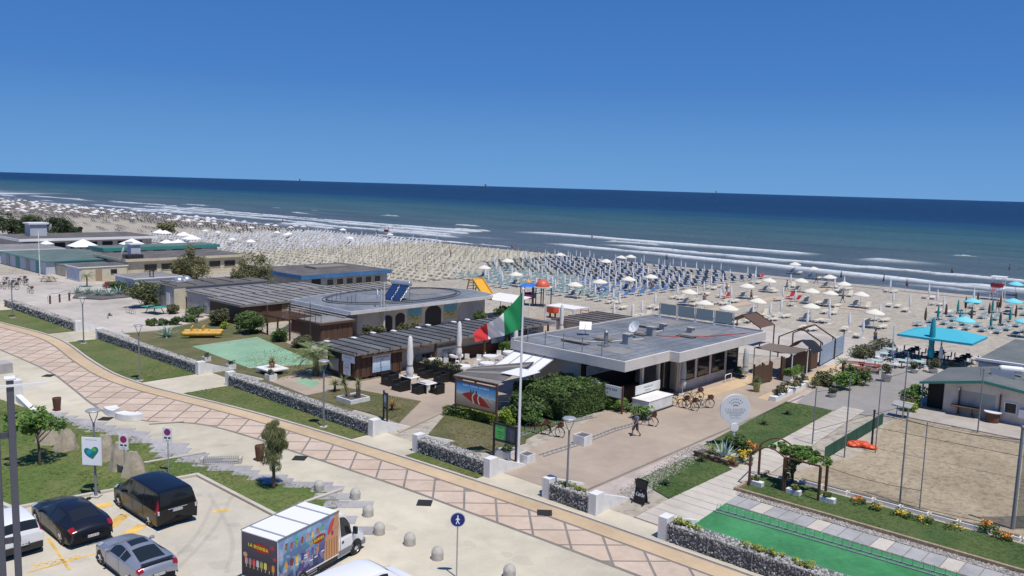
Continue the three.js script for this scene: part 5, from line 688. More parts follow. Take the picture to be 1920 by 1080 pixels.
// ---------------------------------------------------------------- trees, palms, hedges, plants
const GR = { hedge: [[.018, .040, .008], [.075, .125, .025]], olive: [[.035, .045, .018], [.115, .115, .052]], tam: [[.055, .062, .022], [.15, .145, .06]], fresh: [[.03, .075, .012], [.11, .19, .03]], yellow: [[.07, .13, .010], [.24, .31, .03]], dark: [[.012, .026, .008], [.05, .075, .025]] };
function trunk(pts, r0, r1) { const c = new THREE.CatmullRomCurve3(pts.map(p => V3(...p))), g = new THREE.TubeGeometry(c, 14, 1, 8), p = g.attributes.position; for (let i = 0; i <= 14; i++) { const o = c.getPointAt(i / 14), r = lerp(r0, r1, i / 14); for (let j = 0; j <= 8; j++) { const k = i * 9 + j; p.setXYZ(k, o.x + (p.getX(k) - o.x) * r, o.y + (p.getY(k) - o.y) * r, o.z + (p.getZ(k) - o.z) * r); } } g.computeVertexNormals(); return g; }
function tree(name, lab, u, w, h, r, n, leaf, tones, o = {}) {
  const t = thing(name, lab, 'tree', u, w), g = [trunk([[0, 0, 0], [.05, h * .25, .02], [-.03, h * .45, .05], [0, h * .75, 0]], o.tr || .1, .03)];
  for (let k = 0; k < 6; k++) { const a = k * 1.05 + rnd(), y = h * rr(.35, .55); g.push(trunk([[0, y, 0], [Math.cos(a) * r * .35, y + h * .14, Math.sin(a) * r * .35], [Math.cos(a) * r * .7, y + h * .3, Math.sin(a) * r * .7]], .035, .012)); }
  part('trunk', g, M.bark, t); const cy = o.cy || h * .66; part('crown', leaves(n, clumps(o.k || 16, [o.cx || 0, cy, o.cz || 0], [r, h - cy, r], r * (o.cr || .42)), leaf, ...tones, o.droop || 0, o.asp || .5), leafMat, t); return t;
}
{ const [u, w] = at(75, 873); tree('young_tree', 'young thin tree with open light green crown on the boulder lawn', u, w, 3.2, 1.3, 1900, .125, GR.fresh, { tr: .085, k: 17, cr: .34, cy: 2.4, cx: -.45 }); }
{ const [u, w] = at(513, 916); tree('tamarisk', 'slender feathery tamarisk on the lawn corner near the truck', u, w, 3.6, .6, 9000, .11, [[.06, .08, .03], [.17, .175, .075]], { tr: .1, cy: 2.3, k: 34, cr: .5, droop: -1.6, asp: .09 }); }
{ const [u, w] = at(353, 534), [u2, w2] = at(474, 553); tree('bushy_tamarisk', 'round bushy olive tree behind the grey cabins, nearer the cream building', u, w, 5.5, 2.75, 8000, .17, GR.tam, { cy: 2.7, k: 40, cr: .32, tr: .14, asp: .3 }); tree('bushy_tamarisk', 'round bushy olive tree standing between the grey cabins and long shed', u2, w2, 5.2, 2.75, 9000, .16, GR.tam, { cy: 2.8, k: 42, cr: .32, tr: .15, asp: .3 }); }
for (const [x, d, h, lab] of [[-10, 0, 6.4, 'dark tamarisk tree cut by the left edge of the photo'], [22, 2, 6, 'second dark tamarisk from the left edge'], [55, 0, 5.6, 'dark tamarisk beside the glazed roof tower'], [85, 3, 5.0, 'dark tamarisk at the beach end of the far clump'], [108, 4, 3.2, 'lowest brownish bush at the right end of the far tamarisk clump']]) { const [u, w] = at(x, 446); tree('far_tamarisk', lab, u, w + d, h, h * .62, 3000, .34, GR.dark, { cy: h * .5, k: 20, cr: .4, tr: .2, asp: .4 }); }
{ const [u, w] = at(313, 440); tree('beach_bush', 'lone brownish green bush on the beach beside the white tents', u, w, 3.4, 2.6, 1500, .3, GR.tam, { cy: 1.6, k: 14, cr: .4 }); }
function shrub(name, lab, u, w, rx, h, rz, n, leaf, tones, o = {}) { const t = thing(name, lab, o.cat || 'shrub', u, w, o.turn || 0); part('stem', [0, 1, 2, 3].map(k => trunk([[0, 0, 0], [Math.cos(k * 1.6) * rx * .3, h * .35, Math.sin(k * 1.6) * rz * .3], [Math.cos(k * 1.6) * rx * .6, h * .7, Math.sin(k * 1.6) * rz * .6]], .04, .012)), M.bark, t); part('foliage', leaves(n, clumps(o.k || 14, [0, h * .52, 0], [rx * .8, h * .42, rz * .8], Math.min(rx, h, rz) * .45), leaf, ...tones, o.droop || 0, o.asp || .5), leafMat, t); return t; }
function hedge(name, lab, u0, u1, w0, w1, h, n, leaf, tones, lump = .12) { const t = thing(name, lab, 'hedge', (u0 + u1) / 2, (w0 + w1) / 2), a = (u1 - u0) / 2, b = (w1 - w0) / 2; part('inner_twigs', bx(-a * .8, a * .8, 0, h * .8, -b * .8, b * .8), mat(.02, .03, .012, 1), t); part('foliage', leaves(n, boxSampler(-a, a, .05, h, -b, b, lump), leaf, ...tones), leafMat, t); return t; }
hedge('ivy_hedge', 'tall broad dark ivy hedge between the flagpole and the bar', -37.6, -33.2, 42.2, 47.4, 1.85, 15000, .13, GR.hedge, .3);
shrub('ivy_bush', 'bulging ivy bush at the flagpole end of the tall hedge', -35.0, 40.4, 1.5, 2.0, 1.4, 4200, .12, GR.hedge, { k: 16 }); shrub('ivy_bush', 'dark leafy bush at the bar end of the tall hedge', -34.2, 47.0, 1.2, 1.8, 1.2, 3400, .12, GR.hedge, { k: 16 });
shrub('round_bush', 'bright yellow green clipped ball bush beside the billboard', ...at(948, 797), .75, 1.05, .7, 2200, .07, GR.yellow, { k: 20 }); shrub('round_bush', 'mid green round bush right of the bright ball bush, under the hedge', ...at(994, 798), .75, 1.1, .7, 2200, .075, GR.fresh, { k: 20 });
{ const a = at(840, 778), b = at(922, 792), t = hedge('clipped_hedge', 'low clipped hedge with orange tips along the foot of the billboard', -1.9, 1.9, -.35, .35, .62, 3600, .075, [[.04, .085, .012], [.20, .22, .03]], .1); t.position.set((a[0] + b[0]) / 2, 0, -(a[1] + b[1]) / 2); t.rotation.y = Math.atan2(b[1] - a[1], b[0] - a[0]); }
hedge('box_hedge', 'clipped fresh green hedge in front of the small white panels', -51.4, -50.4, 55.5, 62.4, 1.1, 4200, .10, GR.fresh, .08);
shrub('white_flower_bush', 'dense oleander bush with white flowers beside the long shed', ...at(470, 625), 1.5, 2.2, 1.5, 5200, .11, GR.hedge, { k: 24 }); shrub('oleander_bush', 'rounded dusty green bush left of the white flowered bush', ...at(411, 610), 1.2, 1.6, 1.2, 3200, .11, GR.olive, { k: 18 });
shrub('round_shrub', 'large round olive shrub on the pale terrace by the ping pong table', ...at(268, 577), 2.3, 3.0, 2.0, 5200, .14, [[.03, .05, .015], [.12, .13, .05]], { k: 24 }); shrub('low_shrub', 'low dark shrub beside the grey cabin walls', ...at(322, 588), 1.2, 1.0, .8, 1600, .12, GR.olive);
for (const [x, y, r, h, lab] of [[285, 610, .7, .7, 'small ball shrub at the left end of the shrub row'], [303, 612, .7, .8, 'second ball shrub of the row by the curved kerb'], [327, 611, .9, .9, 'third ball shrub of the row by the curved kerb'], [355, 605, 1.0, 1.1, 'broad shrub at the right end of the shrub row'], [370, 596, 1.3, 1.5, 'tall olive shrub behind the pedal boat']]) shrub('garden_shrub', lab, ...at(x, y), r, h, r, 1300, .10, GR.hedge, { k: 12 });
shrub('lime_shrub', 'small lime green shrub beside the oleander', ...at(421, 616), .5, .7, .5, 700, .08, GR.yellow); shrub('terrace_shrub', 'rounded hedge bush in front of the brown terrace', ...at(524, 640), 1.0, 1.3, .9, 2200, .10, GR.hedge); shrub('terrace_shrub', 'wide bush behind the green court corner', ...at(565, 652), 1.3, 1.2, .9, 2400, .10, GR.olive); shrub('vine_tangle', 'dusty tangle of climbing plants at the foot of the pale twin mast', -64.5, 51.2, 2.4, 1.6, .8, 3200, .12, GR.olive, { k: 22 }); shrub('vine_tangle', 'dusty tangle on the wall below the arched windows', -64.3, 55.4, .8, 1.3, 1.8, 2000, .12, GR.olive); shrub('dark_shrub', 'dark shrub under the white awning by the restaurant end', -64.8, 71, 1.5, 1.7, 1.8, 2600, .13, GR.hedge); shrub('dark_shrub', 'small shrub on the pergola roof side below the arched panel', -64.6, 66.4, .9, 1.3, 1.2, 1500, .12, GR.hedge);
// strap-leaved rosettes: agaves, yuccas, small palms
function blades(n, L, wd, lift, curl, tones, y0 = 0, seg = 4) { const P = [], C = [], idx = []; for (let i = 0; i < n; i++) { const a = i * 2.4 + rr(-.2, .2), e = lerp(lift[0], lift[1], i / n) + rr(-.1, .1), l = L * rr(.8, 1.1), k = rnd(), c = mix3(tones[0], tones[1], k), b0 = P.length / 3; let x = 0, y = y0, el = e; for (let s = 0; s <= seg; s++) { const q = s / seg, hw = wd * (q < .35 ? .6 + q : .95 * (1 - (q - .35) / .66)) + .003, ca = Math.cos(a), sa = Math.sin(a); P.push(ca * x - sa * hw, y, sa * x + ca * hw, ca * x, y - hw * .5, sa * x, ca * x + sa * hw, y, sa * x - ca * hw); for (let j = 0; j < 3; j++) C.push(...mul3(c, .8 + .4 * q)); x += Math.cos(el) * l / seg; y += Math.sin(el) * l / seg; el -= curl; if (s < seg) for (const [p, r] of [[0, 1], [1, 2]]) idx.push(b0 + s * 3 + p, b0 + s * 3 + r, b0 + s * 3 + 3 + p, b0 + s * 3 + r, b0 + s * 3 + 3 + r, b0 + s * 3 + 3 + p); } } const g = new THREE.BufferGeometry(); g.setAttribute('position', new THREE.Float32BufferAttribute(P, 3)); g.setAttribute('color', new THREE.Float32BufferAttribute(C, 3)); g.setIndex(idx); return clean(g); }
const AG = [[.13, .19, .17], [.24, .31, .28]], YU = [[.05, .075, .02], [.16, .17, .06]];
function rosette(name, lab, u, w, n, L, wd, tones, o = {}) { const t = thing(name, lab, 'plant', u, w, rnd() * 6, o.group, o.y || 0); part('leaves', blades(n, L, wd, o.lift || [.1, 1.4], o.curl ?? .12, tones, o.h || .02), leafMat, t); if (o.h) part('stem', trunk([[0, 0, 0], [o.lean ? o.lean * .5 : 0, o.h * .5, 0], [0, o.h, 0]], o.tr || .1, (o.tr || .1) * .8), M.bark, t); return t; }
function palm(name, lab, u, w, h, L, n, o = {}) { // pinnate fronds
  const t = thing(name, lab, 'palm', u, w, 0, o.group), g = []; part('trunk', trunk([[0, 0, 0], [.05, h * .5, 0], [0, h, 0]], o.tr || .2, (o.tr || .2) * .85), M.bark, t);
  const P = [], C = []; for (let i = 0; i < n; i++) { const a = i * 2.4, e0 = lerp(-.2, 1.35, i / n), l = L * rr(.85, 1.1); let x = 0, y = h, el = e0; const ca = Math.cos(a), sa = Math.sin(a), c = mul3(mix3([.035, .06, .018], [.13, .155, .05], rnd()), o.pale || 1); const S = 14; let px = x, py = y; for (let s = 0; s < S; s++) { px = x; py = y; x += Math.cos(el) * l / S; y += Math.sin(el) * l / S; el -= .09; const lf = l * .22 * Math.sin(PI * (.12 + .85 * s / S)); for (const sd of [-1, 1]) for (const hh of [0, .5]) { const mx = lerp(px, x, hh), my = lerp(py, y, hh); const b0 = [ca * mx, my, sa * mx], b1 = [ca * (mx + .05), my, sa * (mx + .05)], tp = [ca * (mx + lf * .6) - sa * sd * lf, my - lf * .25, sa * (mx + lf * .6) + ca * sd * lf]; P.push(...b0, ...b1, ...tp); const k = rr(.7, 1.25); for (let j = 0; j < 3; j++) C.push(c[0] * k, c[1] * k, c[2] * k); } g.push([ca * x, y, sa * x]); } }
  const f = new THREE.BufferGeometry(); f.setAttribute('position', new THREE.Float32BufferAttribute(P, 3)); f.setAttribute('color', new THREE.Float32BufferAttribute(C, 3)); part('fronds', f, leafMat, t); return t; }
palm('date_palm', 'stout feathery palm at the front corner of the brown hut', ...at(592, 705), 1.7, 2.0, 52, { tr: .28, pale: 1.7 });
rosette('yucca', 'spiky yucca on the tan paving left of the white palm planter', ...at(628, 735), 50, .8, .035, YU, { h: .5, curl: .2, tr: .1 });
{ const [u, w] = at(662, 752), t = thing('palm_planter', 'square white low planter with two leaning palm trunks', 'planter', u, w); part('box', [bx(-.85, .85, 0, .34, .75, .85), bx(-.85, .85, 0, .34, -.85, -.75), bx(-.85, -.75, 0, .34, -.747, .747), bx(.75, .85, 0, .34, -.747, .747)], M.white, t); part('soil', bx(-.74, .74, .02, .26, -.74, .74), M.roofDark, t);
  const y1 = thing('planter_palm', 'leaning palm with drooping crown in the white square planter', 'palm', u - .35, w - .1); part('trunk', trunk([[0, .26, 0], [-.25, .7, 0], [-.5, 1.25, .1]], .13, .1), M.bark, y1); part('leaves', mv(blades(46, .8, .03, [-.7, 1.3], .16, YU), -.5, 1.25, .1), leafMat, y1);
  const y2 = thing('planter_palm', 'upright palm with bushy grey green crown in the white square planter', 'palm', u + .25, w + .25); part('trunk', trunk([[0, .26, 0], [.03, .7, 0], [0, 1.3, 0]], .17, .15), M.bark, y2); part('leaves', mv(blades(60, .5, .025, [-.9, 1.4], .12, [[.10, .12, .05], [.22, .23, .12]]), 0, 1.3, 0), leafMat, y2); }
{ const [u, w] = at(510, 700), t = thing('stone_table', 'low white square stone table carrying a terracotta pot', 'table', u, w); part('top', rbox(2.1, .14, 1.8, .03, 0, .42, 0), M.white, t); for (const [x, z] of [[-.8, .6], [.8, .6], [-.8, -.6], [.8, -.6]]) part('leg', bx(x - .1, x + .1, 0, .35, z - .1, z + .1), M.white, t);
  const p = thing('terracotta_pot', 'terracotta pot with a spiky plant on the white stone table', 'plant pot', u, w, 0, null, .49); part('pot', lathe([[0, 0], [.17, 0], [.26, .42], [.28, .45], [.24, .45], [.2, .35], [0, .35]], 16), M.terracotta, p); part('leaves', mv(blades(50, .75, .03, [-.2, 1.45], .14, [[.10, .10, .04], [.22, .2, .09]]), 0, .38, 0), leafMat, p); }
const boxPlanter = (name, lab, u, w, s, h, plant, o = {}) => { const t = thing(name, lab, 'planter', u, w, o.turn || 0); part('box', [bx(-s, s, 0, h, s - .05, s), bx(-s, s, 0, h, -s, -s + .05), bx(-s, -s + .05, 0, h, -s + .053, s - .053), bx(s - .05, s, 0, h, -s + .053, s - .053)], o.m || M.white, t); part('soil', bx(-s + .06, s - .06, .02, h - .08, -s + .06, s - .06), M.roofDark, t); if (plant) part('foliage', leaves(plant, clumps(6, [0, h + .15, 0], [s * .8, .15, s * .8], .16), .06, ...(o.tones || GR.olive)), leafMat, t); return t; };
boxPlanter('white_planter', 'white cube planter with sprawling plant by the white stone table', ...at(508, 713), .34, .5, 300); boxPlanter('white_planter', 'white cube planter with dark plant at the green court edge', ...at(433, 692), .3, .42, 260, { tones: GR.dark }); boxPlanter('white_planter', 'white cube planter with grassy plant on the lawn behind the wall end', ...at(387, 677), .28, .4, 260); boxPlanter('white_planter', 'empty white cube planter with dark soil in the bicycle plaza', ...at(1092, 833), .42, .62, 0); boxPlanter('white_planter', 'white cube planter at the foot of the flagpole', ...at(987, 866), .36, .5, 0); boxPlanter('white_planter', 'low white trough planter with palm behind the green notice board', ...at(950, 855), .5, .4, 300, { tones: GR.hedge });
{ const [u, w] = at(347, 621); boxPlanter('white_planter', 'tiny planter near the curved kerb', u - 12, w - 2.5, .25, .3, 120).userData.label = 'tiny white planter with a sprig on the pale terrace kerb'; }
rosette('agave', 'big grey blue agave under the round club sign', ...at(1358, 862), 34, 1.25, .075, AG, { lift: [.25, 1.5], curl: .06 }); rosette('agave', 'dense narrow leaved yucca left of the big agave', ...at(1334, 858), 70, .85, .022, [[.06, .08, .025], [.22, .22, .09]], { h: .15, curl: .15 });
for (const [x, y, lab] of [[1432, 797, 'small dark cycad on the lawn right of the round sign'], [1476, 778, 'second small dark cycad farther up the same lawn'], [1315, 866, 'small cycad on the front lawn by the brick planter'], [1247, 910, 'small cycad on the front lawn nearest the chalkboard']]) rosette('cycad', lab, ...at(x, y), 30, .55, .045, [[.012, .03, .01], [.05, .08, .025]], { curl: .25 });
for (const [x, y, lab] of [[165, 553, 'grey agave at the left end of the terrace bed'], [185, 556, 'grey agave beside the palm of the terrace bed'], [205, 556, 'grey agave third along the terrace bed'], [223, 553, 'grey agave at the right end of the terrace bed'], [145, 551, 'low grey agave on the bed corner by the fence'], [312, 632, 'spiky agave ringed by stones beside the yellow pedal boat']]) rosette('bed_agave', lab, ...at(x, y), 26, 1.5, .09, AG, { lift: [.2, 1.4] });
palm('thin_palm', 'small dark palm in the bed before the white cube house', ...at(163, 538), 1.5, 1.1, 20, { tr: .1 }); shrub('bed_shrub', 'green shrub in the terrace bed before the white annex', ...at(222, 548), 1.3, 1.5, 1, 1600, .14, GR.hedge); shrub('bed_shrub', 'red flowering shrub beside the terrace bed', ...at(203, 540), .8, .9, .7, 900, .11, [[.05, .06, .03], [.25, .06, .09]]); rosette('cabin_palm', 'little palm in front of the plain grey cabin wall', ...at(360, 580), 26, .7, .05, [[.03, .05, .02], [.1, .12, .05]], { h: .9, curl: .25 });
rosette('red_cordyline', 'red green spiky plant behind the small info stand', ...at(735, 770), 46, .7, .03, [[.10, .13, .03], [.30, .12, .05]], { h: .3, curl: .12 });
// bed at the bar corner
shrub('corner_bush', 'low bushes along the stone border before the bar sign', ...at(1155, 768), .9, .9, .8, 1800, .09, GR.fresh); rosette('corner_palm', 'small fan palm between the bushes before the bar sign', ...at(1178, 772), 44, .8, .04, [[.03, .06, .02], [.1, .14, .05]], { curl: .18 }); shrub('corner_bush', 'bush at the plaza end of the border before the bar sign', ...at(1205, 786), .75, .95, .7, 1500, .09, GR.fresh);
// brick planter below the round sign with flowers
{ const [u, w] = at(1352, 850), t = thing('brick_planter', 'low brown brick planter bed under the round club sign', 'planter', u, w); const c = [at(1300, 856), at(1378, 878)]; const L = Math.hypot(c[1][0] - c[0][0], c[1][1] - c[0][1]), a = Math.atan2(c[1][1] - c[0][1], c[1][0] - c[0][0]); for (let r = 0; r < 3; r++) for (let k = 0; k < 12; k++) part('brick', rbox(L / 12 - .02, .115, .14, .008, 0, 0, 0, 1).translate((k + .5 + (r % 2) * .3) * L / 12, .07 + r * .125, 0).rotateY(a).translate(c[0][0] - u, 0, -(c[0][1] - w)), pick([M.rust, M.woodLight, M.rail]), t); part('soil', slab([[c[0][0] - u, c[0][1] - w + .08], [c[1][0] - u, c[1][1] - w + .08], [c[1][0] - u - .1, c[1][1] - w + 1.2], [c[0][0] - u, c[0][1] - w + 1.1]], .03, .22), M.roofDark, t);
  const fl = (x, y, h, lab, c0, c1, n = 700, r = .5) => { const f = thing('flower_bed', lab, 'flowers', ...at(x, y)); part('foliage', leaves(n, clumps(9, [0, h * .5, 0], [r, h * .4, r], .2), .055, [.02, .05, .012], [.09, .13, .03]), leafMat, f); part('blossoms', leaves(Math.floor(n * .2), clumps(7, [0, h * .8, 0], [r * .9, h * .2, r * .9], .16), .05, c0, c1, 0, .8), leafMat, f); };
  const Yl = [[.42, .28, .02], [.55, .40, .05]], Or = [[.42, .12, .02], [.55, .24, .03]]; shrub('planter_shrub', 'dark green shrub mass behind the agave under the round sign', ...at(1385, 842), 1.0, 1.0, .8, 2200, .08, GR.hedge); fl(1410, 850, .7, 'orange flowers on the mound right of the agave', ...Or); fl(1372, 872, .45, 'yellow flowers at the front of the brick planter', ...Yl, 500, .4); fl(1395, 868, .7, 'leafy flower mound by the white walk below the arch', ...Yl, 900, .6); fl(1609, 945, .35, 'orange flowers in the long border beside the timber arbour', ...Or, 420, .35); fl(1643, 957, .3, 'pale yellow flowers next along the court border', ...Yl, 360, .35); fl(1690, 970, .3, 'yellow flowers in the middle of the court border', ...Yl, 360, .5); fl(1733, 980, .3, 'green flower clump in the court border', ...Yl, 300, .5); fl(1790, 992, .28, 'low green clump in the court border', ...Yl, 200, .45); fl(1850, 997, .5, 'bright orange red flowers near the right end of the border', ...Or, 600, .45); fl(1880, 1012, .35, 'orange flowers last in the court border', ...Or, 420, .4);
  for (const [x, y, lab] of [[1060, 911, 'succulents on top of the short gabion wall'], [1090, 917, 'yellow tipped succulents on the short gabion wall end'], [1280, 976, 'succulents at the corner of the long gabion wall'], [1310, 985, 'green succulents along the long gabion wall'], [1415, 1022, 'yellow succulents in the middle of the long gabion wall'], [1458, 1033, 'bright yellow succulents farther along the long gabion wall'], [1520, 1050, 'small green succulents at the far part of the long wall'], [1128, 942, 'yellow flowers at the foot of the white gate post']]) { const [u2, w2] = at(x, y, x === 1128 ? 0 : .8), s = thing('wall_succulents', lab, 'plant', u2, x === 1128 ? w2 : 31.45, 0, null, x === 1128 ? 0 : .8); part('foliage', leaves(340, clumps(8, [0, .12, 0], [.55, .1, .22], .12), .05, [.06, .10, .02], [.30, .30, .05]), leafMat, s); } }
for (let k = 0; k < 9; k++) { const t = k ? copy(scene.getObjectByName('border_trough'), null, -16.6 + k * 1.32, 43.0) : thing('border_trough', 'low white edging trough of the flower border along the sand court', 'planter', -16.6, 43.0, 0, 'edging troughs of the court border'); if (!k) { part('box', rbox(1.22, .18, .3, .02, 0, .09, 0), M.white, t); part('soil', bx(-.56, .56, .181, .2, -.1, .1), M.roofDark, t); } }
// plants by the car track
for (const [x, y, r, h, lab, tn] of [[1545, 722, 1.3, 1.3, 'yellowish shrub mass beside the stepped planter', GR.olive], [1580, 730, 1.1, 1.5, 'leafy shrub in the bed by the asphalt track', GR.fresh], [1605, 722, 1.2, 1.4, 'dark shrub at the right end of the track bed', GR.hedge], [1620, 672, 2.0, 1.2, 'reedy shrub row start at the sand fence', GR.olive], [1650, 655, 2, 1.1, 'reedy shrub row end at the white tables', GR.olive]]) shrub('track_shrub', lab, ...at(x, y), r, h, r * .8, 1900, .11, tn, { k: 16 });
palm('bed_palm', 'short palm with dark trunk in the bed by the track', ...at(1578, 712), 1.5, .9, 20, { tr: .11 }); rosette('bed_yucca', 'pointed yucca at the left of the track bed', ...at(1527, 728), 50, .7, .04, YU, { h: .35 });
shrub('house_bush', 'dense bush against the dark porch of the green edged house', ...at(1715, 762), 1.0, 1.6, 1.0, 2600, .11, GR.fresh); shrub('house_bush', 'smaller lighter bush before the dense porch bush', ...at(1705, 772), .6, .8, .6, 900, .09, GR.yellow);
const pot = (x, y, r, h, lab, plant, m = M.pot) => { const [u, w] = at(x, y), t = thing('plant_pot', lab, 'plant pot', u, w); part('pot', lathe([[0, 0], [r * .7, 0], [r, h * .9], [r * 1.05, h], [r * .9, h], [r * .85, h * .85], [0, h * .85]], 18), m, t); if (plant === 'p') part('leaves', mv(blades(46, .7, .035, [-.3, 1.4], .16, [[.03, .06, .02], [.12, .15, .05]]), 0, h, 0), leafMat, t); else part('foliage', leaves(900, clumps(9, [0, h + plant * .45, 0], [r * .9, plant * .4, r * .9], plant * .3), .08, ...GR.olive), leafMat, t); };
pot(1662, 716, .42, .75, 'large white conical pot with bushy plant on the track edge', .9); pot(1702, 770, .35, .4, 'grey bowl pot with bonsai shaped plant near the court corner', .8); pot(1418, 735, .3, .8, 'tall olive green pot with palm by the bar fence', 'p', mat(.30, .30, .12, .6)); pot(1490, 700, .3, .5, 'white pot with shrub before the slatted fence', .7); pot(1750, 700, .4, .4, 'pot with olive shrub at the turquoise parasol foot', 1.0); pot(1714, 700, .35, .4, 'pot with grey shrub by the white screens', .9); pot(1560, 745, .35, .35, 'wide beige bowl pot at the front of the track bed', .5);
// ---------------------------------------------------------------- the beach: parasols, loungers, bathers
const UG = { // geometry of the beach furniture
  pole: () => cyl(.03, .03, 2.0, 0, 0, 0, 6), closed: () => lathe([[.03, .75], [.13, .78], [.17, 1.0], [.19, 1.35], [.15, 1.8], [.07, 2.25], [.02, 2.36], [0, 2.4]].map(p => [p[0] * .82, p[1]]), 8), foot: () => cyl(.3, .22, .12, 0, 0, 0, 10),
  open: () => { const g = [], n = 8, R = 1.15; const top = lathe([[0, 2.3], [.25, 2.24], [.75, 2.03], [R, 1.84], [R, 1.70], [R - .01, 1.70], [R - .02, 1.82], [.74, 2.0], [.2, 2.2], [0, 2.26]], n); return top; },
};
function loungerGeo(flat) { // 1.9 m long along z, head at -z
  const fab = [], fr = []; const hy = flat ? .42 : .78;
  fab.push(bx(-.31, .31, .34, .375, -.25, .95)); const hb = new THREE.BoxGeometry(.62, .035, .8); hb.translate(0, 0, -.4); hb.rotateX(flat ? .1 : .8); hb.translate(0, .36, -.26); fab.push(hb);
  fr.push(bx(-.35, -.312, .30, .36, -.95, .95), bx(.312, .35, .30, .36, -.95, .95), bx(-.312, .312, .30, .335, .91, .95)); for (const x of [-.33, .33]) for (const z of [-.7, .7]) fr.push(bx(x - .025, x + .025, 0, .30, z - .025, z + .025)); return [fab, fr];
}
const closedU = (lab, u, w, cm, group) => { const t = thing('closed_parasol', lab, 'beach umbrella', u, w, 0, group); part('pole', UG.pole(), M.whitePaint, t); part('folded_canopy', UG.closed(), cm, t); part('foot', UG.foot(), M.pot, t); return t; };
const openU = (lab, u, w, cm, group) => { const t = thing('open_parasol', lab, 'beach umbrella', u, w, 0, group); part('pole', UG.pole(), M.whitePaint, t); part('canopy', UG.open(), cm, t); part('foot', UG.foot(), M.pot, t); return t; };
const loungerT = (lab, u, w, fm, flat, group) => { const t = thing('sun_lounger', lab, 'sun lounger', u, w, 0, group), [a, b] = loungerGeo(flat); part('fabric', a, fm, t); part('frame', b, M.whitePaint, t); return t; };
const clothW = mat(.80, .80, .80, .9), fabCream = mat(.60, .55, .44, .9), fabBlue = mat(.085, .17, .33, .9), fabTeal = mat(.19, .29, .30, .9), canW = mat(.70, .67, .58, .9), brownC = mat(.10, .06, .045, .9), tealC = mat(.02, .26, .25, .8), turqC = mat(.18, .60, .66, .8);
let bankCU, bankOU, bankL = {};
const putC = (lab, g, u, w, m) => { const k = m.uuid; bankCU ??= {}; const o = bankCU[k] ? copy(bankCU[k], lab, u, w, rnd() * 6) : (bankCU[k] = closedU(lab, u, w, m, g)); o.userData.label = lab; o.userData.group = g; o.scale.y = rr(.92, 1.05); return o; };
const putO = (lab, g, u, w, m) => { const k = m.uuid; bankOU ??= {}; const o = bankOU[k] ? copy(bankOU[k], lab, u, w, rnd() * 6) : (bankOU[k] = openU(lab, u, w, m, g)); o.userData.label = lab; o.userData.group = g; o.rotation.z = rr(-.08, .08); return o; };
const putL = (lab, g, u, w, m, flat, turn) => { const k = m.uuid + flat; const o = bankL[k] ? copy(bankL[k], lab, u, w, turn) : (bankL[k] = loungerT(lab, u, w, m, flat, g)); o.rotation.y = turn; o.userData.label = lab; o.userData.group = g; return o; };
const gR = 'white parasols on the open sand right of the blue loungers', gRL = 'cream loungers on the open sand', gB = 'white parasols among the blue loungers', gBL = 'blue loungers in the nearest rows';
const lR = 'closed white parasol among scattered cream loungers on open sand', lRO = 'open cream parasol on the open sand among cream loungers', lRL = 'cream sun lounger at the foot of a parasol on the open sand', lB = 'closed white parasol between the packed rows of blue loungers', lBL = 'blue fabric sun lounger in the nearest packed rows behind the playground';
const openSpots = [[1520, 603], [1365, 607], [1418, 592], [1290, 573], [1220, 541], [1400, 560], [1555, 575], [1490, 513], [1525, 523], [1582, 555], [1520, 570], [1500, 548], [1637, 615], [1320, 597], [1440, 548], [1555, 540], [1612, 577]].map(p => at(...p));
let nL = 0;
for (const [x, y, lab] of [[1362, 560, 'red lounger under the open cream parasol nearest the blue rows'], [1482, 560, 'left dark red lounger at the boardwalk crossing'], [1492, 566, 'bright red lounger at the boardwalk crossing'], [1428, 522, 'red lounger near the water right of the blue rows'], [1862, 550, 'red lounger in the turquoise section near the water']]) { const p = at(x, y), o = putL(lab, 'red loungers', p[0], p[1], M.red, false, rr(-.5, .5)); delete o.userData.group; }
for (const p of openSpots) { putO(lRO, gR, p[0], p[1], canW); if (nL++ < 300) putL(lRL, gRL, p[0] - .9, p[1] + .2, fabCream, false, rr(-.2, .2)); putL(lRL, gRL, p[0] + .9, p[1] + .2, fabCream, rnd() < .5, rr(-.2, .2)); nL += 1; }
for (const u of [-24.4, -28, -31.2, -34.3, -37.7, -40.9, -44.2, -47.5, -50.9, -55, -58.2, -61.4, -64.6]) for (let w = 85; w < 146; w += 3.85) {
  const dens = u > -41 ? (w < 108 ? .24 : .20) : w > 128 ? .26 : .42; if (rnd() > dens || Math.abs(u + 53) < 1.2 || (u > -29 && w < 142 ) || (u > -46 && w < 92)) continue; const a = u + rr(-.3, .3), b = w + rr(-.4, .4); if (openSpots.some(p => Math.hypot(p[0] - a, p[1] - b) < 2)) continue;
  putC(lR, gR, a, b, clothW); const two = rnd() < .8; putL(lRL, gRL, a - .55, b + rr(-.2, .2), fabCream, true, rr(-.25, .25) + (rnd() < .5 ? PI : 0)); if (two) putL(lRL, gRL, a + .6, b + rr(-.2, .2), fabCream, rnd() < .75, rr(-.3, .3)); nL += 2;
}
const far = { blue: [], teal: [], cream: [], white: [], dark: [] };
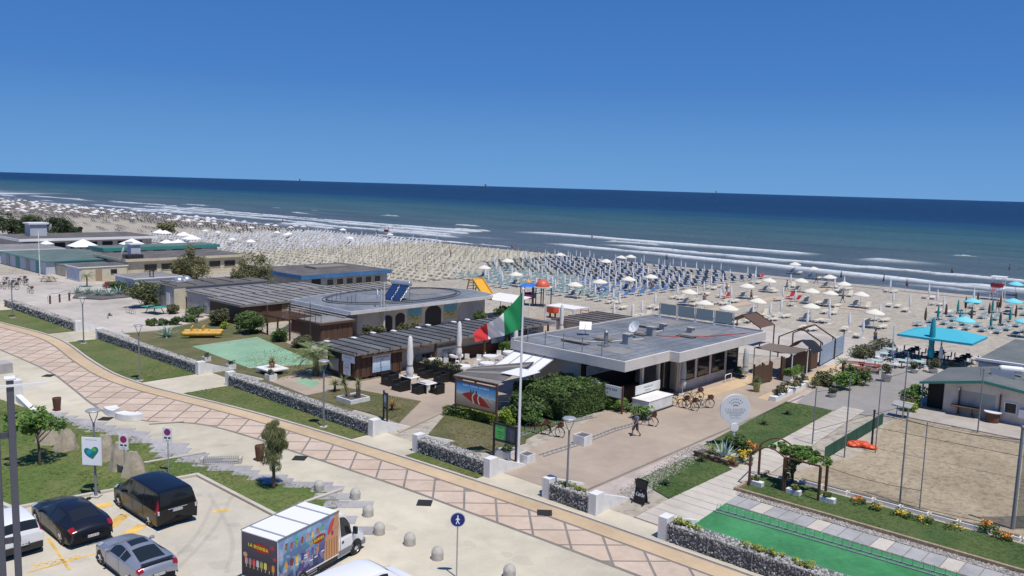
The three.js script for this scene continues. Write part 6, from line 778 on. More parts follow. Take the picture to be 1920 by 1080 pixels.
for (let u = -68.2; u > -116; u -= 3.45) for (let w = 83; w < 144; w += 3.3) {
  const a = u + rr(-.2, .2), b = w + rr(-.3, .3); if (w < 86 - (u + 68) * .12 + 4 || (u < -100 && w < 104 + (-100 - u) * 1.2)) continue; if (rnd() < .04) continue;
  const deep = (w - 100) + (u + 85) * .8 > 10 ? fabBlue : fabTeal;
  if (rnd() < .06) putO('open white parasol between the packed blue loungers', gB, a, b, canW); else if (rnd() < .72) { if (w < 128) putC(lB, gB, a, b, clothW); else far.blue.push([a, b, 0]); }
  for (const s of [-1, 1]) { if (nL < 298 && w < 112) { putL(lBL, gBL, a + s * .75, b, deep, false, PI + rr(-.08, .08)); nL++; } else far[deep === fabBlue ? 'blue' : 'teal'].push([a + s * .75, b, 1]); }
}
for (let u = -99; u > -158; u -= 3.0) for (let w = 78; w < 143; w += 3.35) { if (u > -116 && w > 100 + (-100 - u) * 1.2 || u > -112 && w < 84) continue; const a = u + rr(-.3, .3), b = w + rr(-.3, .3); if (rnd() < .5) far.cream.push([a, b, 0]); for (const s of [-1, 1]) far.cream.push([a + s * .7, b, 1]); }
for (let u = -158; u > -212; u -= 3.1) for (let w = 88; w < 146; w += 3.4) { if (rnd() < .1) continue; const a = u + rr(-.3, .3), b = w + rr(-.3, .3); if (rnd() < .5) far.white.push([a, b, rnd() < .04 ? 2 : 0]); for (const s of [-1, 1]) far.white.push([a + s * .8, b, 1]); }
for (let u = -216; u > -620; u -= 4.2) for (let w = 96; w < 146; w += 4.4) { if (rnd() < .12 || (w < 122 && u > -300 && rnd() < .55)) continue; const a = u + rr(-.4, .4), b = w + rr(-.4, .4); { const q = rnd(); if (w > 112 || u < -330) far.dark.push([a, b, q < .42 ? 2 : 0]); } for (const s of [-1, 1]) far.dark.push([a + s * .9, b, 1]); }
const stuffSpec = { blue: ['blue_lounger_rows', 'packed rows of blue loungers with white parasols towards the sea', [.80, .80, .80], [.085, .17, .33], [.04, .10, .24]], teal: ['grey_lounger_rows', 'rows of grey green loungers behind the yellow slide', [.78, .78, .78], [.20, .30, .31], [.7, .7, .7]], cream: ['cream_lounger_rows', 'dense field of cream loungers with thin beige closed parasols', [.42, .39, .32], [.56, .51, .385], [.6, .56, .45]], white: ['white_parasol_rows', 'rows of white closed parasols and white loungers beyond the cream field', [.80, .80, .82], [.58, .58, .57], [.8, .8, .8]], dark: ['distant_parasol_rows', 'distant rows of parasols and dark loungers towards the far end of the beach', [.34, .30, .28], [.11, .09, .085], [.62, .60, .60]] };
for (const [k, [name, lab, cu, cl, co]] of Object.entries(stuffSpec)) {
  const t = thing(name, lab, 'beach umbrellas', 0, 0); t.userData.kind = 'stuff'; const mt = mat(1, 1, 1, .9); mt.vertexColors = true; const [fab, fr] = loungerGeo(false);
  const geos = [[...[UG.pole(), UG.closed()].map(g => paint(g, ...cu))], [...fab.map(g => paint(g, ...cl)), ...fr.map(g => paint(g, .6, .6, .58))], [paint(UG.pole(), .7, .7, .7), paint(UG.open(), ...co)]];
  geos.forEach((g, j) => { const l = far[k].filter(p => p[2] === j); if (!l.length) return; const im = new THREE.InstancedMesh(merge(g), mt, l.length), m = new THREE.Matrix4(), q = new THREE.Quaternion(); l.forEach((p, i) => { q.setFromAxisAngle(V3(0, 1, 0), (j === 1 && k !== 'cream' && k !== 'white' ? PI : 0) + rr(-.15, .15)); const s = rr(.93, 1.06) * (j === 2 ? .85 : 1), th = j === 0 && k === 'cream' ? .5 : j === 0 ? (k === 'white' ? .6 : .8) : 1; m.compose(V3(p[0], 0, -p[1]), q, V3(s * th, j === 0 && k !== 'blue' ? s * .82 : s, s * th)); im.setMatrixAt(i, m); const c = rr(.8, 1.1); im.setColorAt(i, new THREE.Color().setRGB(c, c, c)); }); im.name = ['closed_parasols', 'loungers', 'open_parasols'][j]; im.userData.kind = 'stuff'; im.castShadow = im.receiveShadow = true; t.add(im); });
}
{ // the turquoise beach on the right
  const g = 'parasols of the turquoise beach section';
  let i = 0; for (const u of [-29, -25.6, -22.3, -19, -15.7]) for (let w = 108 + (i % 2) * 1.6; w < 142; w += 4.1) { i++; const a = u + rr(-.3, .3), b = w + rr(-.4, .4); if (u < -28 && w > 133 || rnd() < .1) continue; const r = rnd(); if (r < .06) putO('open pale turquoise parasol in the turquoise beach section', g, a, b, turqC); else if (i % 2) putC('closed brown parasol in the turquoise beach section', g, a, b, brownC); else putC('closed teal parasol in the turquoise beach section', g, a, b, tealC); for (const s of [-1, 1]) { const o = putL('low grey green lounger in the turquoise beach section', 'loungers of the turquoise beach section', a + s * .8, b, fabTeal, true, PI); } }
  for (const [x, y] of [[1823, 590], [1898, 590], [1806, 630], [1903, 553]]) putO('open pale turquoise parasol in the turquoise beach section', g, ...at(x, y), turqC);
}
{ // walkway boards down to the water
  const b = struct('boardwalk', sheet([[-53.8, 84], [-52.2, 84], [-52.4, 142], [-54, 142]], .02), M.woodLight); for (let k = 0; k < 58; k++) part('board', slab(rect(-53.9, -52.2, 84 + k, 84.94 + k), .022, .03), mat(.50, .39, .28, .85), b); for (let k = 0; k < 14; k++) part('board', slab(rect(-52.1 + k, -51.16 + k, 115.5, 116.9), .022, .03), mat(.50, .39, .28, .85), b);
}
for (const [x, y, lab] of [[781, 447, 'white lifeguard tower far down the shore near the white parasols'], [1912, 548, 'white and red lifeguard tower at the right edge of the photo']]) { const [u, w0] = at(x, y), w = Math.min(w0, 147), t = thing('lifeguard_tower', lab, 'lifeguard tower', u, w); for (const sx of [-1, 1]) for (const sz of [-1, 1]) part('leg', bar([sx * .9, 0, sz * .9], [sx * .7, 3.6, sz * .7], .06), M.whitePaint, t); part('platform', rbox(1.9, .1, 1.9, .02, 0, 1.9, 0), M.whitePaint, t); part('roof', rbox(2.1, .12, 2.1, .03, 0, 3.7, 0), M.whitePaint, t); part('panel', [bx(-.9, .9, 2.1, 2.7, .86, .9), bx(-.9, -.86, 2.1, 2.7, -.85, .85)], M.red, t); part('ladder', [bar([-.3, 0, 1.4], [-.3, 1.9, .9], .03), bar([.3, 0, 1.4], [.3, 1.9, .9], .03), ...[.4, .8, 1.2, 1.6].map(y => bar([-.3, y, 1.4 - y * .26], [.3, y, 1.4 - y * .26], .025))], M.alu, t); }
// ---------------------------------------------------------------- people
function field(bones, res, half, cen, k = .035) { // smooth union of tapered capsules, meshed
  const mc = new MarchingCubes(res, M.black, false, false, 200000); mc.isolation = 0; const h = 2 / res;
  for (let z = 0; z < res; z++) for (let y = 0; y < res; y++) for (let x = 0; x < res; x++) {
    const X = cen[0] + (x - res / 2) * h * half, Y = cen[1] + (y - res / 2) * h * half, Z = cen[2] + (z - res / 2) * h * half; let d = 1e3;
    for (const [a, b, ra, rb, sx = 1] of bones) { const bxx = b[0] - a[0], by = b[1] - a[1], bz = b[2] - a[2], t = clamp(((X - a[0]) * bxx + (Y - a[1]) * by + (Z - a[2]) * bz) / (bxx * bxx + by * by + bz * bz + 1e-9)); const q = Math.hypot((X - a[0] - bxx * t) / sx, Y - a[1] - by * t, Z - a[2] - bz * t) - lerp(ra, rb, t), m = clamp(.5 + .5 * (d - q) / k); d = lerp(d, q, m) - k * m * (1 - m); }
    mc.field[x + y * res + z * res * res] = -d;
  }
  mc.update(); const n = mc.count, p = new Float32Array(mc.positionArray.slice(0, n * 3)), nn = new Float32Array(mc.normalArray.slice(0, n * 3)); for (let i = 0; i < n * 3; i += 3) { p[i] = p[i] * half + cen[0]; p[i + 1] = p[i + 1] * half + cen[1]; p[i + 2] = p[i + 2] * half + cen[2]; }
  const g = new THREE.BufferGeometry(); g.setAttribute('position', new THREE.BufferAttribute(p, 3)); g.setAttribute('normal', new THREE.BufferAttribute(nn, 3)); return g;
}
const skin = mat(.34, .19, .12, .6);
function person(lab, u, w, turn, o = {}) { // walks towards +z of the figure
  const t = thing('person', lab, 'person', u, w, turn), st = o.stride ?? .26, R = o.res || 64;
  const hip = [[-.09, .90, 0], [.09, .90, 0]], knee = [[-.10, .49, st * .75], [.10, .50, -st * .15]], ank = [[-.10, .09, st * .95], [.10, .13, -st * 1.25]], toe = [[-.11, .035, st * .95 + .15], [.11, .035, -st * 1.1 + .08]], sh = [[-.18, 1.40, 0], [.18, 1.40, 0]], el = [[-.25, 1.12, -.14], [.25, 1.12, .10]], wr = [[-.23, .90, -.05], [.23, .92, .28]], hd = [[-.22, .80, .0], [.22, .84, .35]];
  const legs = [0, 1].flatMap(i => [[hip[i], knee[i], .082, .056], [knee[i], ank[i], .054, .036], [ank[i], toe[i], .038, .03]]), arms = [0, 1].flatMap(i => [[sh[i], el[i], .05, .038], [el[i], wr[i], .037, .027]]);
  const hands = [0, 1].flatMap(i => { const s = i ? 1 : -1, d = V3(hd[i][0] - wr[i][0], hd[i][1] - wr[i][1], hd[i][2] - wr[i][2]).normalize(), f = []; f.push([wr[i], hd[i].map((v, k) => lerp(wr[i][k], v, .7)), .026, .03]); for (let k = 0; k < 4; k++) { const z = (k - 1.5) * .019, b = [hd[i][0], hd[i][1], hd[i][2] + z]; f.push([b, [b[0] - s * .012 + d.x * .06, b[1] + d.y * (.06 + .01 * (k === 1)), b[2] + d.z * .06], .0095, .008]); } f.push([[wr[i][0] - s * .01, wr[i][1] - .03, wr[i][2] + .02], [wr[i][0] - s * .03, wr[i][1] - .075, wr[i][2] + .05], .011, .009]); return f; });
  const torso = [[[0, .95, 0], [0, 1.12, .01], .115, .115, 1.25], [[0, 1.12, .01], [0, 1.33, 0], .115, .125, 1.35], [sh[0], sh[1], .065, .065], [[0, 1.40, 0], [0, 1.53, .015], .055, .05]];
  const head = [[[0, 1.60, .015], [0, 1.67, 0], .078, .094], [[0, 1.555, .05], [0, 1.58, .055], .045, .05], [[0, 1.61, .105], [0, 1.595, .118], .012, .016], [[-.088, 1.63, 0], [-.092, 1.60, 0], .014, .012], [[.088, 1.63, 0], [.092, 1.60, 0], .014, .012]];
  part('body', [field([...legs, ...arms, ...torso], R, 1.0, [0, .92, 0], .03), field(head, Math.round(R * .6), .2, [0, 1.6, .01], .015), ...(o.hands === false ? [] : [field(hands.slice(0, 6), 40, .14, hd[0], .008), field(hands.slice(6), 40, .14, hd[1], .008)])], skin, t);
  const grow = (l, d) => l.map(b => [b[0], b[1], b[2] + d, b[3] + d, b[4]]);
  if (o.shirt) part('shirt', field(grow([...torso.slice(0, 3), ...[0, 1].map(i => [sh[i], el[i].map((v, k) => lerp(sh[i][k], v, .7)), .055, .052])], .014), R, .6, [0, 1.2, 0], .03), o.shirt, t);
  part('shorts', field(grow([[[-.08, .93, 0], [.08, .93, 0], .115, .115], ...[0, 1].map(i => [hip[i], hip[i].map((v, k) => lerp(v, knee[i][k], o.shirt ? .95 : .5)), .085, .08])], .012), R, .5, [0, .78, 0], .03), o.shorts || M.navyCloth, t);
  part('hair', field([[[0, 1.66, -.025], [0, 1.69, -.01], .092, .09]], 30, .2, [0, 1.66, 0], .01), M.dark, t);
  if (o.hands !== false) { part('shoe', field(grow([legs[2]], .012), 30, .2, ank[0], .01), M.dark, t); part('shoe', field(grow([legs[5]], .012), 30, .2, ank[1], .01), M.dark, t); part('eye', [ball(.011, -.032, 1.645, .088, 8), ball(.011, .032, 1.645, .088, 8)], M.black, t); part('mouth', rbox(.045, .008, .01, .003, 0, 1.565, .1), M.rust, t); }
  t.scale.setScalar(o.s || 1); return t;
}
person('man in grey shirt and dark shorts walking across the bicycle plaza', ...at(1192, 818), -.4, { res: 84, s: .9, shirt: mat(.16, .16, .19, .9), shorts: mat(.05, .055, .07, .9) });
{ const base = person('bather in dark shorts standing by the water near the far white parasols', ...at(707, 440), .8, { res: 36, hands: false }); const spots = [[1110, 446, 'bather standing at the water edge above the flag'], [530, 416, 'small figure standing on the wet sand of the far beach'], [1785, 512, 'swimmer standing in the surf, the left of the two near the right tower'], [1893, 505, 'surfer standing in the surf beside the right lifeguard tower'], [1577, 520, 'figure walking on the wet sand, behind the open cream parasols'], [1657, 527, 'figure at the water line between closed white parasols'], [1548, 532, 'figure by the drink table at the boardwalk end'], [1362, 552, 'sunbather standing under an open cream parasol'], [1580, 568, 'person in the shade of an open parasol'], [1320, 573, 'person beside the red loungers under an open parasol'], [845, 484, 'person in the middle of the cream lounger field'], [1010, 478, 'person between the last cream loungers and the water'], [1408, 566, 'person standing by the open parasol left of the boardwalk'], [1223, 548, 'person beside the open parasol nearest the blue rows'], [1640, 648, 'person standing in the shade of the open parasol before the turquoise canopy'], [1475, 545, 'person walking down the boardwalk'], [1530, 532, 'second figure by the drink table at the boardwalk end'], [1700, 540, 'figure strolling on the empty right hand sand'], [1250, 486, 'figure at the water edge above the blue loungers'], [960, 468, 'figure on the wet sand above the cream lounger rows'], [1870, 585, 'person among the turquoise parasols']]; spots.forEach(([x, y, l]) => { let [u, w] = at(x, y); const c = copy(base, l, u, w, rnd() * 6, w > 153 ? -.6 : w > 148 ? -.25 : 0); }); }
// ---------------------------------------------------------------- flag, boards and signs of the beach clubs
{
  const [u, w] = [-29.5, 33.7], t = thing('flagpole', 'tall white flagpole standing beside the green notice board', 'flagpole', u, w); part('pole', [cyl(.085, .05, 9.95, 0, 0, 0, 14), ball(.07, 0, 9.97, 0)], M.whitePaint, t); part('base_plate', cyl(.17, .17, .1, 0, 0, 0, 16), M.galv, t); part('halyard', bar([.09, .5, .02], [.07, 9.8, .02], .008, 4), M.whitePaint, t);
  const f = thing('italian_flag', 'green white and red flag blowing from the top of the pole', 'flag', u, w, 0, null, 0), stripe = (a, b, m, n) => { const P = [], idx = [], N = 16, H = 14, tb = [[0, 0, 0, 0, 2.05], [.2, .5, .62, .45, 2.22], [.4, 1.0, 1.16, .9, 2.42], [.6, 1.5, 1.55, 1.4, 2.6], [.74, 1.9, 1.82, 1.8, 2.7], [1, 2.65, 2.35, 2.5, 2.8]]; const ip = (s, c) => { let k = 0; while (k < tb.length - 2 && s > tb[k + 1][0]) k++; return lerp(tb[k][c], tb[k + 1][c], (s - tb[k][0]) / (tb[k + 1][0] - tb[k][0])); }; for (let i = 0; i <= N; i++) { const s = lerp(a, b, i / N); for (let j = 0; j <= H; j++) { const v = j / H, o = lerp(ip(s, 1), ip(s, 3), v), d = lerp(ip(s, 2), ip(s, 4), v), wav = .22 * Math.sin(s * 9 + v * 2.2) * Math.min(1, s * 2) + .07 * Math.sin(s * 23 + v * 6) * Math.min(1, s * 3); P.push(-.743 * o - .669 * wav - .06, 9.8 - d, .669 * o - .743 * wav); } } for (let i = 0; i < N; i++) for (let j = 0; j < H; j++) { const p = i * (H + 1) + j; idx.push(p, p + H + 1, p + 1, p + 1, p + H + 1, p + H + 2); } const g = new THREE.BufferGeometry(); g.setAttribute('position', new THREE.Float32BufferAttribute(P, 3)); g.setIndex(idx); g.computeVertexNormals(); part(n, g, m, f); };
  const fm = (r, g, b) => { const m = new THREE.MeshPhysicalMaterial({ roughness: .85, transmission: .15, side: THREE.DoubleSide }); m.color.setRGB(r, g, b); return m; };
  stripe(0, .40, fm(.01, .26, .09), 'green_stripe'); stripe(.40, .74, fm(.70, .70, .71), 'white_stripe'); stripe(.74, 1, fm(.55, .025, .03), 'red_stripe');
}
{
  const a = at(852, 782), b = at(932, 802), ang = Math.atan2(b[1] - a[1], b[0] - a[0]), L = Math.hypot(b[0] - a[0], b[1] - a[1]);
  const face = print(L - .3, 1.55, 110, (x, w, h) => { const g = x.createLinearGradient(0, 0, 0, h); g.addColorStop(0, '#3f86c0'); g.addColorStop(.35, '#7fb4d8'); g.addColorStop(.5, '#c8d4d8'); g.addColorStop(.52, '#b8ac98'); g.addColorStop(1, '#8c7c68'); x.fillStyle = g; x.fillRect(0, 0, w, h); txt(x, 'BAGNO · SPIAGGIA · RISTORANTE', w / 2, h * .1, h * .09, '#e8eef4', 'bold', 'sans-serif', w * .9); x.fillStyle = '#a82a1c'; x.beginPath(); x.moveTo(w * .14, h * .52); x.bezierCurveTo(w * .4, h * .25, w * .6, h * .3, w * .86, h * .86); x.bezierCurveTo(w * .6, h * .92, w * .4, h * .8, w * .14, h * .52); x.fill(); x.strokeStyle = '#e0d4c4'; x.lineWidth = w * .03; for (const k of [.42, .56]) { x.beginPath(); x.moveTo(w * (k + .05), h * .38); x.bezierCurveTo(w * (k - .02), h * .5, w * (k - .02), h * .6, w * (k + .04), h * .82); x.stroke(); } x.strokeStyle = '#d8c8b0'; x.lineWidth = w * .02; x.beginPath(); x.moveTo(w * .82, h * .3); x.bezierCurveTo(w * .74, h * .42, w * .84, h * .55, w * .92, h * .62); x.stroke(); x.fillStyle = '#2a3440'; for (const k of [.36, .42, .5]) x.fillRect(w * k, h * .26, w * .03, h * .12); });
  board('billboard', 'large dark framed billboard with a red striped picture on blue and sand', 'billboard', (a[0] + b[0]) / 2, (a[1] + b[1]) / 2, ang, L - .3, 1.55, 1.75, face, { posts: [-1, 1], top: 2.75, frame: true, bm: M.rail, pm: M.rail });
  const c = at(926, 855), d = at(966, 866), a2 = Math.atan2(d[1] - c[1], d[0] - c[0]), L2 = Math.hypot(d[0] - c[0], d[1] - c[1]);
  const nb = print(L2, .9, 170, (x, w, h) => { x.fillStyle = '#4c5058'; x.fillRect(0, 0, w, h); x.fillStyle = '#5fbf62'; x.fillRect(4, 4, w * .52, h - 8); for (const [s, y] of [['MENU', .2], ['PRANZO', .48], ['APERTO', .64], ['242', .82]]) txt(x, s, w * .27, h * y, h * .13, '#1d3a22', 'bold', 'sans-serif', w * .46); x.strokeStyle = '#8a8f98'; x.lineWidth = 2; for (let i = 0; i < 9; i++) { x.beginPath(); x.moveTo(w * .6 + rr(0, 10), h * (.12 + i * .09)); x.lineTo(w * .94 - rr(0, 30), h * (.12 + i * .09) + rr(-5, 5)); x.stroke(); } });
  board('notice_board', 'dark framed notice board with a bright green menu sheet by the flagpole', 'notice board', (c[0] + d[0]) / 2, (c[1] + d[1]) / 2, a2, L2 - .1, .85, 1.5, nb, { posts: [-1, 1], top: 2.05, frame: true, bm: M.dark });
  const e = at(716, 783), f = at(729, 795); board('info_stand', 'narrow dark two post info stand with grey sheet on the small lawn', 'notice board', (e[0] + f[0]) / 2, (e[1] + f[1]) / 2, Math.atan2(f[1] - e[1], f[0] - e[0]), .62, .82, 1.35, print(.62, .82, 160, (x, w, h) => { x.fillStyle = '#8a8e96'; x.fillRect(0, 0, w, h); x.fillStyle = '#c4c8d0'; x.fillRect(w * .12, h * .1, w * .76, h * .5); x.fillStyle = '#555a64'; for (let i = 0; i < 5; i++) x.fillRect(w * .15, h * (.66 + i * .06), w * .7, h * .025); }), { posts: [-1, 1], top: 1.95, frame: true, bm: M.dark });
}
{ // pavement chalkboard
  const [u, w] = at(1201, 944), t = thing('chalkboard', 'black folding chalkboard with white lettering at the white walk entrance', 'chalkboard', u, w, -.08); t.scale.x = .82; const face = print(.78, 1.0, 180, (x, ww, h) => { x.fillStyle = '#14161a'; x.fillRect(0, 0, ww, h); x.fillStyle = '#e4e6ea'; x.beginPath(); x.moveTo(ww * .4, h * .2); x.lineTo(ww * .5, h * .08); x.lineTo(ww * .6, h * .2); x.fill(); txt(x, 'RISTORANTE', ww / 2, h * .34, 20, '#e4e6ea', 'bold', 'sans-serif', ww * .8); txt(x, 'da', ww / 2, h * .5, 18, '#c8ccd2', 'italic', 'serif'); txt(x, 'Carlo', ww / 2, h * .72, 46, '#f0f0f2', 'italic bold', 'serif', ww * .85); });
  for (const s of [-1, 1]) { const p = part('panel', rbox(.84, 1.2, .04, .01, 0, .62, 0).rotateX(-s * .2).translate(0, .03, s * .15), M.black, t); part('leg', [bx(-.42, -.36, 0, .12, s * .28, s * .28 + .04), bx(.36, .42, 0, .12, s * .28, s * .28 + .04)], M.black, t); }
  part('chalk_face', new THREE.PlaneGeometry(.78, 1.0).translate(0, .68, .024).rotateX(-.2).translate(0, .03, .15), face, t, true);
}
{ // round club sign
  const [u, w] = at(1374, 838), t = thing('round_sign', 'large round white club sign on a post above the agave', 'sign', u, w, AZ * 1.15), R = .95, y = 2.38;
  part('disc', mv(new THREE.CylinderGeometry(R, R, .12, 48).rotateX(PI / 2), 0, y, 0), M.whitePaint, t); part('post', cyl(.09, .09, 1.45, 0, 0, 0, 14), M.whitePaint, t); part('lower_disc', mv(new THREE.CylinderGeometry(.26, .26, .1, 32).rotateX(PI / 2), 0, 1.26, .06), M.whitePaint, t);
  part('sign_face', new THREE.CircleGeometry(R * .97, 48).translate(0, y, .064), print(1.9, 1.9, 150, (x, ww, h) => { x.fillStyle = '#d4d6d8'; x.fillRect(0, 0, ww, h); x.fillStyle = '#6d7884'; for (let r = 0; r < 3; r++) for (let i = 0; i < 7 - r; i++) { const a = -PI / 2 + (i - (6 - r) / 2) * .26; x.beginPath(); x.ellipse(ww / 2 + Math.cos(a) * ww * (.30 - r * .08), h * .52 + Math.sin(a) * h * (.37 - r * .1), 8, 5, a, 0, 7); x.fill(); } txt(x, 'CALAMARIA', ww / 2, h * .52, 40, '#6d7884', '', 'serif', ww * .72); x.fillStyle = '#59636e'; x.fillRect(ww * .2, h * .605, ww * .6, 6); txt(x, 'spiaggia', ww / 2, h * .68, 30, '#66707c', 'italic', 'serif'); txt(x, 'ristorante', ww / 2, h * .78, 20, '#7a848e', '', 'serif'); }), t, true);
}
{ // bar corner: counter, sign boards, railing
  const p = at(1217, 777), t = thing('white_counter', 'white block counter with pebbled foot at the bar corner', 'counter', -31.1, 48.6); part('block', rbox(1.4, .84, 3.2, .02, 0, .42, -1.4), M.white, t); part('top', rbox(1.46, .05, 3.26, .02, 0, .87, -1.4), M.white, t); for (let k = 0; k < 12; k++) part('foot_stone', rbox(.16, .12, .18, .04, .76, .06, -k * .26), M.dark, t);
  board('bar_sign', 'wide pale name board on posts above the bushes at the bar corner', 'sign', -33.0, 46.9, 0, 2.6, .75, 1.5, print(2.6, .75, 110, club('#cfd4d2', 'RISTORANTE BAR', '242', '#4a545c')), { posts: [-1, 1], pm: M.rust });
  board('bar_sign', 'long white name banner along the bar terrace rail', 'sign', -31.95, 50.6, PI / 2, 3.2, .6, 1.25, print(3.2, .6, 90, club('#dcdedc', 'SPIAGGIA 242', 'beach bar', '#5a6468')));
  board('bar_sign', 'dim banner hung inside the bar terrace under the roof', 'sign', -36.2, 50.5, PI / 2, 3.4, .7, 2.0, print(3.4, .7, 80, club('#b4bac0', 'RISTORANTE', 'mare', '#46586a')));
  const cp = (x, y, h, lab, r = .2, m = mat(.80, .77, .72, .9)) => { const [u, w] = at(x, y), q = thing('closed_market_parasol', lab, 'parasol', u, w); part('pole', cyl(.04, .04, h, 0, 0, 0), M.alu, q); part('folded_canopy', lathe([[.05, h * .18], [r * .9, h * .2], [r * 1.15, h * .32], [r * .8, h * .42], [r, h * .6], [r * .8, h * .8], [r * .65, h * .96], [.05, h * 1.01]].map(v => v), 9), m, q); part('tie', lathe([[r * .82, h * .4], [r * .9, h * .42], [r * .82, h * .44]], 9), M.woodGrey, q); part('base', cyl(.32, .28, .1, 0, 0, 0, 14), M.pot, q); return q; };
  cp(768, 725, 3.95, 'tall ivory closed parasol with pale wrap beside the black lounge cubes', .27); cp(860, 684, 3.8, 'tall ivory closed parasol among the white round tables', .25); cp(1279, 740, 2.9, 'grey white closed parasol beside the dark bar doorway', .24, mat(.5, .5, .49, .9)); cp(1396, 712, 2.7, 'pale blue grey closed parasol at the far end of the bar windows', .26, mat(.52, .56, .56, .9)); cp(966, 668, 3.2, 'ivory closed parasol next to the flagpole behind the pergola', .22); cp(1052, 636, 3.6, 'ivory closed parasol behind the bar roof edge', .22); cp(1150, 612, 2.6, 'first ivory closed parasol seen over the bar roof', .2); cp(1185, 612, 2.6, 'second ivory closed parasol seen over the bar roof', .2); cp(1762, 690, 2.0, 'small white closed parasol at the green edged house porch', .2);
  const tq = cp(1743, 688, 4.6, 'tall turquoise closed parasol in front of the big turquoise canopy', .28, mat(.02, .30, .38, .85));
  const wp = (x, y, h, lab) => { const [u, w] = at(x, y), q = thing('white_pole', lab, 'pole', u, w); part('pole', cyl(.07, .06, h, 0, 0, 0, 10), M.whitePaint, q); part('collar', cyl(.1, .1, .1, 0, h * .5, 0, 10), M.alu, q); }; wp(1672, 672, 3.2, 'white pole beside the turquoise terrace rail'); wp(75, 517, 6.8, 'tall white pole rising over the far terrace'); wp(462, 500, 3, 'dark topped pole behind the bushy tamarisk');
}
{ // black lounge cubes and white tables
  const cube = (x, y, lab, s = .9, h = .78) => { const [u, w] = at(x, y), t = thing('lounge_chair', lab, 'armchair', u, w); part('seat', rbox(s, h * .55, s, .04, 0, h * .28, 0), M.black, t); part('backrest', rbox(s, h * .5, .18, .04, 0, h * .78, -s / 2 + .09), M.black, t); part('armrest', rbox(.16, h * .4, s - .18, .04, -s / 2 + .08, h * .72, .09), M.black, t); part('armrest', rbox(.16, h * .4, s - .18, .04, s / 2 - .08, h * .72, .09), M.black, t); };
  cube(731, 722, 'black wicker armchair by the hut poster', 1.0, 1.0); cube(752, 732, 'black wicker armchair at the foot of the tall closed parasol', 1.05, .9); cube(785, 738, 'black wicker armchair at the front of the low white table', .8); cube(820, 738, 'black wicker armchair right of the low white table', .8); cube(828, 716, 'black wicker armchair behind the low white table', .95); cube(800, 708, 'black wicker sofa seat along the dark fence', 1.1);
  const lt = (x, y, lab) => { const [u, w] = at(x, y), t = thing('low_table', lab, 'table', u, w); part('top', rbox(1.25, .06, 1.0, .02, 0, .75, 0), M.whitePaint, t); part('inlay', bx(-.42, .42, .781, .787, -.3, .3), M.pot, t); for (const [a, b] of [[-.5, -.38], [.5, -.38], [-.5, .38], [.5, .38]]) part('leg', bx(a - .05, a + .05, 0, .72, b - .05, b + .05), M.whitePaint, t); }; lt(800, 736, 'low white square table between two black armchairs'); lt(768, 724, 'low white table under the tall closed parasol');
  const f = thing('terrace_fence', 'low dark fence panel between the black lounge seats and white tables', 'fence', -43.2, 40.5); const A = at(772, 700), C = at(868, 722); for (let k = 0; k < 6; k++) { const a = [lerp(A[0], C[0], k / 6), lerp(A[1], C[1], k / 6)], b = [lerp(A[0], C[0], (k + .96) / 6), lerp(A[1], C[1], (k + .96) / 6)]; part('panel', beam([a[0] + 43.2, .55, -(a[1] - 40.5)], [b[0] + 43.2, .55, -(b[1] - 40.5)], .05, 1.0), M.black, f); }
  shrub('terrace_plants', 'row of leafy plants along the dark terrace fence', ...at(815, 698), 1.2, 1.3, .7, 2200, .10, GR.olive, { k: 18 }); shrub('terrace_plants', 'leafy plants in front of the white round tables', ...at(850, 704), 1.1, 1.3, .6, 1800, .10, GR.olive, { k: 16 }); shrub('potted_flowers', 'pale flowers beside the tall ivory parasol', ...at(790, 690), .6, .9, .5, 800, .08, [[.08, .1, .04], [.5, .5, .42]]);
  const rt = (x, y, lab, r = .62) => { const [u, w] = at(x, y), t = thing('round_table', lab, 'table', u, w, 0, null); part('top', cyl(r, r, .05, 0, .78, 0, 28), M.whitePaint, t); part('cloth_edge', lathe([[r + .004, .62], [r + .02, .7], [r + .004, .82]], 28), M.whitePaint, t); part('column', cyl(.06, .06, .78, 0, 0, 0), M.whitePaint, t); part('foot', cyl(.3, .25, .04, 0, 0, 0, 16), M.whitePaint, t); return [u, w]; };
  const T = [[815, 690, 'white round table by the wall sign, left of the second closed parasol'], [868, 704, 'white round table nearest the billboard'], [913, 698, 'white round table above the dark pergola roof'], [918, 684, 'white round table in front of the clipped hedge'], [855, 682, 'white round table hidden by the second closed parasol'], [955, 676, 'white round table next to the flag end of the terrace']].map(a => rt(...a));
  const ch = thing('cafe_chair', '', 'chair', 0, 0, 0, 'white chairs round the white tables'); part('seat', rbox(.42, .04, .42, .015, 0, .45, 0), M.whitePaint, ch); part('backrest', rbox(.42, .42, .03, .015, 0, .7, -.2), M.whitePaint, ch); for (const [a, b] of [[-.18, -.18], [.18, -.18], [-.18, .18], [.18, .18]]) part('leg', cyl(.015, .015, .44, a, 0, b, 6), M.whitePaint, ch);
  let first = true; const lab = 'white chair at a white round table on the bar terrace'; for (const [u, w] of T) for (let k = 0; k < 4; k++) { const a = k * PI / 2 + .6, x = u + Math.cos(a) * 1.0, z = w - Math.sin(a) * 1.0, turn = Math.atan2(u - x, -(w - z)); if (first) { ch.position.set(x, 0, -z); ch.rotation.y = turn; ch.userData.label = lab; first = false; } else copy(ch, lab, x, z, turn); }
  // terrace under the turquoise canopy: dark tables and chairs
  const dk = ch.clone(); const L2 = 'dark chair under the big turquoise canopy', mk = (u, w, turn, m, l, g) => { const c = copy(ch, l, u, w, turn); c.userData.group = g; c.traverse(o => { if (o.isMesh) o.material = m; }); };
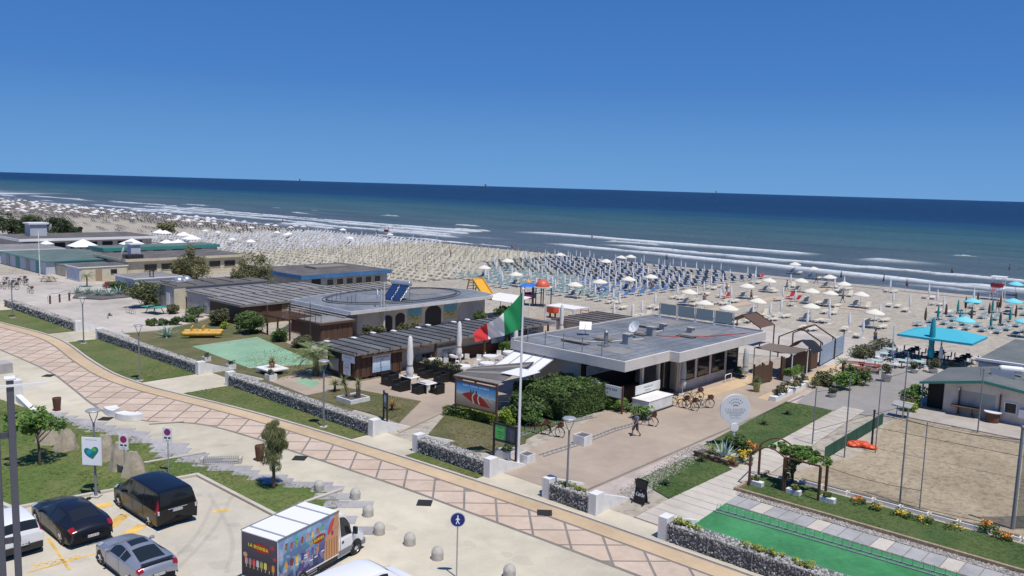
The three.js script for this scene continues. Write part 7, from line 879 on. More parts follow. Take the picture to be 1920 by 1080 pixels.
  const tb = (u, w, l, m, r = .5) => { const t = thing('bistro_table', l, 'table', u, w, 0, m === M.black ? 'dark tables under the turquoise canopy' : 'pale tables on the turquoise terrace'); part('top', rbox(r * 1.9, .05, r * 1.9, .02, 0, .74, 0), m, t); part('column', cyl(.05, .05, .72, 0, 0, 0), M.steel, t); part('foot', cyl(.25, .22, .03, 0, 0, 0, 14), M.steel, t); };
  let q = 0; for (let i = 0; i < 3; i++) for (let j = 0; j < 3; j++) { const u = -24.2 + i * 2.3, w = 82.2 + j * 2.3; tb(u, w, 'dark square table in the shade of the turquoise canopy', M.black); for (let k = 0; k < 4; k++) { const a = k * PI / 2, x = u + Math.cos(a) * .8, z = w - Math.sin(a) * .8; mk(x, z, Math.atan2(u - x, -(w - z)), M.black, L2, 'dark chairs under the turquoise canopy'); } }
  const pt = mat(.42, .55, .52, .5); for (const [x, y] of [[1640, 690], [1655, 676], [1690, 690], [1685, 676], [1720, 692], [1668, 668]]) { const [u, w] = at(x, y); tb(u, w, 'pale green square table on the open turquoise terrace', pt, .55); for (let k = 0; k < 4; k++) { const a = k * PI / 2 + .3, x2 = u + Math.cos(a) * .85, z2 = w - Math.sin(a) * .85; mk(x2, z2, Math.atan2(u - x2, -(w - z2)), k % 2 ? M.whitePaint : pt, 'pale chair at a pale green table on the open turquoise terrace', 'pale chairs on the turquoise terrace'); } }
  const pic = (x, y, lab, turn, m) => { const [u, w] = at(x, y), t = thing('picnic_table', lab, 'picnic table', u, w, turn); for (let k = 0; k < 5; k++) part('top_plank', rbox(1.9, .04, .15, .01, 0, .75, (k - 2) * .16), m, t); for (const s of [-1, 1]) { part('bench', rbox(1.9, .04, .28, .01, 0, .45, s * .72), m, t); part('leg', [beam([s * .75, 0, -.7], [s * .75, .73, -.25], .08), beam([s * .75, 0, .7], [s * .75, .73, .25], .08), bx(s * .75 - .03, s * .75 + .03, .38, .43, -.8, .8)], m, t); } };
  const redw = mat(.24, .075, .045, .7); pic(1610, 704, 'reddish brown picnic table beside the white conical pot', .3, redw); pic(1630, 698, 'second reddish brown picnic table nearer the white chairs', .3, redw); pic(1600, 694, 'reddish brown picnic table behind the track bed', .4, redw); pic(91, 528, 'pale topped picnic table on the far terrace', .2, M.woodLight);
  // turquoise canopy
  const c = at(1766, 628, 2.6), k = thing('turquoise_canopy', 'large rectangular turquoise parasol canopy over the dark tables', 'parasol', -21.3, 84.6), g = [], hw = 3.2, hd = 2.8; const P = [[-hw, 2.75, hd], [hw, 2.75, hd], [hw, 2.75, -hd], [-hw, 2.75, -hd]], top = [[-1.2, 3.45, 0], [1.2, 3.45, 0]]; const tri = []; const q4 = (a, b, d, e) => tri.push(...a, ...b, ...d, ...a, ...d, ...e); q4(P[0], P[1], top[1], top[0]); q4(P[2], P[3], top[0], top[1]); tri.push(...P[1], ...P[2], ...top[1], ...P[3], ...P[0], ...top[0]); for (let i = 0; i < 4; i++) { const a = P[i], b = P[(i + 1) % 4]; q4([a[0], a[1] - .2, a[2]], [b[0], b[1] - .2, b[2]], b, a); } const cg2 = new THREE.BufferGeometry(); cg2.setAttribute('position', new THREE.Float32BufferAttribute(tri, 3)); cg2.computeVertexNormals(); part('canopy', cg2, M.turq, k); part('pole', cyl(.07, .07, 3.4, 0, 0, 0), M.alu, k); part('rib', [0, 1, 2, 3].map(i => bar([P[i][0] * .98, P[i][1] - .04, P[i][2] * .98], [0, 3.3, 0], .025)), M.alu, k); part('base', rbox(1, .1, 1, .02, 0, .06, 0), M.pot, k);
  const rl = thing('terrace_rail', 'grey slanted rail with wires at the sand side of the turquoise terrace', 'railing', -27, 82); for (let i = 0; i < 6; i++) part('rail_post', bar([0, 0, -i * 1.4], [0, 1.0, -i * 1.4], .03), M.steel, rl); part('top_rail', [bar([0, 1, 0], [0, 1, -7], .03), bar([0, .55, 0], [0, .55, -7], .015)], M.steel, rl);
}
{ // fences beside the bar
  const bf = (A, C, n, lab, h = 1.7) => { const p = at(...A), q = at(...C), t = thing('timber_fence', lab, 'fence', p[0], p[1]), dx = (q[0] - p[0]) / n, dz = -(q[1] - p[1]) / n; for (let k = 0; k < n; k++) { const y = h + rr(-.1, .1); part('board', beam([dx * k, y / 2 + .12, dz * k], [dx * (k + .94), y / 2 + .12, dz * (k + .94)], .05, y), M.rail, t); } for (let k = 0; k <= n; k += 4) part('post', bx(dx * k - .1, dx * k + .02, 0, h + .3, dz * k - .05, dz * k + .07), M.dark, t); };
  bf([1413, 724], [1447, 716], 9, 'short dark brown timber fence with tall pot in front at the bar end', 1.5); bf([1464, 714], [1531, 690], 16, 'longer dark brown timber fence behind the white trellis planter', 1.8);
  const sp0 = at(1537, 688), sp1 = at(1581, 663), s = thing('slatted_fence', 'pale blue grey slatted screen fence at the start of the sand', 'fence', sp0[0], sp0[1]); const bl = mat(.34, .42, .52, .6), sx = sp1[0] - sp0[0], sz = -(sp1[1] - sp0[1]); for (let k = 0; k < 9; k++) part('slat', beam([0, .25 + k * .2, 0], [sx, .25 + k * .2, sz], .04, .17), bl, s); for (let k = 0; k < 3; k++) part('post', bx(sx * k / 2 - .1, sx * k / 2 - .03, 0, 2.3, sz * k / 2 - .05, sz * k / 2 + .05), M.dark, s);
  const tr = (x, y, lab) => { const [u, w] = at(x, y), t = thing('trellis_planter', lab, 'planter', u, w, 0); part('box', [bx(-.3, .3, .08, .5, -1.3, 1.3)], M.whitePaint, t); for (let k = 0; k < 9; k++) part('slat', bx(.302, .33, .1, .62, -1.2 + k * .3 - .06, -1.2 + k * .3 + .06), M.whitePaint, t); part('foliage', leaves(1300, boxSampler(-.32, .32, .5, 1.0, -1.25, 1.25, .12), .09, ...GR.fresh), leafMat, t); }; tr(1487, 712, 'white trellis planter box with green plants before the brown fence');
  const st = at(1450, 752), en = at(1512, 722); const sp = thing('stepped_planter', 'long white stepped trough planter with oleanders along the lawn end', 'planter', st[0], st[1]); for (let k = 0; k < 5; k++) { const a = lerp(0, en[0] - st[0], k / 5), b = lerp(0, en[1] - st[1], k / 5); part('trough', rbox(.55, .38, (en[1] - st[1]) / 5 - .05, .02, a, .19, -b - .5), M.whitePaint, sp); part('foliage', leaves(420, clumps(6, [a, .7, -b - .5], [.3, .35, .5], .2), .09, ...GR.olive), leafMat, sp); }
  for (const [x, y, lab, ww] of [[1388, 646, 'brown triangular timber frame with brown fabric behind the bar roof', 1], [1498, 676, 'dark triangular timber frame standing free before the sand', 0]]) { const [u, w] = at(x, y), t = thing('timber_gable_frame', lab, 'canopy frame', u, w); for (const z of [0, -3.2]) part('gable', [beam([-2.1, 2.0, z], [0, 3.1, z], .1), beam([0, 3.1, z], [2.1, 2.0, z], .1), beam([-2.1, 0, z], [-2.1, 2.0, z], .1), beam([2.1, 0, z], [2.1, 2.0, z], .1)], M.rail, t); part('ridge_beam', beam([0, 3.1, 0], [0, 3.1, -3.2], .1), M.rail, t); if (ww) part('fabric', [beam([-2.1, 2.02, -1.6], [0, 3.06, -1.6], 3.0, .02), beam([0, 3.06, -1.6], [2.1, 2.02, -1.6], 3.0, .02)], mat(.11, .065, .045, .9), t); }
  const [u2, w2] = at(1462, 702), c = thing('brown_awning', 'sagging grey brown awning and folded black cover beside the bar end', 'awning', u2, w2); part('awning_cloth', (() => { const g = new THREE.PlaneGeometry(3.6, 3.4, 12, 12).rotateX(-PI / 2), p = g.attributes.position; for (let i = 0; i < p.count; i++) p.setY(i, 2.25 - .35 * Math.sin((p.getX(i) / 3.6 + .5) * PI) * Math.sin((p.getZ(i) / 3.4 + .5) * PI) + .06 * vnoise(p.getX(i) * 3, p.getZ(i) * 3)); g.computeVertexNormals(); return g; })(), mat(.16, .13, .11, .9), c); for (const [a, b] of [[-1.7, -1.6], [1.7, -1.6], [-1.7, 1.6], [1.7, 1.6]]) part('post', cyl(.05, .05, 2.3, a, 0, b, 8), M.whitePaint, c); part('folded_cover', (() => { const g = new THREE.PlaneGeometry(2.6, 2.0, 10, 8).rotateX(-PI / 2), p = g.attributes.position; for (let i = 0; i < p.count; i++) p.setY(i, 2.75 - .9 * Math.pow(Math.abs(p.getX(i)) / 1.3, 1.6) + .2 * vnoise(p.getX(i) * 2 + 5, p.getZ(i) * 2)); g.translate(.9, 0, -2.6); g.computeVertexNormals(); return g; })(), M.black, c);
  const tb = at(1365, 716), d = thing('garden_bench', 'white tubular bike stand under the bar windows', 'rack', tb[0], tb[1]); part('frame', tube([[0, 0, .5], [0, .6, .5], [0, .65, 0], [0, .6, -.5], [0, 0, -.5]], .035, 30), M.whitePaint, d); const dk2 = at(1388, 706), dt = thing('cloth_table', 'small table with dark green cloth beside the pale closed parasol', 'table', dk2[0], dk2[1]); part('cloth', lathe([[0, .78], [.6, .76], [.66, .4], [.62, .4], [0, .7]], 8), mat(.02, .06, .03, .9), dt); part('legs', [cyl(.04, .04, .7, 0, 0, 0)], M.steel, dt); part('cup', cyl(.1, .1, .12, .1, .79, 0, 10), M.whitePaint, dt);
}
// ---------------------------------------------------------------- arbours, racks, the sand court and its nets
{
  const A = thing('metal_arch', 'low dark arched metal arbour at the start of the white walk lawn', 'arbour', ...at(1435, 905), 0); const [au, aw] = at(1435, 905), pp = [at(1404, 912), at(1467, 922), at(1422, 893), at(1484, 900)].map(p => [p[0] - au, -(p[1] - aw)]); for (const p of pp) part('post', bx(p[0] - .05, p[0] + .05, 0, 1.85, p[1] - .05, p[1] + .05), M.rust, A); for (const [a, b] of [[0, 1], [2, 3]]) { const c = []; for (let k = 0; k <= 12; k++) { const s = k / 12; c.push([lerp(pp[a][0], pp[b][0], s), 1.85 + .42 * Math.sin(PI * s), lerp(pp[a][1], pp[b][1], s)]); } part('arch', tube(c, .045, 20), M.rust, A); } part('cross_bar', [bar([pp[0][0], 1.85, pp[0][1]], [pp[2][0], 1.85, pp[2][1]], .035), bar([pp[1][0], 1.85, pp[1][1]], [pp[3][0], 1.85, pp[3][1]], .035)], M.rust, A);
  const W = thing('vine_arbour', 'brown timber arbour overgrown with green climbing plants', 'arbour', ...at(1505, 920)), [u, w] = at(1505, 920); const q = [at(1470, 922), at(1534, 940), at(1485, 905), at(1548, 922)].map(p => [p[0] - u, -(p[1] - w)]); for (const p of q) part('post', bx(p[0] - .06, p[0] + .06, 0, 1.8, p[1] - .06, p[1] + .06), M.rust, W); for (const [a, b] of [[0, 1], [2, 3]]) part('beam', beam([q[a][0], 1.85, q[a][1]], [q[b][0], 1.85, q[b][1]], .08), M.rust, W); part('foliage', leaves(5200, clumps(34, [-.2, 1.92, -.1], [1.75, .2, 1.0], .26), .085, ...GR.fresh), leafMat, W); part('hanging_vine', leaves(1500, clumps(16, [q[0][0] + .1, 1.3, q[0][1] - .4], [.4, .6, .7], .18), .08, ...GR.olive), leafMat, W);
  for (const [x, y, lab] of [[1408, 910, 'small white flower trough at the foot of the metal arch'], [1478, 926, 'white flower trough at the left foot of the vine arbour'], [1541, 941, 'white flower trough at the right foot of the vine arbour']]) { const [a, b] = at(x, y), t = thing('flower_trough', lab, 'planter', a + .25, b + .1); part('box', rbox(.75, .3, .35, .02, 0, .15, 0), M.white, t); part('foliage', leaves(380, clumps(7, [0, .42, 0], [.33, .12, .15], .12), .06, [.03, .07, .015], [.2, .2, .05]), leafMat, t); }
  const rack = (name, lab, u0, w0, u1, w1, n, r = .2) => { const L = Math.hypot(u1 - u0, w1 - w0), t = thing(name, lab, 'bike rack', u0, w0, Math.atan2(w1 - w0, u1 - u0)); part('rail', [bx(0, L, .04, .09, -.2, -.15), bx(0, L, .04, .09, .15, .2)], M.galv, t); for (let k = 0; k < n; k++) part('hoop', tube([[L * (k + .5) / n - .04, .06, .18], [L * (k + .5) / n - .04, r + .1, .05], [L * (k + .5) / n + .04, r + .1, -.05], [L * (k + .5) / n + .04, .06, -.18]], .014, 8, 4), M.galv, t); return t; };
  { const a = at(1340, 958), b = at(1800, 1092); rack('bike_rack', 'very long low steel bike rack lying across the bright green mat', a[0], a[1], b[0], b[1], 26, .32); }
  [[1015, 856, 1090, 832, 'low floor bike rack rail left of the white planter in the plaza', 9], [1105, 826, 1158, 805, 'low floor bike rack rail right of the white planter in the plaza', 8], [962, 822, 1002, 808, 'floor bike rack rail at the lawn edge by the flagpole', 6], [1060, 792, 1115, 782, 'floor bike rack rail along the hedge lawn edge', 6], [1150, 808, 1190, 797, 'floor bike rack rail in front of the corner bushes', 6]].forEach(([x, y, x2, y2, l, n]) => { const a = at(x, y), b = at(x2, y2); rack('floor_rack', l, a[0], a[1], b[0], b[1], n, .06); });
  // nets and posts
  const post = (x, y, h, lab, r = .045, m = M.paintGrey) => { const [u, w] = at(x, y), t = thing('net_post', lab, 'post', u, w); part('pole', cyl(r, r * .8, h, 0, 0, 0, 8), m, t); part('cap', ball(r * 1.2, 0, h, 0, 8), m, t); return [u, w]; };
  const pa = post(1523, 834, 3.6, 'grey net post at the corner beside the vine arbour'), pb = post(1583, 858, 4.9, 'tall grey net post left of the orange cover'), pc = post(1634, 841, 2.4, 'shorter dark volleyball post by the orange cover', .07, M.dark), pd = post(1687, 945, 5.0, 'tall net post in the middle of the flower border'), pe = post(1724, 956, 4.5, 'thin net post right of the tall middle post', .03), pf = post(1833, 812, 4.4, 'net post in front of the beige house wall'), pg = post(1898, 993, 5.0, 'stout blue grey corner post with green net at the right edge', .09), ph = post(1692, 786, 4.8, 'tall net post at the far left corner of the court'), pi = post(1641, 850, 5.2, 'slim tall post just behind the volleyball post', .035); 
  const mesh = (k, op) => { const a = new THREE.MeshStandardMaterial({ transparent: true, opacity: op, roughness: .9, side: THREE.DoubleSide, depthWrite: false }); a.color.setRGB(.03, .06, .055); return a; };
  const net = (lab, a, b, y0, y1, op, o = {}) => { const t = thing('sports_net', lab, 'net', a[0], a[1]), d = [b[0] - a[0], b[1] - a[1]]; const g = new THREE.BufferGeometry(); const n = 12, P = [], idx = []; for (let i = 0; i <= n; i++) { const s = i / n, sg = (o.sag || .15) * Math.sin(PI * s); P.push(d[0] * s, y0, -d[1] * s, d[0] * s, y1 - sg, -d[1] * s); if (i < n) idx.push(i * 2, i * 2 + 2, i * 2 + 1, i * 2 + 1, i * 2 + 2, i * 2 + 3); } g.setAttribute('position', new THREE.Float32BufferAttribute(P, 3)); g.setIndex(idx); g.computeVertexNormals(); part('mesh', g, mesh(0, op), t); const top = [], bot = []; for (let i = 0; i <= n; i++) { const s = i / n; top.push([d[0] * s, y1 - (o.sag || .15) * Math.sin(PI * s), -d[1] * s]); bot.push([d[0] * s, y0 + .02, -d[1] * s]); } part('rope', [tube(top, .014, 20, 4), tube(bot, .014, 20, 4)], M.dark, t); };
  net('dark net along the flower border side of the sand court', [-16.4, 43.7], pe, .0, 1.0, .12); net('faint net between the front posts of the sand court', pd, pg, .02, 4.4, .05); net('faint net along the white walk side of the sand court', pa, ph, .9, 3.4, .09); net('green net at the right edge corner post', [-7.2, 44.2], [-5.2, 46.5], .1, 4.6, .55); net('faint net along the house side of the sand court', ph, [-5.5, 60.8], 0, 1.2, .10);
  net('volleyball net stretched across the sand court', pc, [-6.2, 52.6], 1.35, 2.25, .05, { sag: .18 });
  const s = thing('court_windscreen', 'dark green low windscreen along the walk side of the sand court', 'windscreen', ...at(1546, 862)), ws = at(1655, 795), d = [ws[0] - at(1546, 862)[0], ws[1] - at(1546, 862)[1]]; const gm = mottled([.015, .075, .045], [.03, .10, .06], .3, 4, 256, .01); for (let k = 0; k < 6; k++) part('panel', beam([d[0] * k / 6, .4, -d[1] * k / 6], [d[0] * (k + .97) / 6, .4, -d[1] * (k + .97) / 6], .04, .75), gm, s);
  const [ou, ow] = at(1612, 838), o = thing('orange_cover', 'crumpled orange inflatable lying in the sand by the volleyball post', 'inflatable', ou, ow, .2); const lump = (x, y, z, r, a) => { const g = new THREE.IcosahedronGeometry(r, 4), p = g.attributes.position; for (let i = 0; i < p.count; i++) { const n = 1 + .7 * (fbm(p.getX(i) * 5 + x * 3 + 9, p.getY(i) * 5 + p.getZ(i) * 4, 3) - .5); p.setXYZ(i, p.getX(i) * n * a, Math.max(-y + .01, p.getY(i) * n * .6), p.getZ(i) * n); } const h = clean(g).translate(x, y, z); h.computeVertexNormals(); return h; }; part('crumpled_cover', [lump(-.45, .14, .12, .3, 1.5), lump(.15, .2, -.05, .34, 1.3), lump(.65, .13, .1, .26, 1.4)], M.orange, o);
  const [su, sw] = at(1693, 781), sg = thing('hoop_board', 'grey flat backboard panel leaning on the far left court post', 'board', su, sw); part('board', rbox(1.3, .06, .8, .02, 0, 1.0, 0).rotateX(.3), M.greyWall, sg); part('support', [bar([-.4, 0, .2], [-.4, 1.0, 0], .03), bar([.4, 0, .2], [.4, 1, 0], .03)], M.steel, sg);
  const bl = at(1808, 782), bt = thing('wooden_table', 'dark trestle table on the terrace of the beige house', 'table', bl[0], bl[1], .1); part('top', rbox(1.9, .06, .75, .02, 0, .76, 0), M.rail, bt); for (const sx of [-.45, .45]) part('trestle', [beam([sx, 0, -.35], [sx, .74, .25], .07), beam([sx, 0, .35], [sx, .74, -.25], .07)], M.rail, bt);
  const rt2 = at(1860, 793), r2 = thing('round_drum_table', 'round white topped drum table by the air conditioner', 'table', rt2[0], rt2[1]); part('top', cyl(.55, .55, .05, 0, .78, 0, 28), M.whitePaint, r2); part('drum', cyl(.42, .42, .74, 0, .03, 0, 20), M.rust, r2);
}
// ---------------------------------------------------------------- bicycles
{
  const t = thing('bicycle', '', 'bicycle', 0, 0, 0, 'bicycles parked at the racks'); const R = .33, y = R;
  const wh = (x) => { const g = new THREE.Group(); g.name = 'wheel'; g.position.set(x, y, 0); t.add(g); part('tyre', new THREE.TorusGeometry(R, .022, 6, 28), M.rubber, g); part('spokes', Array.from({ length: 8 }, (_, k) => bar([0, 0, 0], [Math.cos(k * PI / 4) * R, Math.sin(k * PI / 4) * R, 0], .005, 4)), M.steel, g); };
  wh(-.52); wh(.52); const fm = mat(.16, .02, .022, .4); part('frame', [bar([-.52, y, 0], [-.06, .30, 0], .016), bar([-.06, .30, 0], [-.2, .82, 0], .018), bar([-.52, y, 0], [-.17, .72, 0], .014), bar([-.06, .30, 0], [.36, .72, 0], .02), bar([.36, .72, 0], [-.15, .55, 0], .018), bar([.34, .84, 0], [.52, y, 0], .018)], fm, t);
  part('handlebar', tube([[.2, .98, .28], [.3, 1.02, .2], [.34, .98, 0], [.3, 1.02, -.2], [.2, .98, -.28]], .014, 16), M.chrome, t); part('saddle', rbox(.26, .07, .16, .03, -.22, .88, 0), M.black, t); part('mudguard', [new THREE.TorusGeometry(R + .03, .018, 5, 14, PI * .8).translate(-.52, y, 0), new THREE.TorusGeometry(R + .03, .018, 5, 14, PI * .7).translate(.52, y, 0)], M.dark, t); part('basket', [bx(.44, .74, .72, .74, -.16, .16), bx(.44, .46, .74, .96, -.16, .16), bx(.72, .74, .74, .96, -.16, .16), bx(.46, .72, .74, .96, .14, .16), bx(.46, .72, .74, .96, -.16, -.14)], M.rust, t); part('crank', [cyl(.09, .09, .02, 0, 0, 0, 14).rotateX(PI / 2).translate(-.06, .3, .05), bar([-.06, .3, .05], [.05, .18, .08], .012)], M.steel, t);
  const L = [[1008, 814, .5, 'white grey bicycle by the lawn edge near the flagpole', [.45, .45, .46]], [1036, 818, .2, 'dark red bicycle with rear rack, right of the grey one by the flagpole', [.16, .02, .02]], [1210, 798, .35, 'dark bicycle behind the walking man', [.05, .05, .06]], [1274, 764, .15, 'red bicycle at the end of the white counter', [.28, .03, .03]], [1290, 768, .0, 'dark red bicycle leaning between the others by the white counter', [.18, .03, .03]], [1300, 752, 1.0, 'black bicycle upright in the middle of the bar group', [.02, .02, .02]], [1318, 766, .9, 'black city bicycle at the right of the bar group', [.03, .03, .035]], [57, 550, .1, 'white bicycle standing alone on the pale terrace', [.6, .6, .6]], [20, 538, .3, 'leftmost dark bicycle in the terrace bicycle cluster', [.04, .05, .05]], [32, 534, .2, 'second dark bicycle in the terrace bicycle cluster', [.05, .05, .06]], [42, 530, .4, 'rearmost bicycle of the terrace cluster', [.10, .03, .03]], [10, 532, .2, 'bicycle at the far left behind the terrace cluster', [.03, .04, .06]], [26, 543, .5, 'bicycle at the front of the terrace cluster, beside the wall', [.04, .05, .04]], [48, 535, .1, 'rightmost dark bicycle of the terrace cluster', [.06, .02, .02]], [4, 542, .3, 'bicycle cut by the left edge in the terrace cluster', [.03, .03, .04]]];
  L.forEach(([x, yy, turn, lab, c], i) => { const [u, w] = at(x, yy), o = i ? copy(t, lab, u, w, turn) : t; o.position.set(u, 0, -w); o.rotation.set(.06, turn, 0); o.userData.label = lab; if (i) { const m = mat(...c, .4); o.traverse(q => { if (q.name === 'frame') q.material = m; }); } });
}
// ---------------------------------------------------------------- playground and things behind the wall
{
  const s0 = at(896, 556), t = thing('slide', 'bright yellow playground slide on the sand behind the restaurant', 'slide', s0[0], s0[1], -.15); part('chute', [beam([-.2, 2.1, 0], [2.2, .3, 0], 1.2, .06), beam([-.2, 2.18, .62], [2.2, .42, .62], .06, .28), beam([-.2, 2.18, -.62], [2.2, .42, -.62], .06, .28), rbox(.9, .08, 1.3, .02, -.6, 2.12, 0), rbox(.8, .06, 1.2, .02, 2.5, .28, 0)], M.yellow, t); part('ladder', [beam([-1.0, 2.1, .55], [-1.8, 0, .55], .1), beam([-1.0, 2.1, -.55], [-1.8, 0, -.55], .1), ...[.4, .8, 1.2, 1.6].map(y => bx(-1.75 + y * .37, -1.6 + y * .37, y, y + .06, -.5, .5))], mat(.55, .26, .02, .5), t); part('leg', [bar([-.2, 0, .5], [-.2, 2.1, .5], .05), bar([-.2, 0, -.5], [-.2, 2.1, -.5], .05)], M.dark, t); t.scale.set(1.05, 1.15, 1.4);
  const p0 = at(990, 572), p = thing('play_tower', 'play tower with blue roof and yellow tip behind the flag', 'play tower', p0[0], p0[1], .4); for (const [a, b] of [[-.8, -.8], [.8, -.8], [-.8, .8], [.8, .8]]) part('post', cyl(.07, .07, 2.6, a, 0, b), M.rail, p); part('platform', rbox(1.7, .1, 1.7, .02, 0, 1.0, 0), M.blue, p); part('roof', new THREE.ConeGeometry(1.5, .7, 4).rotateY(PI / 4).translate(0, 2.9, 0), mat(.03, .17, .55, .5), p); part('roof_tip', new THREE.ConeGeometry(.5, .5, 4).rotateY(PI / 4).translate(0, 3.3, 0), mat(.6, .33, .03, .5), p); part('side_panel', [bx(-.8, .8, 1.06, 1.6, -.83, -.77), bx(.77, .83, 1.06, 1.6, -.76, .76)], mat(.03, .08, .28, .5), p); part('red_panel', bx(-.8, .8, 1.06, 1.5, .77, .83), M.red, p);
  const d0 = at(1016, 574), d = thing('dome_canopy', 'orange red dome canopy on dark posts in the playground', 'play canopy', d0[0], d0[1]); for (const [a, b] of [[-.85, -.8], [.85, -.8], [-.85, .8], [.85, .8]]) part('post', cyl(.08, .08, 2.5, a, 0, b), M.rail, d); part('ring_plate', cyl(1.35, 1.35, .09, 0, 2.5, 0, 24), M.clothCream, d); part('dome', new THREE.SphereGeometry(.95, 24, 10, 0, 6.3, 0, PI / 2).translate(0, 2.6, 0), mat(.62, .12, .07, .45), d);
  const [fu, fw] = at(1062, 612), f = thing('white_gazebo', 'white square gazebo frame behind the bar roof', 'gazebo', fu, fw); for (const [a, b] of [[-2, -1.4], [2, -1.4], [-2, 1.4], [2, 1.4]]) part('post', bx(a - .06, a + .06, 0, 2.2, b - .06, b + .06), M.whitePaint, f); part('beam', [bx(-2.06, 2.06, 2.2, 2.32, -1.46, -1.36), bx(-2.06, 2.06, 2.2, 2.32, 1.36, 1.46), bx(-2.06, -1.96, 2.2, 2.32, -1.35, 1.35), bx(1.96, 2.06, 2.2, 2.32, -1.35, 1.35)], M.whitePaint, f); part('roof_cloth', bx(-1.95, 1.95, 2.24, 2.27, -1.34, 1.34), M.cloth, f); part('low_panel', bx(-1.9, 1.9, .02, .8, 1.3, 1.38), M.whitePaint, f);
  const [ou, ow] = at(1036, 596), o = thing('orange_play_box', 'orange play shell left of the white gazebo', 'play equipment', ou, ow); part('shell', rbox(1.3, 1.0, 1.0, .2, 0, 1.1, 0, 4), M.orange, o); part('stand', [cyl(.12, .12, .7, -.4, 0, 0), cyl(.12, .12, .7, .4, 0, 0)], M.rail, o); const [o2, w2] = at(1098, 600), oo = thing('orange_bench', 'orange play frame right of the white gazebo', 'play equipment', o2, w2); part('seat', rbox(2.2, .2, .6, .05, 0, .5, 0), mat(.55, .13, .06, .5), oo); part('rail', [bar([-1, .5, -.3], [-1, 1.1, -.3], .05), bar([1, .5, -.3], [1, 1.1, -.3], .05), bar([-1, 1.1, -.3], [1, 1.1, -.3], .05)], mat(.55, .13, .06, .5), oo); part('leg', [bx(-1, -.85, 0, .4, -.25, .25), bx(.85, 1, 0, .4, -.25, .25)], M.dark, oo);
  const [au, aw] = at(935, 592), a = thing('white_awning', 'white sloping awning on posts at the end of the rounded restaurant', 'awning', -64.6, 71.4); part('cloth', rbox(5.2, .06, 3.4, .02, 0, 0, 0).rotateX(.12).translate(-1.2, 2.35, -.6), M.cloth, a); for (const [x, z] of [[1.2, 1.0], [1.2, -2.2], [-3.5, 1.0], [-3.5, -2.2]]) part('post', cyl(.05, .05, 2.3, x, 0, z), M.whitePaint, a); const tc = thing('teal_cabinet', 'teal cabinet in the shade of the white awning', 'cabinet', -64.4, 72.4); part('body', rbox(.8, 1.2, .6, .03, 0, .6, 0), M.tealPaint, tc); part('door', rbox(.36, 1.1, .03, .01, -.19, .6, .31), M.tealPaint, tc);
  const hut = flatHouse('grey_kiosk', 'low kiosk with dark grey roof right behind the flag', -53.5, -47.5, 66.5, 73.5, 2.0, M.plaster, M.roofDark, M.woodGrey, { ft: .16, ov: .4, batten: 1.2 }); for (const [k, u] of [[0, 0], [1, 1]]) board('wall_sign', ['white name panel on the kiosk rail, left of two', 'white name panel on the kiosk rail, right of two'][k], 'sign', -45.5 + k * .5, 64 + k * 3, PI / 2, 2.0, .6, 1.0, print(2.0, .6, 80, club('#dcdfe2', 'BEACH', 'bar', '#8a929c')));
  const [yu, yw] = at(380, 632), b = thing('pedal_boat', 'yellow orange pedal boat lying on the lawn by the green court', 'pedal boat', yu, yw, .95); const ym = mottled([.62, .36, .06], [.52, .26, .04], .25, 2, 256, .005, 1, .45); for (const s of [-1, 1]) part('hull', (() => { const g = new THREE.CapsuleGeometry(.3, 3.2, 6, 14).rotateZ(PI / 2); const p = g.attributes.position; for (let i = 0; i < p.count; i++) { const k = Math.abs(p.getX(i)) / 1.9; p.setY(i, p.getY(i) * .8 + .28 + .2 * k * k * k); p.setZ(i, p.getZ(i) * (1 - .3 * k * k)); } return g.translate(0, .05, s * .62); })(), ym, b); part('deck', rbox(2.4, .16, 1.2, .06, 0, .52, 0), ym, b); for (const x of [-.7, .35]) for (const z of [-.35, .35]) part('seat', [rbox(.5, .16, .5, .06, x, .66, z), rbox(.16, .5, .5, .06, x - .26, .86, z)], ym, b); part('keel_shadow_rail', [bx(-1.5, 1.5, 0, .1, -.66, -.58), bx(-1.5, 1.5, 0, .1, .58, .66)], M.rail, b);
  const [pu, pw] = at(290, 588), tt = thing('ping_pong_table', 'teal green ping pong table on the pale terrace', 'table', pu, pw, .25); part('top', rbox(2.74, .06, 1.52, .01, 0, .78, 0), mat(.03, .30, .24, .6), tt); part('white_line', [bx(-1.35, 1.35, .811, .815, -.012, .012), bx(-1.36, -1.33, .811, .815, -.75, .75), bx(1.33, 1.36, .811, .815, -.75, .75)], M.whitePaint, tt); part('net', bx(-.01, .01, .811, .95, -.85, .85), M.dark, tt); for (const s of [-1, 1]) part('leg', [beam([s * .9, 0, -.6], [s * .5, .75, -.4], .06), beam([s * .9, 0, .6], [s * .5, .75, .4], .06)], M.dark, tt);
  const [vu, vw] = at(245, 588), v = thing('cycle_stand', 'spindly grey metal stand left of the ping pong table', 'rack', vu, vw); for (let k = 0; k < 4; k++) part('hoop', tube([[k * .5 - .75, 0, .25], [k * .5 - .75, .55, .1], [k * .5 - .75, .55, -.1], [k * .5 - .75, 0, -.25]], .02, 12, 5), M.steel, v); part('rail', bar([-.9, .05, 0], [.9, .05, 0], .025), M.steel, v);
  for (const [x, y, lab] of [[94, 570, 'first short dark bollard of the terrace rail, nearest the wall'], [112, 567, 'middle short dark bollard of the terrace rail'], [130, 564, 'short dark bollard of the terrace rail next to the agave bed']]) { const [u, w] = at(x, y), q = thing('dark_bollard', lab, 'bollard', u, w); part('post', cyl(.11, .11, .9, 0, 0, 0, 10), M.rail, q); part('cap', ball(.12, 0, .92, 0, 8), M.dark, q); }
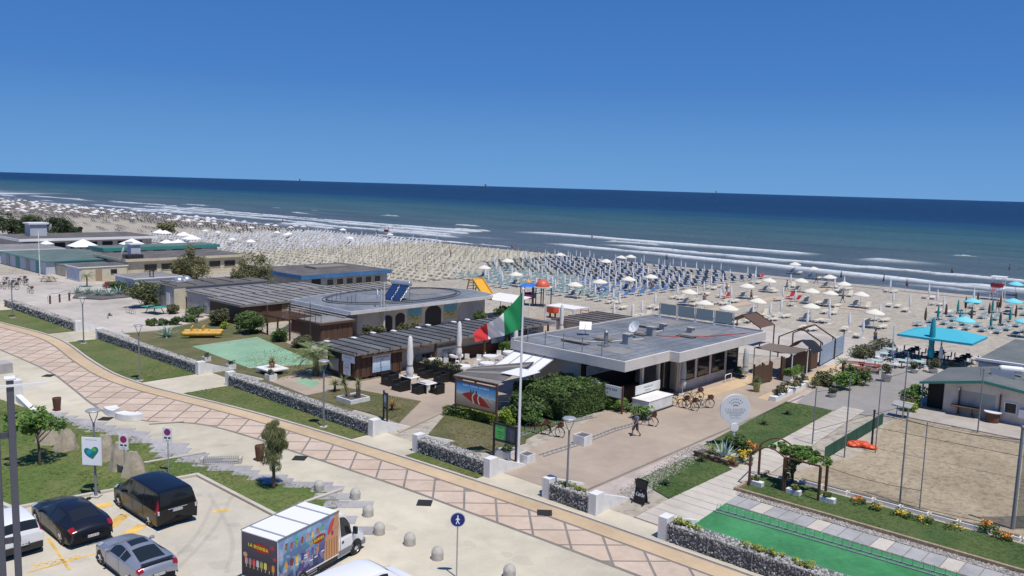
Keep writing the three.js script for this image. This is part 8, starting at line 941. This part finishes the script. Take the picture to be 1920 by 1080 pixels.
  { const c = at(90, 566), e = at(132, 556), q = thing('tube_rail', 'curved grey tube railing in front of the agave bed', 'railing', c[0], c[1]), dx = e[0] - c[0], dz = -(e[1] - c[1]); part('tube_rail_pipe', [tube([[0, .1, 0], [0, .75, 0], [dx * .5, .8, dz * .5], [dx, .75, dz], [dx, 0, dz]], .03, 30), tube([[0, .4, 0], [dx * .5, .42, dz * .5], [dx, .4, dz]], .02, 20)], M.galv, q); }
  for (const [x, y, s, lab] of [[160, 447, 4.2, 'large white pyramid tent left of the white roof edge, by the teal fascia'], [205, 447, 3.6, 'second white pyramid tent above the teal fascia'], [240, 445, 2.2, 'small white peaked tent at the beach side of the teal fascia'], [252, 444, 2.0, 'small white peaked tent next to it, nearer the bush'], [300, 445, 2.6, 'white peaked tent beneath the lone beach bush'], [310, 446, 2.4, 'white peaked tent right under the beach bush'], [345, 450, 2.6, 'white tent at the edge of the white parasol rows'], [360, 458, 3.0, 'white boxy tent before the white parasol rows'], [88, 470, 2, 'tiny white parasol tent on the teal roof house terrace']]) { const [u, w] = x < 260 && x > 100 ? [-163.5 - (x - 160) * .02, 61 + (x - 160) * .21] : at(x, y + 8), q = thing('white_tent', lab, 'tent', u, w); part('canopy', new THREE.ConeGeometry(s * .75, s * .32, 4).rotateY(PI / 4).translate(0, 2.1 + s * .16, 0), clothW, q); for (const [a, b] of [[-1, -1], [1, -1], [-1, 1], [1, 1]]) part('post', cyl(.04, .04, 2.1, a * s * .48, 0, b * s * .48, 6), M.whitePaint, q); }
  for (const [x, y, lab, h] of [[232, 478, 'round white satellite dish on the dark roof of the cream building', 2.7], [96, 428, 'round white satellite dish on the white roof building', 3.1]]) { const [u, w] = at(x, y + 8, h), q = thing('satellite_dish', lab, 'satellite dish', u, w, -.6, null, h); part('dish', lathe([[0, 0], [.5, .05], [.75, .18], [.72, .2], [0, .04]], 18).rotateX(PI / 2 - .3).translate(0, 1.1, 0), M.whitePaint, q); part('mast', cyl(.04, .04, 1.1, 0, 0, -.05), M.steel, q); }
  const sh = (x, lab, s) => { const a = (132 - (x - 960) / 1550 * 57.3) * PI / 180, D = 9000, q = thing('ship', lab, 'ship', Math.cos(a) * D, Math.sin(a) * D, AZ); const gm = mat(.10, .15, .21, 1); part('hull', rbox(90 * s, 12, 14, 3, 0, 6, 0), gm, q); part('superstructure', bx(20 * s, 38 * s, 12, 32, -5, 5), gm, q); }; sh(900, 'tiny grey ship on the horizon above the flag', 1); sh(565, 'tiny grey ship on the horizon left of centre', .6); sh(1325, 'tiny ship speck on the horizon right of centre', .5);
}
renderer.render(scene, camera);
